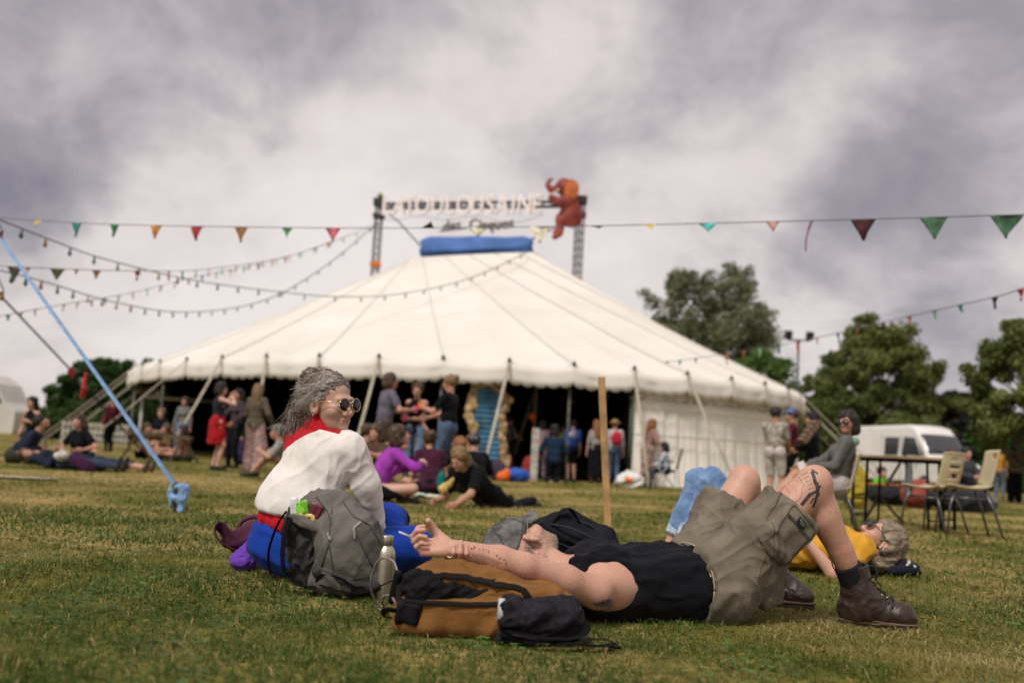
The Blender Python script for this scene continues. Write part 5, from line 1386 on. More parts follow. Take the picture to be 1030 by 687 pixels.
def elephant():
    E = MAST_R; Y = E.y-.75; Q = lambda px, py, d=0.: P(px, py, Y+d)
    root = empty('elephant_figure', Q(570,238), 0, 'rust red elephant figure seated on the right end of the sign, trunk raised', 'sculpture')
    rust = mat('paint_rust', (.24,.04,.02), .6, .25, 2.5, col2=(.16,.025,.018)); org = mat('paint_amber', (.48,.13,.02), .7, .2, 3)
    f = Field(.035)
    f.cap(Q(573,203), Q(575,218), .36, .42, k=.15); f.cap(Q(575,217), Q(564,222,-.15), .29, .2, k=.2); f.cap(Q(575,217), Q(564,220,.25), .28, .19, k=.2)
    f.cap(Q(563.5,222,-.15), Q(562.5,234,-.2), .17, .13, k=.1); f.cap(Q(562.5,235,-.2), Q(558.5,238.5,-.25), .14, .11, k=.08)
    f.cap(Q(564,221,.25), Q(563,231,.3), .18, .14, k=.1); f.cap(Q(563,231,.3), Q(559,234,.25), .14, .12, k=.08)
    f.cap(Q(571,203,-.3), Q(562,203,-.4), .22, .15, k=.1); f.cap(Q(562,203,-.4), Q(554.5,199,-.4), .15, .13, k=.08)
    f.cap(Q(571,203,.3), Q(563,204,.4), .2, .15, k=.1); f.cap(Q(563,204,.4), Q(557,202,.4), .15, .12, k=.08)
    f.cap(Q(573,197), Q(570,190), .29, .31, k=.15); f.ell(Q(568,188), (.34,.32,.33), k=.12)
    f.cap(Q(565,188), Q(560,190), .2, .14, k=.1); f.cap(Q(560,190), Q(554,191), .14, .11, k=.05); f.cap(Q(554,191), Q(551,187), .11, .09, k=.04); f.cap(Q(551,187), Q(552,182), .09, .07, k=.03); f.cap(Q(552,182), Q(555,180.5), .07, .06, k=.02)
    b = sdf_obj('body', f, rust, root, fold=dict(amp=.03, scale=3, dirs=(ZU,), seed=2))
    for e_ in (-.38,.40): f = Field(.035); f.ell(Q(575,191,e_), (.30,.08,.42), (V((.9,-.3,0)), V((.3,.9,0)), ZU), k=.05); sdf_obj('ear', f, org, root)
    mb = MB()
    for s_ in (-.2,.2): MB().tube(spline([Q(562,190.5,s_), Q(559,193.5,s_), Q(556,193,s_)]), [.05-.0025*i for i in range(17)], 8).build('tusk', mat('ivory', (.7,.62,.45), .5, .1), root)
    mb = MB()
    for s_ in (-.30,.30): MB().lathe(Q(564.5,186.5,s_), [(0,-.03),(.035,0),(0,.03)], 8).build('eye', EYE, root)
elephant()
# ------------------------------------------------------------------ trees, hedges
LEAFM = {}
def leaf_mat(name, c1, c2):
    if name in LEAFM: return LEAFM[name]
    m, nt, b = nodes(name); N = nt.nodes; L = nt.links
    at = N.new('ShaderNodeAttribute'); at.attribute_name = 'hue'
    rp = N.new('ShaderNodeValToRGB'); rp.color_ramp.elements[0].color = (*c1, 1); rp.color_ramp.elements[1].color = (*c2, 1); L.new(at.outputs['Fac'], rp.inputs['Fac'])
    L.new(rp.outputs['Color'], b.inputs['Base Color']); b.inputs['Roughness'].default_value = .55; b.inputs['Specular IOR Level'].default_value = .25
    tr = N.new('ShaderNodeBsdfTranslucent'); L.new(rp.outputs['Color'], tr.inputs['Color']); mx = N.new('ShaderNodeMixShader'); mx.inputs[0].default_value = .3
    L.new(b.outputs[0], mx.inputs[1]); L.new(tr.outputs[0], mx.inputs[2]); L.new(mx.outputs[0], N['Material Output'].inputs['Surface'])
    LEAFM[name] = m; return m
BARK = mat('bark', (.09,.07,.05), .9, .3, 5, bump=.6, bscale=12)
def leaf_cloud(centres, rad, n_each, size, m, name, root, seed=0, flat=.8, aspect=.55):
    g = np.random.default_rng(seed); Cs = np.asarray(centres, float); K = len(Cs)
    rad = np.broadcast_to(np.asarray(rad, float), (K,))
    rep_ = np.maximum(4, (n_each*(rad/rad.mean())**2)).astype(int); idx = np.repeat(np.arange(K), rep_); n = len(idx)
    d = g.normal(size=(n,3)); d /= np.linalg.norm(d, axis=1, keepdims=True); rr = rad[idx]*g.uniform(.35,1.08,n)
    off = d*rr[:,None]; off[:,2] *= flat
    off *= (.75+.6*vnoise(Cs[idx]*.3+off*1.3/np.maximum(rad[idx][:,None],.1), seed))[:,None]
    p = Cs[idx]+off
    nrmv = d*.6+g.normal(size=(n,3))*.6; nrmv /= np.linalg.norm(nrmv, axis=1, keepdims=True)
    t = np.cross(nrmv, g.normal(size=(n,3))); t /= np.linalg.norm(t, axis=1, keepdims=True); b = np.cross(nrmv, t)
    s = size*g.uniform(.6,1.35,n)[:,None]
    Vs = np.stack([p-t*s, p-b*s*aspect+nrmv*s*.12, p+t*s, p+b*s*aspect+nrmv*s*.12], 1).reshape(-1,3)
    F = np.arange(4*n).reshape(-1,4); me = np_mesh(name, Vs, F, False)
    hue = np.clip(.5+.9*(vnoise(p*.7, seed+3)-.5)+g.normal(size=n)*.16, 0, 1).astype(np.float32)
    a = me.attributes.new('hue', 'FLOAT', 'FACE'); a.data.foreach_set('value', hue)
    return link_mesh(name, me, m, root)
def grow(base, H, spread, seed, nb=50, trunk=.25, first=.22, shape='round', clump=.30, lean=(0,0)):
    """tapered trunk with limbs rising to clumps spread through the crown's volume"""
    g = random.Random(seed); mb = MB(); ends = []; base = V(base)
    top = base+V((lean[0], lean[1], H*.88)); wob = [V((g.uniform(-1,1), g.uniform(-1,1), 0))*H*.02 for _ in range(6)]
    tp = [base-V((0,0,.2))]+[base.lerp(top, t)+wob[i]*t for i, t in enumerate((.12,.3,.5,.72,1))]
    mb.tube(tp, [trunk*1.35, trunk, trunk*.8, trunk*.58, trunk*.34, trunk*.08], 10)
    def tr(z):
        for a, b in zip(tp[:-1], tp[1:]):
            if b.z >= z: return a.lerp(b, max(0, (z-a.z)/(b.z-a.z)))
        return tp[-1]
    z0, z1 = H*first, H
    for i in range(nb):
        t = (i+.5)/nb; z = z0+(z1-z0)*t
        if shape == 'round': w = math.sin(math.pi*(t*.82+.14))**.6
        elif shape == 'cone': w = (1-t)**.8*.95+.08
        elif shape == 'wide': w = math.sin(math.pi*(t*.66+.28))**.7
        else: w = .35+.65*math.sin(math.pi*(t*.75+.12))
        a = i*2.39996+g.uniform(-.4,.4); rr = spread*w*(g.uniform(.25,1)**.45)*g.uniform(.82,1.12)
        e = base+V((lean[0]*t+math.cos(a)*rr, lean[1]*t+math.sin(a)*rr, z+g.uniform(-.03,.03)*H)); s_ = tr(max(H*.1, e.z-rr*g.uniform(.5,.95)-.05*H))
        m_ = s_.lerp(e, .55)+V((0,0,-.06*rr)); wt = trunk*.30*(1-t*.7)+.01
        mb.tube([s_, m_, e], [wt, wt*.6, wt*.18], 5, caps=False)
        cr = spread*clump*g.uniform(.6,1.15)*(1-.35*t)
        ends.append((e, cr))
        for k in range(2):
            q = e+V((g.uniform(-1,1), g.uniform(-1,1), g.uniform(-.6,.9)))*cr*1.3; mb.tube([m_.lerp(e,.6), q], [wt*.25, wt*.08], 4, caps=False); ends.append((q, cr*g.uniform(.4,.7)))
    return mb, ends
def tree(px, Y, H, spread, label, m, seed, n_each=260, size=.16, cat='tree', group=None, rmul=1.0, flat=.8, loc=None, **kw):
    b = GY(px, Y) if loc is None else V(loc)
    root = empty('tree', b, 0, label, cat, group); mb, ends = grow(b, H, spread, seed, **kw)
    mb.build('trunk', BARK, root); leaf_cloud([e[0] for e in ends], [max(.25, e[1]*rmul) for e in ends], n_each, size, m, 'crown', root, seed, flat)
    return root
L_grey = leaf_mat('leaf_grey', (.095,.11,.055), (.25,.27,.15)); L_oak = leaf_mat('leaf_olive', (.06,.09,.018), (.20,.225,.065)); L_bright = leaf_mat('leaf_bright', (.045,.10,.018), (.14,.22,.05)); L_dark = leaf_mat('leaf_purple', (.012,.014,.012), (.04,.034,.03)); L_hedge = leaf_mat('leaf_hedge', (.03,.10,.010), (.075,.20,.03)); L_left = leaf_mat('leaf_left', (.02,.055,.010), (.065,.12,.03))
def trees():
    tree(711, 68, 13.7, 4.5, 'tall grey green poplar rising behind the right side of the tent', L_grey, 5, n_each=190, size=.115, nb=100, trunk=.32, first=.30, shape='open', flat=1.0, clump=.26)
    tree(668, 70, 10.4, 2.5, 'lower grey green tree at the left foot of the tall poplar', L_grey, 12, n_each=150, size=.13, nb=30, trunk=.22, first=.3, shape='open')
    tree(752, 52, 6.3, 3.0, 'bright green bushy tree just behind the tent edge under the poplar', L_bright, 8, n_each=170, size=.11, nb=38, trunk=.2, first=.15)
    tree(790, 50, 4.9, 1.9, 'small green tree between the tent end and the floodlight pole', L_bright, 18, n_each=150, size=.11, nb=26, trunk=.14, first=.15)
    tree(880, 48, 7.6, 3.0, 'broad olive green tree behind the white van', L_oak, 21, n_each=210, size=.11, nb=76, trunk=.28, first=.20, shape='wide', flat=.8, clump=.28)
    tree(958, 55, 5.3, 1.9, 'dark almost black copper tree right of the van', L_dark, 31, n_each=170, size=.15, nb=34, trunk=.18, first=.1, shape='cone')
    tree(930, 57, 4.8, 1.6, 'low dark copper tree half hidden by the van roof', L_dark, 37, n_each=160, size=.15, nb=26, trunk=.15, first=.1)
    tree(1042, 27, 4.85, 1.7, 'olive green tree cut by the right edge of the picture', L_oak, 41, n_each=190, size=.07, nb=70, trunk=.15, first=.34, shape='wide', flat=.7, clump=.22)
    tree(96, 58, 4.5, 2.4, 'dense dark green tree left of the tent', L_left, 51, n_each=240, size=.14, nb=46, trunk=.3, first=.08)
    tree(142, 62, 4.4, 3.0, 'dense dark green tree showing under the left eave of the tent', L_left, 53, n_each=240, size=.15, nb=44, trunk=.3, first=.08)
    tree(205, 66, 4.6, 3.2, 'dark green tree seen far behind through the open tent', L_left, 57, n_each=200, size=.15, nb=40, trunk=.3, first=.08)
    # clipped hedge at the right
    a = GY(790, 62); b = GY(1130, 50); n = 76; Cs = []; Rr = []
    for i in range(n):
        p = a.lerp(b, i/(n-1))
        for z in (.6, 1.5, 2.4, 3.15): Cs.append((p.x+random.uniform(-.3,.3), p.y+random.uniform(-.3,.3), z+.25*math.sin(i*.5))); Rr.append(.75)
    root = empty('hedge', a, 0, 'long bright green hedge at the far right of the field', 'hedge'); leaf_cloud(Cs, Rr, 170, .14, L_hedge, 'foliage', root, 5)
    mb = MB(); [mb.tube([a.lerp(b, i/20), a.lerp(b, i/20)+V((0,0,1.8))], .05, 6) for i in range(21)]; mb.build('stem', BARK, root)
    a = GY(28, 60); b = GY(250, 68); Cs = []; Rr = []
    for i in range(50):
        p = a.lerp(b, i/49)
        for z in (.4, 1.0, 1.5): Cs.append((p.x+random.uniform(-.4,.4), p.y+random.uniform(-.4,.4), z)); Rr.append(.65)
    root = empty('hedge', a, 0, 'low dark hedge behind the pale fence at the left', 'hedge'); leaf_cloud(Cs, Rr, 150, .15, L_left, 'foliage', root, 6)
    mb = MB(); [mb.tube([a.lerp(b, i/20), a.lerp(b, i/20)+V((0,0,1.2))], .05, 6) for i in range(21)]; mb.build('stem', BARK, root)
    # distant wooded hills
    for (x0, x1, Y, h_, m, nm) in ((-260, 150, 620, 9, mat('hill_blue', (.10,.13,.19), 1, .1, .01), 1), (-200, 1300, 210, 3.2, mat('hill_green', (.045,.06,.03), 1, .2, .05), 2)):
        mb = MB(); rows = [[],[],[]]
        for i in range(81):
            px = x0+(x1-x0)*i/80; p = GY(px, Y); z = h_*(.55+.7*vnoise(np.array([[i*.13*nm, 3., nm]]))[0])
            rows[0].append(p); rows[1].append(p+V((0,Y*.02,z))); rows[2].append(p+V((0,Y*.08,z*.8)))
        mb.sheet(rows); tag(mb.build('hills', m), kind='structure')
trees()
# ------------------------------------------------------------------ field and grass
def ground_mat():
    m, nt, b = nodes('turf'); N = nt.nodes; L = nt.links; tc = N.new('ShaderNodeTexCoord')
    def nz(s, d=5, dist=0.): n = N.new('ShaderNodeTexNoise'); n.inputs['Scale'].default_value = s; n.inputs['Detail'].default_value = d; n.inputs['Distortion'].default_value = dist; L.new(tc.outputs['Object'], n.inputs['Vector']); return n.outputs['Fac']
    def ramp(src, st): 
        r_ = N.new('ShaderNodeValToRGB'); e = r_.color_ramp.elements; e[0].position, e[0].color = st[0][0], (*st[0][1],1); e[1].position, e[1].color = st[-1][0], (*st[-1][1],1)
        for p, c in st[1:-1]: q = e.new(p); q.color = (*c,1)
        L.new(src, r_.inputs['Fac']); return r_.outputs['Color']
    big = ramp(nz(.45, 4, .4), [(.36,(.095,.11,.020)), (.48,(.17,.155,.04)), (.60,(.34,.26,.11))])
    fine = ramp(nz(26, 6), [(.3,(.45,.45,.4)), (.5,(.95,.95,.9)), (.7,(1.5,1.4,1.25))])
    mid = ramp(nz(3.2, 5), [(.3,(.72,.78,.7)), (.7,(1.25,1.15,1.1))])
    a = N.new('ShaderNodeMixRGB'); a.blend_type = 'MULTIPLY'; a.inputs['Fac'].default_value = 1; L.new(big, a.inputs['Color1']); L.new(fine, a.inputs['Color2'])
    c = N.new('ShaderNodeMixRGB'); c.blend_type = 'MULTIPLY'; c.inputs['Fac'].default_value = 1; L.new(a.outputs[0], c.inputs['Color1']); L.new(mid, c.inputs['Color2'])
    L.new(c.outputs[0], b.inputs['Base Color']); b.inputs['Roughness'].default_value = .95; b.inputs['Specular IOR Level'].default_value = .1
    bp = N.new('ShaderNodeBump'); bp.inputs['Strength'].default_value = .8; bp.inputs['Distance'].default_value = .03; L.new(nz(45, 4), bp.inputs['Height']); L.new(bp.outputs[0], b.inputs['Normal'])
    return m
def field():
    g = MB(); g.sheet([[(-900,-6,0),(900,-6,0)],[(-900,1500,0),(900,1500,0)]]); tag(g.build('ground', ground_mat()), kind='structure')
field()
def grass():
    g = np.random.default_rng(11)
    def region(y0, y1, dens, hgt, wid):
        """random points of the field between distances y0 and y1 with a margin at both sides"""
        A = 0; pts = []
        hw = lambda y: y*.56+1.2
        n = int(dens*(hw(y0)+hw(y1))*(y1-y0)); y = g.uniform(y0, y1, n*2)[:n]; x = g.uniform(-1, 1, n)*hw(y1); k = np.abs(x) < hw(y)
        return np.stack([x[k], y[k]], 1), hgt, wid
    sets = [region(2.2, 3.6, 9500, .028, .0014), region(3.6, 5.2, 5600, .030, .0019), region(5.2, 8.0, 2400, .028, .0030), region(8.0, 13.0, 650, .028, .0055), region(13.0, 24.0, 120, .026, .012)]
    Vs = []; hues = []; tot = 0
    for pts, hgt, wid in sets:
        n = len(pts); p3 = np.stack([pts[:,0], pts[:,1], np.zeros(n)], 1)
        pn = fbm(p3*1.6, 3, 3); dry = fbm(p3*.45+5, 9, 3); tuft = vnoise(p3*9, 4)
        keep = g.uniform(size=n) < .45+.8*tuft; dry = dry+.28*(vnoise(p3*4.5, 31)-.5); pts = pts[keep]; p3 = p3[keep]; pn = pn[keep]; dry = dry[keep]; tuft = tuft[keep]; n = len(pts)
        h = hgt*(.35+1.0*pn+.5*tuft)*g.uniform(.45,1.35,n); long_ = g.uniform(size=n) < .012; h[long_] *= 1.9
        a = g.uniform(0, 6.283, n); ln = g.uniform(.4,3.4,n)*(.5+1.1*(1-pn)); lx, ly = np.cos(a)*ln, np.sin(a)*ln
        w = wid*g.uniform(.6,1.5,n); wa = a+1.57+g.normal(size=n)*.5; wx, wy = np.cos(wa)*w, np.sin(wa)*w
        def pt(t, q): 
            z = h*t/np.sqrt(1+(ln*t)**2)*1.0; k = h*t*t*.9
            return np.stack([pts[:,0]+lx*k+wx*q, pts[:,1]+ly*k+wy*q, z-.004*(t == 0)], 1)
        Vs.append(np.stack([pt(0,-1), pt(0,1), pt(.55,.8), pt(.55,-.8), pt(1,.0)], 1).reshape(-1,3))
        hu = np.clip(.06+.26*np.clip((pts[:,1]-4.5)/4,0,1)+2.0*(dry-.44)+.9*(1-pn-.5)*.8+g.normal(size=n)*.12, 0, 1); straw = g.uniform(size=n) < .08; hu[straw] = g.uniform(.8,1,straw.sum())  # nearer blades darker and greener: foreground shade put into colour; farther turf drier
        hues.append(np.repeat(hu, 2)); tot += n
    Vv = np.concatenate(Vs); i = np.arange(tot)*5
    q4 = np.stack([i,i+1,i+2,i+3], 1); t3 = np.stack([i+3,i+2,i+4], 1)
    me = np_mesh('grass', Vv, [q4, t3], False)
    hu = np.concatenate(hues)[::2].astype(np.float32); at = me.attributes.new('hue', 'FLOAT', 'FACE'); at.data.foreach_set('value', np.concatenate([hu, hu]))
    m, nt, b = nodes('grass_blade'); N = nt.nodes; L = nt.links; a_ = N.new('ShaderNodeAttribute'); a_.attribute_name = 'hue'
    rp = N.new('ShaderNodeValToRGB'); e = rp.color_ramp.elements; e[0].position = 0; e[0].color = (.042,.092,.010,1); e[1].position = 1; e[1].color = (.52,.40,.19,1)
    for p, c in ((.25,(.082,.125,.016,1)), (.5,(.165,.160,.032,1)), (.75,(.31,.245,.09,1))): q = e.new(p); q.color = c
    L.new(a_.outputs['Fac'], rp.inputs['Fac']); L.new(rp.outputs[0], b.inputs['Base Color']); b.inputs['Roughness'].default_value = .6; b.inputs['Specular IOR Level'].default_value = .2
    tr = N.new('ShaderNodeBsdfTranslucent'); L.new(rp.outputs[0], tr.inputs[0]); mx = N.new('ShaderNodeMixShader'); mx.inputs[0].default_value = .3; L.new(b.outputs[0], mx.inputs[1]); L.new(tr.outputs[0], mx.inputs[2]); L.new(mx.outputs[0], N['Material Output'].inputs['Surface'])
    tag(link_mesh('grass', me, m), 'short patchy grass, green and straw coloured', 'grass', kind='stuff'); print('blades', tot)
    # clover leaves and dry litter low in the sward
    n = 9000; y = g.uniform(2.3, 6.5, n); x = g.uniform(-1,1,n)*(y*.56+1); c = vnoise(np.stack([x*2.2, y*2.2, np.zeros(n)],1), 8) > .55; x, y = x[c], y[c]; n = len(x)
    z = g.uniform(.008,.03,n); s = g.uniform(.003,.007,n); Vs = []
    for k in range(3):
        a = g.uniform(0,2.09,n)*0+k*2.09+x*50; cx, cy_ = x+np.cos(a)*s*1.1, y+np.sin(a)*s*1.1
        for q in range(4): aa = a+q*1.571; Vs.append(np.stack([cx+np.cos(aa)*s, cy_+np.sin(aa)*s, z+np.sin(aa+x*9)*s*.4], 1))
    Vv = np.stack(Vs, 1).reshape(-1,3); tag(link_mesh('clover', np_mesh('clover', Vv, np.arange(len(Vv)).reshape(-1,4), False), mat('clover_green', (.06,.12,.02), .6, .3, 3)), 'clover leaves low in the grass', 'clover', kind='stuff')
grass()
# ------------------------------------------------------------------ bunting, festoon lights, straps, far things
FL = {'yellow': (.62,.42,.06), 'teal': (.03,.22,.20), 'green': (.04,.20,.06), 'orange': (.50,.20,.04), 'red': (.40,.04,.04), 'brown': (.30,.14,.05), 'pink': (.55,.13,.15), 'dkgreen': (.01,.06,.04), 'cream': (.72,.68,.50),
      'aqua': (.10,.50,.46), 'rose': (.55,.30,.26), 'maroon': (.06,.012,.018), 'sage': (.06,.14,.08), 'olive': (.12,.11,.04), 'blue': (.10,.32,.50), 'dkbrown': (.06,.045,.035), 'lgreen': (.25,.45,.25)}
def fmat(c): return mat('flag_'+c, FL[c], .8, .25, 14, bump=.1)
STRING = mat('string', (.16,.16,.17), .9, .1)
def bunting(name_label, pts, flags, r=.006, droop=.06, back=None):
    """pts: points in space the string passes through; flags: (position px, colour, width, length, swing)"""
    sp = spline(pts, 14); root = empty('bunting', sp[len(sp)//2], 0, name_label, 'bunting', 'strings of bunting')
    MB().tube(sp, r, 5).build('string', STRING, root)
    prj = [(CXP+FPX*(p-CAM).dot(cR)/(p-CAM).dot(cF)) for p in sp]
    for i, (px, c, w, h, sw) in enumerate(flags):
        k = min(range(len(sp)), key=lambda j: abs(prj[j]-px)); k = max(1, min(len(sp)-2, k))
        j = k if (prj[k]-px)*(prj[k+1]-prj[k]) <= 0 else k-1
        t_ = (px-prj[j])/((prj[j+1]-prj[j]) or 1); p = sp[j].lerp(sp[j+1], t_); d = (sp[j+1]-sp[j]).normalized()
        n = d.cross(ZU).normalized(); mb = MB(); rows = []; rg = random.Random(i*7+int(px))
        dn = (-ZU*math.cos(sw) + d*math.sin(sw)*.6 + n*math.sin(sw)*.8).normalized()
        for a in range(9):
            u = a/8; ww = w/2*(1-u)**(1.0+.15*rg.random()); row = []
            for b in range(7):
                s_ = -1+b/3; row.append(p + d*(s_*ww) + dn*(h*u) + n*(math.sin(s_*2.4+i)*w*.10*(.3+u)+math.sin(u*4+i*1.7)*h*.07*u))
            rows.append(row)
        mb.sheet(rows); mb.build('pennant', fmat(c), root, solid=.002)
    return root
def pole_off(px, Y, H, label):
    b = GY(px, Y); root = empty('pole', b, 0, label, 'pole'); MB().tube([b-ZU*.2, b+ZU*H], [.06,.045], 10).build('shaft', mat('pole_grey', (.17,.16,.14)), root); return b+ZU*H
def strings():
    Q = P
    top = pole_off(-330, 22, 9.2, 'tall grey pole beyond the left edge holding the straps and strings')
    rb = P(1330, 206, 7.4); rt_ = pole_off(1330, 7.4, rb.z, 'slim grey pole beyond the right edge holding the bunting')
    # the near string right across the field
    bunting('long near string of mixed cloth pennants running right across the field', [top, Q(-60,213,15.2), Q(0,219.5,14.6), Q(120,226,13.8), Q(345,229.5,12.9), Q(560,228,12.0), Q(800,222.5,10.4), Q(1030,216,9.0), Q(1100,213,8.6), rt_],
        [(38,'yellow',.17,.17,.9), (77,'teal',.19,.21,.1), (115,'green',.15,.18,-.1), (157,'orange',.18,.19,.1), (198,'red',.20,.20,0), (243,'brown',.21,.22,.15), (289,'green',.17,.15,.3), (335,'pink',.23,.21,.2), (430,'dkgreen',.18,.14,2.0), (480,'cream',.28,.13,.3), (543,'cream',.28,.22,.2),
         (602,'dkgreen',.26,.03,.2), (654,'yellow',.17,.10,.9), (712,'aqua',.24,.12,.4), (777,'rose',.16,.12,.3), (868,'maroon',.26,.22,0), (939,'sage',.27,.22,.1), (1013,'sage',.31,.22,-.1)])
    r_ = Q(817,222,10.3); mb = MB(); strap(mb, [r_, r_+V((-.03,.02,-.09)), r_+V((-.06,.0,-.2)), r_+V((-.055,.02,-.33))], .06, .003); tag(mb.build('ribbon', mat('ribbon_lilac', (.40,.33,.42), .7, .4, 20, col2=(.35,.08,.10))), 'twisted pink and lilac ribbon hanging from the near bunting', 'ribbon')
    bunting('short string of dark and red pennants at the left edge', [top, Q(-60,262,15.5), Q(0,267.5,15.2), Q(60,270.5,15.5), Q(140,272.5,16), Q(215,270,22), Q(300,255,32), Q(383,226,41)],
        [(15,'dkbrown',.22,.25,.1), (58,'olive',.22,.19,0), (97,'brown',.14,.14,0), (138,'red',.20,.16,0), (28,'rose',.1,.08,0), (77,'brown',.10,.09,.2)] + [(170+i*13.5, ('rose','lgreen','cream','rose','aqua','orange')[i%6], .16+.004*i, .17, .1*math.sin(i)) for i in range(15)], r=.007)
    bunting('faint string of small pennants rising from the left towards the left mast', [top, Q(-60,330,18), Q(0,318,18.5), Q(60,307,21), Q(130,295,25), Q(200,278,30), Q(300,255,36), Q(385,222,41.5)],
        [(8+i*14, ('blue','lgreen','orange','aqua','brown','cream','rose')[i%7], .13+.006*i, .12+.005*i, .1*math.cos(i*2)) for i in range(24)], r=.008)
    bunting('string of pennants sweeping from the right edge down to the tent', [rt_, Q(1090,275,12.5), Q(1030,290,13.2), Q(1000,299,14), Q(915,318,16.5), Q(860,331,18.5), Q(800,344,21.5), Q(730,356,24.5), Q(650,366,27), Q(560,370,28.2)],
        [(1027,'red',.16,.16,.1), (1001,'maroon',.20,.17,.1), (966,'aqua',.16,.12,.5), (940,'lgreen',.13,.14,.2), (914,'rose',.17,.15,.2), (888,'maroon',.16,.14,.1), (862,'orange',.18,.17,.3), (843,'blue',.20,.20,.2), (822,'rose',.14,.14,.1), (803,'red',.19,.23,.1), (783,'green',.17,.20,.2), (764,'lgreen',.20,.22,.1), (748,'orange',.16,.16,.1), (731,'orange',.22,.26,.1),
         (700,'orange',.15,.14,.1), (684,'teal',.15,.13,.1), (671,'red',.15,.15,.1), (658,'green',.14,.14,.1)] + [(648-i*11.5, ('cream','rose','lgreen','orange','rose','blue')[i%6], .13, .12, .1) for i in range(8)], r=.008)
    # festoon lights
    def festoon(label, pts, n, t0=0, extra=()):
        sp = spline(pts, 16); root = empty('light_string', sp[len(sp)//2], 0, label, 'string lights', 'strings of festoon lights')
        MB().tube(sp, [.005+.0003*(p.y) for p in sp], 6).build('cable', mat('cable_dark', (.02,.02,.022), .7, .2), root)
        L = [0]; 
        for a, b in zip(sp[:-1], sp[1:]): L.append(L[-1]+(b-a).length)
        cols = ['green','red','yellow','cream','blue','orange']; tot = L[-1]; j = 0
        for i in range(n):
            t = tot*(i+.5)/n
            while L[j+1] < t: j += 1
            p = sp[j].lerp(sp[j+1], (t-L[j])/(L[j+1]-L[j]))
            MB().lathe(p-ZU*.10, [(.0,-.055),(.026,-.045),(.034,-.01),(.022,.03),(.020,.085),(.0,.10)], 8).build('bulb', mat('bulb_'+cols[(i*5+i//3)%6], [c*.45 for c in FL[cols[(i*5+i//3)%6]]], .3, .3, coat=.4), root)
        return root
    festoon('upper dark cable of coloured bulbs drooping from the left edge to the blue cupola', [top, Q(-40,208,13), Q(0,221.5,14), Q(50,241,16), Q(110,262,18.5), Q(200,283,23), Q(285,294,27), Q(340,298.5,28.5), Q(400,296,30.5), Q(470,281,34), Q(530,254,38.0)], 44)
    festoon('lower dark cable of coloured bulbs dipping beside the tent, rising to its left mast', [top, Q(-40,262,13), Q(0,272,14), Q(45,283.5,17), Q(115,304,22), Q(180,314,27), Q(240,309,32), Q(285,294,35), Q(335,262,39), Q(380,224,41.5)], 44)
    # blue ratchet strap to its winch and dark cable, both from a mast beyond the left edge
    e = G(177,515); e2 = e+V((0,0,.16)); a = Q(0,240,12.2); d = (a-e2); 
    root = empty('ratchet_strap', e, 0, 'pale blue ratchet strap running down to its winch in the grass', 'strap')
    bl = mat('webbing_blue', (.20,.34,.56), .75, .12, 9)
    MB().tube([e2+V((-.01,0,.03)), a, top], [(.004,.024)]*3, 8, flat=V((.5,-.6,.3))).build('strap', bl, root)
    ir = mat('iron_dark', (.05,.045,.03)); mb = MB(); mb.tube([e-ZU*.15, e+ZU*.19+V((-.01,.0,0))], .02, 10).box(e+ZU*.17, (.10,.06,.09), Matrix.Rotation(.5,3,'Y')).lathe(e+V((.0,-.035,.165)), [(.028,0),(.03,.01),(.03,.06),(.028,.07)], 16, axis=(0,1,0)); mb.build('winch', ir, root, bevel=.004)
    f = Field(.006); f.cap(e+V((-.045,-.02,.17)), e+V((-.04,-.02,.04)), .022, .012, k=.02); f.cap(e+V((.05,-.02,.15)), e+V((.045,-.03,.02)), .036, .022, k=.02); f.cap(e+V((.0,-.03,.20)), e+V((.06,-.02,.19)), .024, .03, k=.02); f.cap(e+V((-.02,-.03,.12)), e+V((.04,-.03,.10)), .02, .03, k=.02)
    sdf_obj('strap_tail', f, bl, root, fold=dict(amp=.014, scale=28, dirs=(ZU,), seed=3))
    a = Q(0,297,19); g = Q(72,373,22); g2 = GY(150, 24.5)
    o = MB().tube([top, a, g, g2], .022, 6).build('steel_cable', mat('cable_dark', (.02,.02,.022))); tag(o, 'dark steel cable coming down from the left edge towards the tent', 'cable')
    rr = mat('ribbon_red', (.42,.02,.02), .7, .2)
    f = Field(.02); f.cap(Q(72,371,22), Q(71,374,22), .04, .06, k=.03); f.cap(Q(71,374,22), Q(74,379,22), .04, .025, k=.03); tag(sdf_obj('ribbon', f, rr, None, fold=dict(amp=.03, scale=9, dirs=(ZU,), seed=2)), 'small red ribbon knotted on the dark cable', 'ribbon')
    f = Field(.007); Y = 9.9; f.cap(Q(87,376,Y), Q(85,391,Y), .014, .024, k=.02); f.cap(Q(85,391,Y), Q(82,400,Y), .024, .014, k=.02); tag(sdf_obj('ribbon', f, rr, None, fold=dict(amp=.012, scale=24, dirs=(ZU,), seed=5)), 'longer red ribbon hanging from the blue strap', 'ribbon')
    f = Field(.015); f.cap(Q(610,379,26.6), Q(609,398,26.6), .15, .12, k=.02, flat=((0,1,0), .5)); tag(sdf_obj('cloth', f, cloth('denimblue', (.05,.14,.28)), None, fold=dict(amp=.05, scale=6, dirs=(ZU,), seed=5)), 'blue cloth hanging from the tent eave beside the wooden stake', 'cloth')
    # floodlight pole
    b = GY(800, 46); root = empty('floodlight', b, 0, 'tall thin pole with two floodlights right of the tent', 'floodlight'); t = P(800,342,46); t.x = b.x
    MB().tube([b, t], [.07,.05], 8).bar(t+V((-.55,0,0)), t+V((.55,0,0)), .07).build('pole', mat('pole_dark', (.06,.06,.06), .5, .2), root)
    for sx in (-1,1): MB().box(t+V((.5*sx,-.1,.22)), (.34,.22,.36), Matrix.Rotation(.4,3,'X')).build('lamp_head', mat('head_black', (.03,.03,.03)), root, bevel=.03)
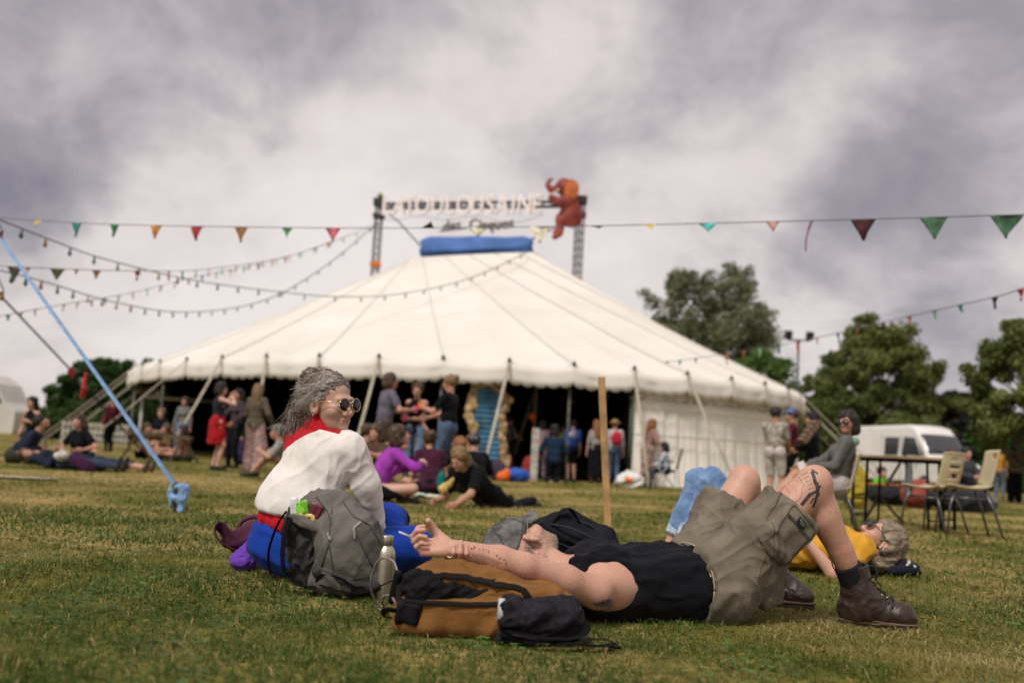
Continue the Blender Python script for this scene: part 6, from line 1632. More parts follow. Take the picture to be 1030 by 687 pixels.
strings()
# ------------------------------------------------------------------ furniture, vans, goal, fence
def van():
    b = GY(960, 38.0); 
    root = empty('van', (b.x, b.y, 0), 0, 'white high roofed delivery van parked right of the tent, facing the camera', 'van')
    yaw = R(180+20); M_ = Matrix.Rotation(yaw, 3, 'Z'); o0 = V((b.x-.8, b.y+2.2, 0))
    def T(x, y, z): return o0 + M_ @ V((x, y, z))      # y forward (to the bonnet), x to its right
    wht = mat('van_paint', (.74,.72,.68), .35, .04, 2, coat=.4); gl = mat('van_glass', (.03,.035,.04), .08, .2, spec=.8); blk = mat('van_trim', (.022,.022,.024), .55, .2)
    # side profile (y, z) of the body, lofted across with rounded sides
    prof = [(-2.75,.38),(-2.78,1.2),(-2.74,2.2),(-2.62,2.46),(-2.2,2.56),(.9,2.60),(1.25,2.50),(1.50,2.22),(2.02,1.46),(2.15,1.30),(2.62,1.12),(2.76,.95),(2.82,.55),(2.74,.36)]
    mb = MB(); cols = [(-.98,.0),(-1.0,.35)]; rows = []
    xs = [-1.0,-.985,-.93,-.8,0,.8,.93,.985,1.0]
    ins = {1.0:.09,.985:.05,.93:.015,.8:0,0:-.02}
    cy0, cz0 = 0, 1.35
    def wdt(z): return 1.0 if z < 1.2 else 1.0-.10*((z-1.2)/1.4)**1.6
    for x in xs:
        k = ins[abs(x)]; row = []
        for y, z in prof:
            dy = y-cy0; dz = z-cz0; L_ = math.hypot(dy/2.8, dz/1.2) or 1
            row.append(T(x*wdt(z)*(.99 if k else 1), y - k*math.copysign(min(1,abs(dy)/2.8), dy), z - k*math.copysign(min(1,abs(dz)/1.2), dz)))
        row.append(row[0]); rows.append(row)
    mb.sheet(rows); n = len(prof)
    mb.add(rows[0][:-1], [tuple(range(n))]); mb.add(rows[-1][:-1], [tuple(range(n-1,-1,-1))]); mb.build('body', wht, root)
    def panel(name, pts, m, lift=.012, par=None, th=.008):
        mb = MB(); mb.add(pts, [tuple(range(len(pts)))]); return mb.build(name, m, par or root, solid=th)
    # windscreen
    def W(u, v): y = 1.50+(2.02-1.50)*v+.012*0; z = 2.22-(2.22-1.46)*v; nx = V((0,.82,.57))*.016; hw = wdt(z)*.93; return T(u*hw, y+nx.y, z+nx.z+.02*(1-u*u))
    mb = MB(); mb.sheet([[W(-1+2*i/10, .0+1.0*j/5) for i in range(11)] for j in range(6)]); ws = mb.build('windscreen', gl, root, solid=.006)
    mb = MB(); mb.bar(W(-.7,.98)+M_@V((0,.02,.01)), W(-.1,.75)+M_@V((0,.02,.02)), .02).bar(W(.05,.98)+M_@V((0,.02,.01)), W(.65,.78)+M_@V((0,.02,.02)), .02); mb.build('wiper', blk, ws)
    for sx in (-1, 1):
        X = lambda z: sx*(wdt(z)+.006)
        panel('side_window', [T(X(1.42),1.66,1.42), T(X(2.08),1.30,2.08), T(X(2.12),.72,2.12), T(X(1.40),.62,1.40)], gl)
        panel('quarter_window', [T(X(1.42),1.86,1.40), T(X(1.9),1.52,1.88), T(X(1.44),1.72,1.42)], gl)
        panel('rear_window', [T(X(1.40),.42,1.40), T(X(2.1),.45,2.1), T(X(2.1),-.35,2.1), T(X(1.4),-.35,1.4)], gl)
        mb = MB(); 
        for yy in (.55,-.55): mb.bar(T(X(1),yy,.5), T(X(2.2),yy,2.25), .012)
        mb.bar(T(X(1.2),-2.6,1.15), T(X(1.2),2.1,1.15), .018).build('panel_gap', mat('van_gap', (.12,.12,.12), .6, .1), root)
        mb = MB(); mb.box(T(sx*1.20,1.62,1.55), (.16,.12,.30), M_); mb.box(T(sx*1.06,1.66,1.42), (.2,.05,.05), M_); mb.build('wing_mirror', blk, root, bevel=.02)
        for yy in (1.85,-1.75):
            c = T(sx*.90, yy, .33); wm = MB(); wm.lathe(c-(M_@V((.11*1,0,0))), [(.22,0),(.32,.015),(.335,.05),(.335,.17),(.32,.21),(.22,.22)], 28, axis=M_@V((1,0,0))); w_ = wm.build('wheel', mat('tyre', (.02,.02,.02), .85, .2), root)
            MB().lathe(c+(M_@V((sx*.115-.01,0,0))), [(.0,-.01),(.19,-.01),(.20,.01),(.0,.03)], 20, axis=M_@V((1,0,0))).build('hubcap', mat('hubcap', (.3,.3,.31), .4, .1, metal=.6), w_)
        panel('headlight', [T(sx*.95,2.62,1.05), T(sx*.55,2.71,.99), T(sx*.60,2.80,.80), T(sx*.95,2.74,.86)], mat('headlight', (.45,.47,.5), .15, .1), th=.03)
    mb = MB(); mb.box(T(0,2.79,.50), (1.94,.16,.34), M_); mb.build('bumper', blk, root, bevel=.04)
    mb = MB(); mb.box(T(0,2.755,.86), (.96,.08,.22), M_); g_ = mb.build('grille', blk, root, bevel=.01)
    mb = MB(); mb.lathe(T(0,2.80,.98), [(0,-.01),(.07,0),(0,.02)], 16, axis=M_@V((0,1,0))); mb.build('badge', mat('chrome', (.6,.6,.62), .2, .05, metal=1), root)
    MB().box(T(0,2.885,.46), (.52,.012,.11), M_).build('number_plate', mat('plate_white', (.7,.7,.68), .4, .05), root)
    # the camper cut by the left edge
    b = GY(-22, 40); root = empty('van', (b.x, b.y, 0), 0, 'pale camper van cut off by the left edge of the picture', 'van'); o1 = V((b.x-.75, b.y, 0))
    mb = MB(); prof = [(-2.6,.35),(2.55,.35),(2.6,1.2),(2.15,1.55),(1.75,2.25),(1.2,2.62),(-2.3,2.66),(-2.6,2.4)]; rows = [[o1+V((y, x, z)) for y, z in prof+prof[:1]] for x in (-1,-.96,0,.96,1)]
    mb.sheet(rows, smooth=False); mb.add(rows[0][:-1], [tuple(range(len(prof)-1,-1,-1))]); mb.add(rows[-1][:-1], [tuple(range(len(prof)))]); mb.build('body', mat('camper_cream', (.55,.53,.48), .4, .06, 1), root, bevel=.06)
    mb = MB(); mb.add([o1+V(q) for q in ((2.05,-1.012,1.5),(1.66,-1.012,2.2),(.75,-1.012,2.2),(.75,-1.012,1.5))], [(0,1,2,3)]); mb.build('side_window', gl, root, solid=.01)
    for yy in (1.6,-1.6): MB().lathe(o1+V((yy,-1.03,.34)), [(.2,0),(.33,.02),(.33,.18),(.2,.2)], 24, axis=(0,1,0)).build('wheel', mat('tyre', (.02,.02,.02)), root)
van()
def table():
    Y = 11.6; 
    a = GY(857, Y+.6); b_ = GY(962, Y-.2); c = (a+b_)/2; d = (b_-a).normalized(); n = d.cross(ZU); H = .80
    root = empty('table', c, 0, 'folding table with a thin wooden top and black steel legs', 'table')
    M_ = Matrix((d, -n, ZU)).transposed(); L = (b_-a).length
    MB().box(c+ZU*H, (L, .55, .028), M_).build('tabletop', mat('plywood', (.36,.24,.13), .6, .2, 5, bump=.15), root, bevel=.004)
    MB().box(c+ZU*(H-.035), (L-.08, .47, .035), M_).build('under_frame', BLK, root)
    for e in (-1, 1):
        for q in (-.20,.20):
            p = c + d*(L/2-.10)*e - n*q; MB().bar(p+ZU*(H-.03), p+d*.02*e, .028).bar(p+ZU*(H-.03)+d*-.16*e, p+ZU*.0-d*.14*e, .022).build('leg', BLK, root)
        mb = MB(); 
        for z in (.12,.34): mb.bar(c+d*(L/2-.10)*e-n*.2+ZU*z, c+d*(L/2-.10)*e+n*.2+ZU*z, .02)
        for z in (.10,.30): mb.bar(c+d*(L/2-.10)*e+n*.2+ZU*z, c+d*(L/2-.25)*e+n*.2+ZU*z, .02)
        mb.build('brace', BLK, root)
table()
BEIGE = mat('plastic_beige', (.50,.43,.28), .5, .08, 3); TUBE = mat('tube_grey', (.14,.14,.15), .35, .1, metal=.8)
def shell_chair(c, rz, label, slots=True, seatz=.46, k=1.08, m=BEIGE, legm=TUBE):
    """moulded plastic stacking chair; faces local +y"""
    root = empty('chair', c, 0, label, 'chair'); Mz = Matrix.Rotation(rz, 3, 'Z'); T = lambda x, y, z: V(c)+Mz@V((x*k,y*k,z*k))
    prof = [(.235,.455),(.21,.47),(.12,.458),(.0,.445),(-.10,.45),(-.17,.475),(-.205,.53),(-.225,.60),(-.245,.68),(-.262,.76),(-.272,.82),(-.285,.845)]
    sp = [(p.x, p.y) for p in spline([V((a,b,0)) for a,b in prof], 3)]
    nx = 21; mb = MB(); vs = []; fs = []
    for i, (y, z) in enumerate(sp):
        t = i/(len(sp)-1); hw = .225 if t < .5 else .225-.02*(t-.5)
        for j in range(nx):
            u = -1+2*j/(nx-1); cup = .03*abs(u)**3; 
            if t < .5: vs.append(T(u*hw, y, z+cup*.8))
            else: vs.append(T(u*hw, y+cup*.9+.012*u*u, z - .012*abs(u)**6*(t > .95)))
    ns = len(sp)
    for i in range(ns-1):
        z = (sp[i][1]+sp[i+1][1])/2; y = sp[i][0]
        for j in range(nx-1):
            u = -1+2*(j+.5)/(nx-1)
            if slots and y < -.2 and abs(u) < .45 and any(abs(z-s_) < .013 for s_ in (.60,.685,.77)): continue
            if not slots and y < -.25 and abs(u) < .3 and .765 < z < .80: continue
            fs.append((i*nx+j, i*nx+j+1, (i+1)*nx+j+1, (i+1)*nx+j))
    mb.add(vs, fs, True); mb.build('seat_shell', m, root, solid=.012)
    for sx in (-1, 1):
        for pts in ([(.17*sx,.14,.455),(.21*sx,.20,.30),(.235*sx,.235,.0)], [(.17*sx,-.12,.445),(.205*sx,-.19,.28),(.235*sx,-.27,.0)]):
            MB().tube([T(*p) for p in pts], .0115*k, 8).build('leg', legm, root)
    MB().tube([T(.19*s_,.16,.37) for s_ in (-1,1)], .009, 6).tube([T(.19*s_,-.16,.36) for s_ in (-1,1)], .009, 6).tube([T(-.19,.16,.37), T(-.19,-.16,.36)], .009, 6).tube([T(.19,.16,.37), T(.19,-.16,.36)], .009, 6).build('stretcher', legm, root)
def chairs():
    shell_chair(GY(972, 10.6), R(80), 'beige plastic chair on grey legs seen from the side, nearest to the right', slots=False)
    shell_chair(GY(938, 11.0), R(38), 'beige plastic chair with three slots in its back, behind the side on chair', slots=True, k=1.03)
    # wooden folding chair with an orange seat
    c = GY(888, 12.8); root = empty('folding_chair', c, 0, 'dark folding chair with an orange slatted seat and a grey bag over its back', 'chair'); Mz = Matrix.Rotation(R(70),3,'Z'); T = lambda x,y,z: c+Mz@V((x,y,z)); dk = mat('wood_dark', (.05,.035,.02), .6, .2)
    mb = MB(); [mb.box(T(0,-.16+.08*i,.47), (.42,.06,.02), Mz) for i in range(5)]; mb.build('seat', mat('paint_orange2', (.50,.13,.02), .5, .1), root)
    for s_ in (-1,1):
        MB().bar(T(.22*s_,.22,0), T(.22*s_,-.26,.86), .03).build('leg', dk, root); MB().bar(T(.19*s_,-.24,0), T(.19*s_,.18,.47), .03).build('leg', dk, root)
    MB().box(T(0,-.25,.80), (.44,.02,.12), Mz).build('backrest', dk, root)
    f = Field(.012); f.box(T(0,-.30,.58), (.17,.03,.24), (Mz@V((1,0,0)), Mz@V((0,1,0)), ZU), rnd=.025); tag(sdf_obj('bag', f, cloth('greybag', (.16,.16,.17)), None, fold=dict(amp=.02, scale=9, dirs=(ZU,), seed=4)), 'flat grey bag hanging on the folding chair', 'bag')
    shell_chair(GY(836, 9.8), R(75), 'beige chair carrying the woman in the grey sweater', k=.92, slots=False)
    # folding camp chair by the tent wall
    c = GY(668, 24.3); root = empty('camp_chair', c, 0, 'black folding camp chair against the tent wall with the child in it', 'chair'); Mz = Matrix.Rotation(R(80),3,'Z'); T = lambda x,y,z: c+Mz@V((x,y,z)); g = mat('tube_white', (.4,.4,.4), .4, .1); bk = cloth('campblack', (.03,.03,.035))
    mb = MB(); mb.sheet([[T(-.28+.56*i/4, -.25+.5*j/4, .42-.04*math.sin(math.pi*i/4)) for i in range(5)] for j in range(5)]); mb.build('seat', bk, root, solid=.02)
    mb = MB(); mb.sheet([[T(-.28+.56*i/4, -.27-.12*j/4-.03*math.sin(math.pi*i/4), .45+.5*j/4) for i in range(5)] for j in range(5)]); mb.build('backrest', bk, root, solid=.02)
    for s_ in (-1,1):
        MB().bar(T(.30*s_,-.25,0), T(.30*s_,.27,.6), .025).bar(T(.30*s_,.27,0), T(.30*s_,-.36,.95), .025).build('side_frame', g, root)
        MB().box(T(.31*s_,.02,.62), (.06,.5,.03), Mz).build('armrest', bk, root)
    mb = MB(); 
    for y in (-.25,.27): mb.bar(T(-.3,y,.02), T(.3,y,.42), .02).bar(T(.3,y,.02), T(-.3,y,.42), .02)
    mb.build('cross_brace', g, root)
chairs()
def far_bits():
    wh = mat('goal_white', (.62,.60,.55), .5, .1); a = GY(139, 38); b = GY(222, 39.5); H = 2.02
    root = empty('football_goal', a, 0, 'white football goal standing behind the left end of the tent', 'goal')
    for p in (a, b): MB().tube([p, p+ZU*H], .07, 8).build('post', wh, root)
    MB().tube([a+ZU*H, b+ZU*H], .07, 8).build('crossbar', wh, root)
    # pale picket fence / boards far left
    for k, (x0, x1, Y, z, m, lab) in enumerate(((62, 130, 47, 1.0, mat('fence_grey', (.30,.29,.27), .8, .1), 'low pale board fence far behind the people at the left'),)):
        A = GY(x0, Y); B = GY(x1, Y+2); root = empty('fence', A, 0, lab, 'fence'); d = (B-A).normalized(); 
        for i in range(16): p = A.lerp(B, i/15); MB().bar(p, p+ZU*z, .08).build('post', wh, root)
        for zz in (z-.08, z*.55, z*.25): MB().bar(A+ZU*zz+d.cross(ZU)*.05, B+ZU*zz+d.cross(ZU)*.05, .03, .14).build('rail', wh, root)
    # brown rail across a trestle at the left of the tent
    a = GY(130, 23.5); b = GY(192, 22.8); br = mat('wood_brown', (.10,.065,.035), .7, .2, 5)
    a1 = P(130,434,23.5); b1 = P(193,441,22.8)
    root = empty('barrier', a, 0, 'dark brown wooden rail on crossed trestle legs in front of the seated group', 'barrier'); MB().bar(a1, b1, .13, .08).build('rail', br, root)
    for t in (.12,.88):
        p = a.lerp(b, t); q = a1.lerp(b1, t); 
        for s_ in (-1,1): MB().bar(p+V((.3*s_,.15*s_,0)), q+V((-.05*s_,0,0)), .06).build('leg', br, root)
    for px in (115, 123, 132):
        p = GY(px, 27); MB().tube([p, p+ZU*1.25], .03, 6).build
    # ornate arched mirror with a ribbed blue panel
    Y = 24.8; c = GY(487, Y); root = empty('arched_panel', c, 0, 'tall arched panel with ribbed blue face and ragged straw coloured frame', 'panel'); top = P(485,381,Y).z; t0 = .06; s_ = FPX/Y; hw = .34
    X = lambda x, z: V((c.x+x+z*.0, Y, z))
    blu = mat('panel_blue', (.045,.16,.26), .45, .3, 3); strw = mat('straw_frame', (.46,.31,.15), .9, .3, 9, bump=.4, bscale=14)
    mb = MB(); rows = []; n = 70
    for i in range(n+1):
        z = t0+(top-t0-.12)*i/n; zz = top-.12-z; w = hw if zz > hw else math.sqrt(max(0, hw*hw-(hw-zz)**2)); rows.append([X(-w+2*w*j/4, z)+V((0,-.03*(i%4 < 2),0)) for j in range(5)])
    mb.sheet(rows, smooth=False); mb.build('ribbed_face', blu, root, solid=.03)
    f = Field(.028); rg = random.Random(4); pts = [X(-hw-.06, z) for z in np.arange(t0, top-.5, .13)] + [X((hw+.06)*math.cos(a_), top-.48+(.42)*math.sin(a_)) for a_ in np.linspace(math.pi, 0, 14)] + [X(hw+.06+.06*math.sin(z*4), z) for z in np.arange(top-.5, t0, -.13)]
    for p in pts: f.ell(p+V((rg.uniform(-.05,.05),0,rg.uniform(-.04,.04))), (rg.uniform(.07,.13), .07, rg.uniform(.08,.13)), k=.04)
    sdf_obj('ragged_frame', f, strw, root, fold=dict(amp=.06, scale=9, dirs=(ZU,), seed=6))
    # painted narrow board beside the doorway crowd
    c = GY(536.5, 23.6); root = None; mb = MB(); mb.box(c+ZU*.62, (.17,.06,1.24)); tag(mb.build('painted_board', pattern_mat('board_paint', [(.55,.42,.08),(.2,.4,.25),(.6,.5,.4),(.15,.35,.4),(.55,.25,.2)], 7, 'noise'), None, bevel=.01), 'narrow upright board painted in pastel patches beside the doorway crowd', 'board')
    # bags and balls at the doorway
    def blob(name, px, py, Y, r, m, label, cat, z=None, amp=.04):
        c = GY(px, Y); f = Field(max(.012, min(r)*.12)); f.ell(c+ZU*r[2]*.9, r, k=.02); f.cut((0,0,.0), -ZU); return tag(sdf_obj(name, f, m, None, fold=dict(amp=amp, scale=7, dirs=(V((1,0,.4)),), seed=int(px))), label, cat)
    blob('bag', 519, 478, 22.2, (.27,.22,.15), cloth('bluebag', (.03,.10,.42)), 'bright blue bag slumped on the grass by the arched panel', 'bag')
    f = Field(.02); c = GY(509, 21.9); f.ell(c+ZU*.15, (.09,.1,.15), k=.02); f.ell(c+V((-.1,0,.10)), (.12,.1,.12), k=.03); tag(sdf_obj('bag', f, mat('orange_cloth', (.70,.13,.02), .8, .1), None), 'orange bag leaning on the blue bag by the arched panel', 'bag')
    blob('bag', 500, 478, 22.6, (.22,.2,.24), cloth('dusk', (.06,.045,.07)), 'dark violet bag at the foot of the arched panel', 'bag')
    blob('bag', 508, 470, 25.5, (.16,.15,.34), cloth('terracotta', (.30,.06,.03)), 'terracotta sack standing behind the orange bag', 'bag')
    blob('bag', 531, 476, 25.2, (.16,.14,.30), cloth('brick', (.35,.05,.035)), 'brick red sack standing beside the painted board', 'bag')
    o = blob('carrier_bag', 633, 488, 22.8, (.32,.2,.17), mat('bag_white', (.72,.69,.66), .5, .06, 5), 'white carrier bag with an orange mark on the grass by the tent wall', 'bag', amp=.09)
    bb = bvh_of(o); c = GY(633, 22.8); decal(bb, c+ZU*.17+V((-.06,-.1,0)), (1,0,0), (0,0,1), [([(-.07,.0),(-.01,.05),(.06,.02),(.02,-.03),(-.06,-.02)], 1), ([(-.04,-.06),(.1,-.07)], .5)], .06, .012, 'printed_mark', mat('orange_print', (.72,.16,.03), .5, .1), o, reach=.6, step=.03)
    # hanging balls and bulbs in the doorway
    for px, py, Y, m, lab in ((536,419,26.6, mat('ball_orange', (.80,.16,.03), .5, .05), 'orange ball hung on the leaning prop pole'), (433,420.5,15.5, mat('ball_orange', (.80,.16,.03)), None)):
        if lab: c = P(px,py,Y); o = MB().lathe(c, [(0,-.12),(.07,-.1),(.115,0),(.07,.1),(0,.12)], 14).build('ball', m); tag(o, lab, 'ball')
    mb = MB(); pts = spline([P(542,392,27.3), P(575,403,29), P(620,407,31), P(650,404,32)]); mb.tube(pts, .015, 5); o = mb.build('cable', mat('cable_dark', (.02,.02,.022)), None); tag(o, 'thin cable of lamps slung inside the tent doorway', 'cable')
    for i, t in enumerate((.36,.86)): c = pts[int(t*(len(pts)-1))]-ZU*.06; tag(MB().lathe(c, [(0,-.06),(.12,-.05),(.14,0),(.05,.05),(0,.06)], 12).build('lamp', mat('lamp_grey', (.30,.30,.29), .5, .1)), ('left','right')[i]+' hand grey lamp on the cable inside the doorway', 'lamp', 'lamps inside the doorway')
    # trampled rubbish group near the van
    blob('bag', 893, 497, 20, (.42,.3,.22), cloth('coal', (.02,.02,.024)), 'dark bag on the grass left of the folding chair', 'bag')
    blob('bag', 925, 500, 19, (.34,.3,.28), cloth('plaidred', (.30,.07,.05)), 'reddish bag seen under the plastic chairs', 'bag')
    blob('bag', 965, 500, 18.5, (.55,.35,.26), cloth('coal2', (.035,.033,.04)), 'heap of dark bags behind the side on chair', 'bag')
    blob('bag', 985, 500, 18.8, (.32,.3,.20), cloth('greyheap', (.16,.15,.14)), 'pale grey bag at the right end of the dark heap', 'bag')
    blob('bag', 858, 495, 17, (.20,.2,.42), cloth('yellowbag', (.36,.28,.03)), 'yellow sack standing behind the folding table', 'bag')
    c = G(432,501); rows = [[c+V((-.22+.11*i, -.14+.07*j, .035+.015*math.sin(i*2+j))) for i in range(5)] for j in range(5)]; tag(MB().sheet(rows).build('leaflet', pattern_mat('leaflet', [(.62,.64,.66),(.55,.6,.62),(.66,.66,.62),(.4,.5,.3)], 14, 'noise'), None, solid=.004), 'unfolded printed leaflet lying in front of the bearded man', 'leaflet')
    c = G(413,499); rows = [[c+V((-.18+.09*i, -.12+.06*j, .03+.02*math.sin(i*1.4+j))) for i in range(5)] for j in range(5)]; tag(MB().sheet(rows).build('leaflet', pattern_mat('leaflet', []), None, solid=.004), 'second leaflet lying beside the knees of the person in purple', 'leaflet')
far_bits()
# ------------------------------------------------------------------ everyone else on the field
def crowd():
    G_ = GY; F = lambda c: cloth(*c)
    den = mat('denim_mid', (.13,.19,.28), .9, .2, 9, bump=.25); den2 = mat('denim_dark', (.07,.11,.18), .9, .2, 9, bump=.25); nav = cloth('navy', (.014,.018,.035)); blk = cloth('black', (.006,.0065,.009)); 
    def cup(J, i, m, lab):
        c = J['W'][i]+(J['W'][i]-J['E'][i]).normalized()*.10; tag(MB().lathe(c-ZU*.05, [(.030,0),(.036,.02),(.045,.11),(.042,.115)], 16).build('cup', m), lab, 'cup')
    pk = mat('cup_pink',(.6,.08,.2),.4,.1)
    # standing group before the tent
    _, J1 = person(G_(383,16.0), -62, 'stand', 'standing man in a violet grey t shirt holding a pink cup', cloth('violetgrey', (.13,.12,.165)), cloth('brownshort', (.07,.05,.04)), ('mid','brown'), 'tan', 1.82, 'm', 'people standing before the tent', sleeve=.32, hands=[(-.16,.30,1.12),(.20,.34,1.14)], lean=.05, leglen=.55)
    _, J2 = person(G_(414,16.2), 172, 'stand', 'standing woman in a black sleeveless top and light jeans with a pink cup', blk, den, ('bun','brown'), 'tan', 1.70, 'f', 'people standing before the tent', sleeve=0, hands=[(.05,.28,1.08),(-.26,.05,.86)])
    _, J3 = person(G_(447,15.5), 68, 'stand', 'standing man in a black t shirt and jeans with hair tied in a bun', blk, den2, ('bun','light'), 'tan', 1.80, 'm', 'people standing before the tent', sleeve=.34, hands=[(-.12,.36,1.18),(.14,.40,1.05)])
    person(G_(215,18.9), -60, 'stand', 'curly haired woman in a red skirt and black waistcoat drinking', cloth('waistcoat', (.016,.018,.026)), None, ('curly','dark'), 'pale', 1.68, 'f', 'people standing at the left of the tent', sleeve=0, hands=[(.04,.20,1.42),(.10,.22,1.40)], skirt=(cloth('skirt_red', (.38,.012,.018)), .40), topcut=.06)
    person(G_(234,20.6), 150, 'stand', 'dark haired woman in plum shirt behind the woman in the red skirt', cloth('plumshirt', (.055,.04,.05)), blk, ('long','black',.2), 'tan', 1.66, 'f', 'people standing at the left of the tent', sleeve=.95, hands=[(-.2,.3,.95),(.25,.28,.9)])
    person(G_(253,19.5), -12, 'stand', 'long haired woman from behind in olive jumper and pink patterned trousers', cloth('olivejumper', (.115,.095,.065)), pattern_mat('pinkprint', [(.42,.26,.25),(.50,.40,.36),(.34,.12,.14),(.52,.44,.42)], 14, 'noise'), ('long','light',.36), 'pale', 1.72, 'f', 'people standing at the left of the tent', sleeve=1.0, hands=[(-.14,.26,1.0),(.26,.16,.95)], loose=.05, leglen=1.)
    cup(J1, 1, pk, 'pink cup in the hand of the man in violet grey'); cup(J2, 0, pk, 'pink cup in the hand of the woman in black'); cup(J3, 0, mat('cup_orange',(.75,.18,.03),.4,.1), 'orange cup in the hand of the man with the bun')
    # seated in the middle
    person(G_(378,11.0), -72, 'cross', 'person in a bright purple hooded jacket and dark shorts sitting on the grass', cloth('purple', (.30,.045,.36), bump=.3), blk, ('mid','brown'), 'pale', 1.74, 'f', 'people sitting on the grass', sleeve=.8, leglen=.35, lean=.12, hands=[(-.1,.48,.42),(.12,.46,.44)], loose=.03, headpitch=-.3)
    person(G_(462,10.7), 148, 'prone', 'bearded man in black propped on his elbows over the leaflets', blk, blk, ('mid','light'), 'tan', 1.75, 'm', 'people sitting on the grass', sleeve=.35, headpitch=.55)
    c = G_(489,11.2); f = Field(.014); f.cap(P(471,474,11.05), P(481,492,11.1), .09, .12, k=.06); f.cap(P(481,492,11.1), P(497,505,11.15), .13, .07, k=.06); f.cap(P(497,505,11.15), P(510,509,11.2), .07, .02, k=.05); f.cut((0,0,0), -ZU)
    tag(sdf_obj('coat', f, cloth('olivecoat', (.05,.048,.03)), None, fold=dict(amp=.05, scale=9, dirs=(V((1,0,-.8)),), seed=5)), 'olive brown coat spread behind the bearded man', 'coat')
    f = Field(.01); f.cap(P(446,492,10.75), P(455,483,10.8), .045, .03, k=.03); tag(sdf_obj('pouch', f, cloth('pouch_yellow', (.55,.38,.12)), None, fold=dict(amp=.02, scale=20, dirs=(ZU,), seed=5)), 'pale yellow cloth pouch in front of the bearded man', 'pouch')
    person(G_(432,13.2), 20, 'cross', 'woman in maroon top sitting with her back turned, hair in a low bun', cloth('maroon', (.055,.012,.03)), blk, ('bun','brown'), 'tan', 1.68, 'f', 'people sitting on the grass', sleeve=.2, lean=.05, loose=.03)
    f = Field(.014); c = G_(443,12.7); f.ell(c+ZU*.20, (.06,.06,.12), k=.02); tag(sdf_obj('bag', f, cloth('teal', (.0,.16,.13)), None, fold=dict(amp=.03, scale=9, dirs=(ZU,), seed=5)), 'teal bag beside the woman in maroon', 'bag')
    person(G_(468,14.4), 40, 'sit', 'person with light brown hair and black jacket bent forward behind the bearded man', blk, blk, ('mid','ginger'), 'tan', 1.68, 'f', 'people sitting on the grass', sleeve=1., lean=.2, headpitch=-.5)
    person(G_(478,14.9), 20, 'sit', 'person in a lavender cap and black jacket near the arched panel', blk, nav, ('short','dark'), 'tan', 1.75, 'm', 'people sitting on the grass', sleeve=1., lean=.12, hat=('cap', cloth('lavender', (.45,.42,.62))))
    person(G_(378,14.4), 150, 'sit', 'person with long brown hair hugging bare knees behind the purple jacket', cloth('browndress', (.085,.05,.03)), None, ('long','brown',.3), 'tan', 1.78, 'f', 'people sitting on the grass', sleeve=.35, skirt=(cloth('browndress', (.085,.05,.03)), .4), hands=[(-.1,.5,.5),(.12,.48,.5)])
    person(G_(362,14.9), -50, 'sit', 'person in dark clothes with outstretched arm behind the white fleece', nav, nav, ('short','brown'), 'tan', 1.8, 'm', 'people sitting on the grass', sleeve=.35, hands=[(-.1,.55,.62),(.15,.6,.58)])
    person(G_(287,16.5), 100, 'sit', 'man in grey green cap half hidden behind the woman in white fleece', cloth('greytee', (.27,.265,.25)), blk, ('short','grey'), 'tan', 1.75, 'm', 'people sitting on the grass', sleeve=.4, lean=.1, hat=('cap', cloth('capgreen', (.12,.125,.10))))
    # far left group
    person(G_(16,16.6), -75, 'cross', 'man in dark navy sitting at the left edge, head bent down', nav, cloth('darkolive', (.04,.04,.025)), ('short','dark'), 'tan', 1.82, 'm', 'people resting at the far left', sleeve=1., lean=.28, leglen=.5, headpitch=-.6)
    person(G_(30,20.5), 165, 'kneel', 'dark haired woman in a black vest kneeling at the far left', blk, blk, ('long','black',.3), 'warm', 1.72, 'f', 'people resting at the far left', sleeve=0, hands=[(-.12,.28,.72),(.15,.2,.45)])
    person(G_(66,15.3), -93, 'lie', 'person in navy lying flat at the far left with white cushion under the cheek', nav, cloth('steelblue', (.035,.05,.085)), ('mid','brown'), 'tan', 1.65, 'f', 'people resting at the far left', sleeve=1., hd=-160)
    c = G_(60,15.1); f = Field(.014); f.ell(c+ZU*.20, (.11,.08,.07), k=.02); tag(sdf_obj('cushion', f, cloth('offwhite', (.55,.52,.5)), None, fold=dict(amp=.02, scale=9, dirs=(ZU,), seed=5)), 'white cushion beside the lying person at the far left', 'cushion')
    person(G_(80,16.3), 160, 'cross', 'brown haired woman in black sitting behind the person lying at the far left', blk, den2, ('long','brown',.3), 'warm', 1.68, 'f', 'people resting at the far left', sleeve=.3, hands=[(-.3,.3,.3),(.2,.35,.3)])
    person(G_(98,15.6), -95, 'lie', 'person in dark blue lying with bare feet towards the tent', nav, cloth('jeansnavy', (.025,.035,.075)), ('short','dark'), 'warm', 1.60, 'm', 'people resting at the far left', sleeve=1., hd=180, shoes='shoe_brown', leglen=.7)
    f = Field(.014); f.cap(P(76,461,14.9), P(88,470,14.9), .08, .10, k=.02); tag(sdf_obj('bag', f, cloth('wine', (.05,.015,.05)), None, fold=dict(amp=.03, scale=9, dirs=(ZU,), seed=5)), 'wine coloured bag between the lying people at the far left', 'bag')
    person(G_(109,31), 60, 'stand', 'person in a dark red jumper standing far back between the guy straps', cloth('darkred', (.13,.015,.03)), blk, ('short','dark'), 'warm', 1.7, 'm', 'people under the left eave', sleeve=1.)
    # under the left eave
    person(G_(143,24.5), -120, 'sit', 'person in ochre brown sitting at the left foot of the wooden rail', cloth('ochre', (.12,.06,.02)), blk, ('short','brown'), 'warm', 1.7, 'f', 'people under the left eave', sleeve=.4)
    person(G_(158,25.5), 170, 'chair', 'pale haired person in black seated high behind the wooden rail', blk, blk, ('short','light'), 'pale', 1.7, 'f', 'people under the left eave', sleeve=.3)
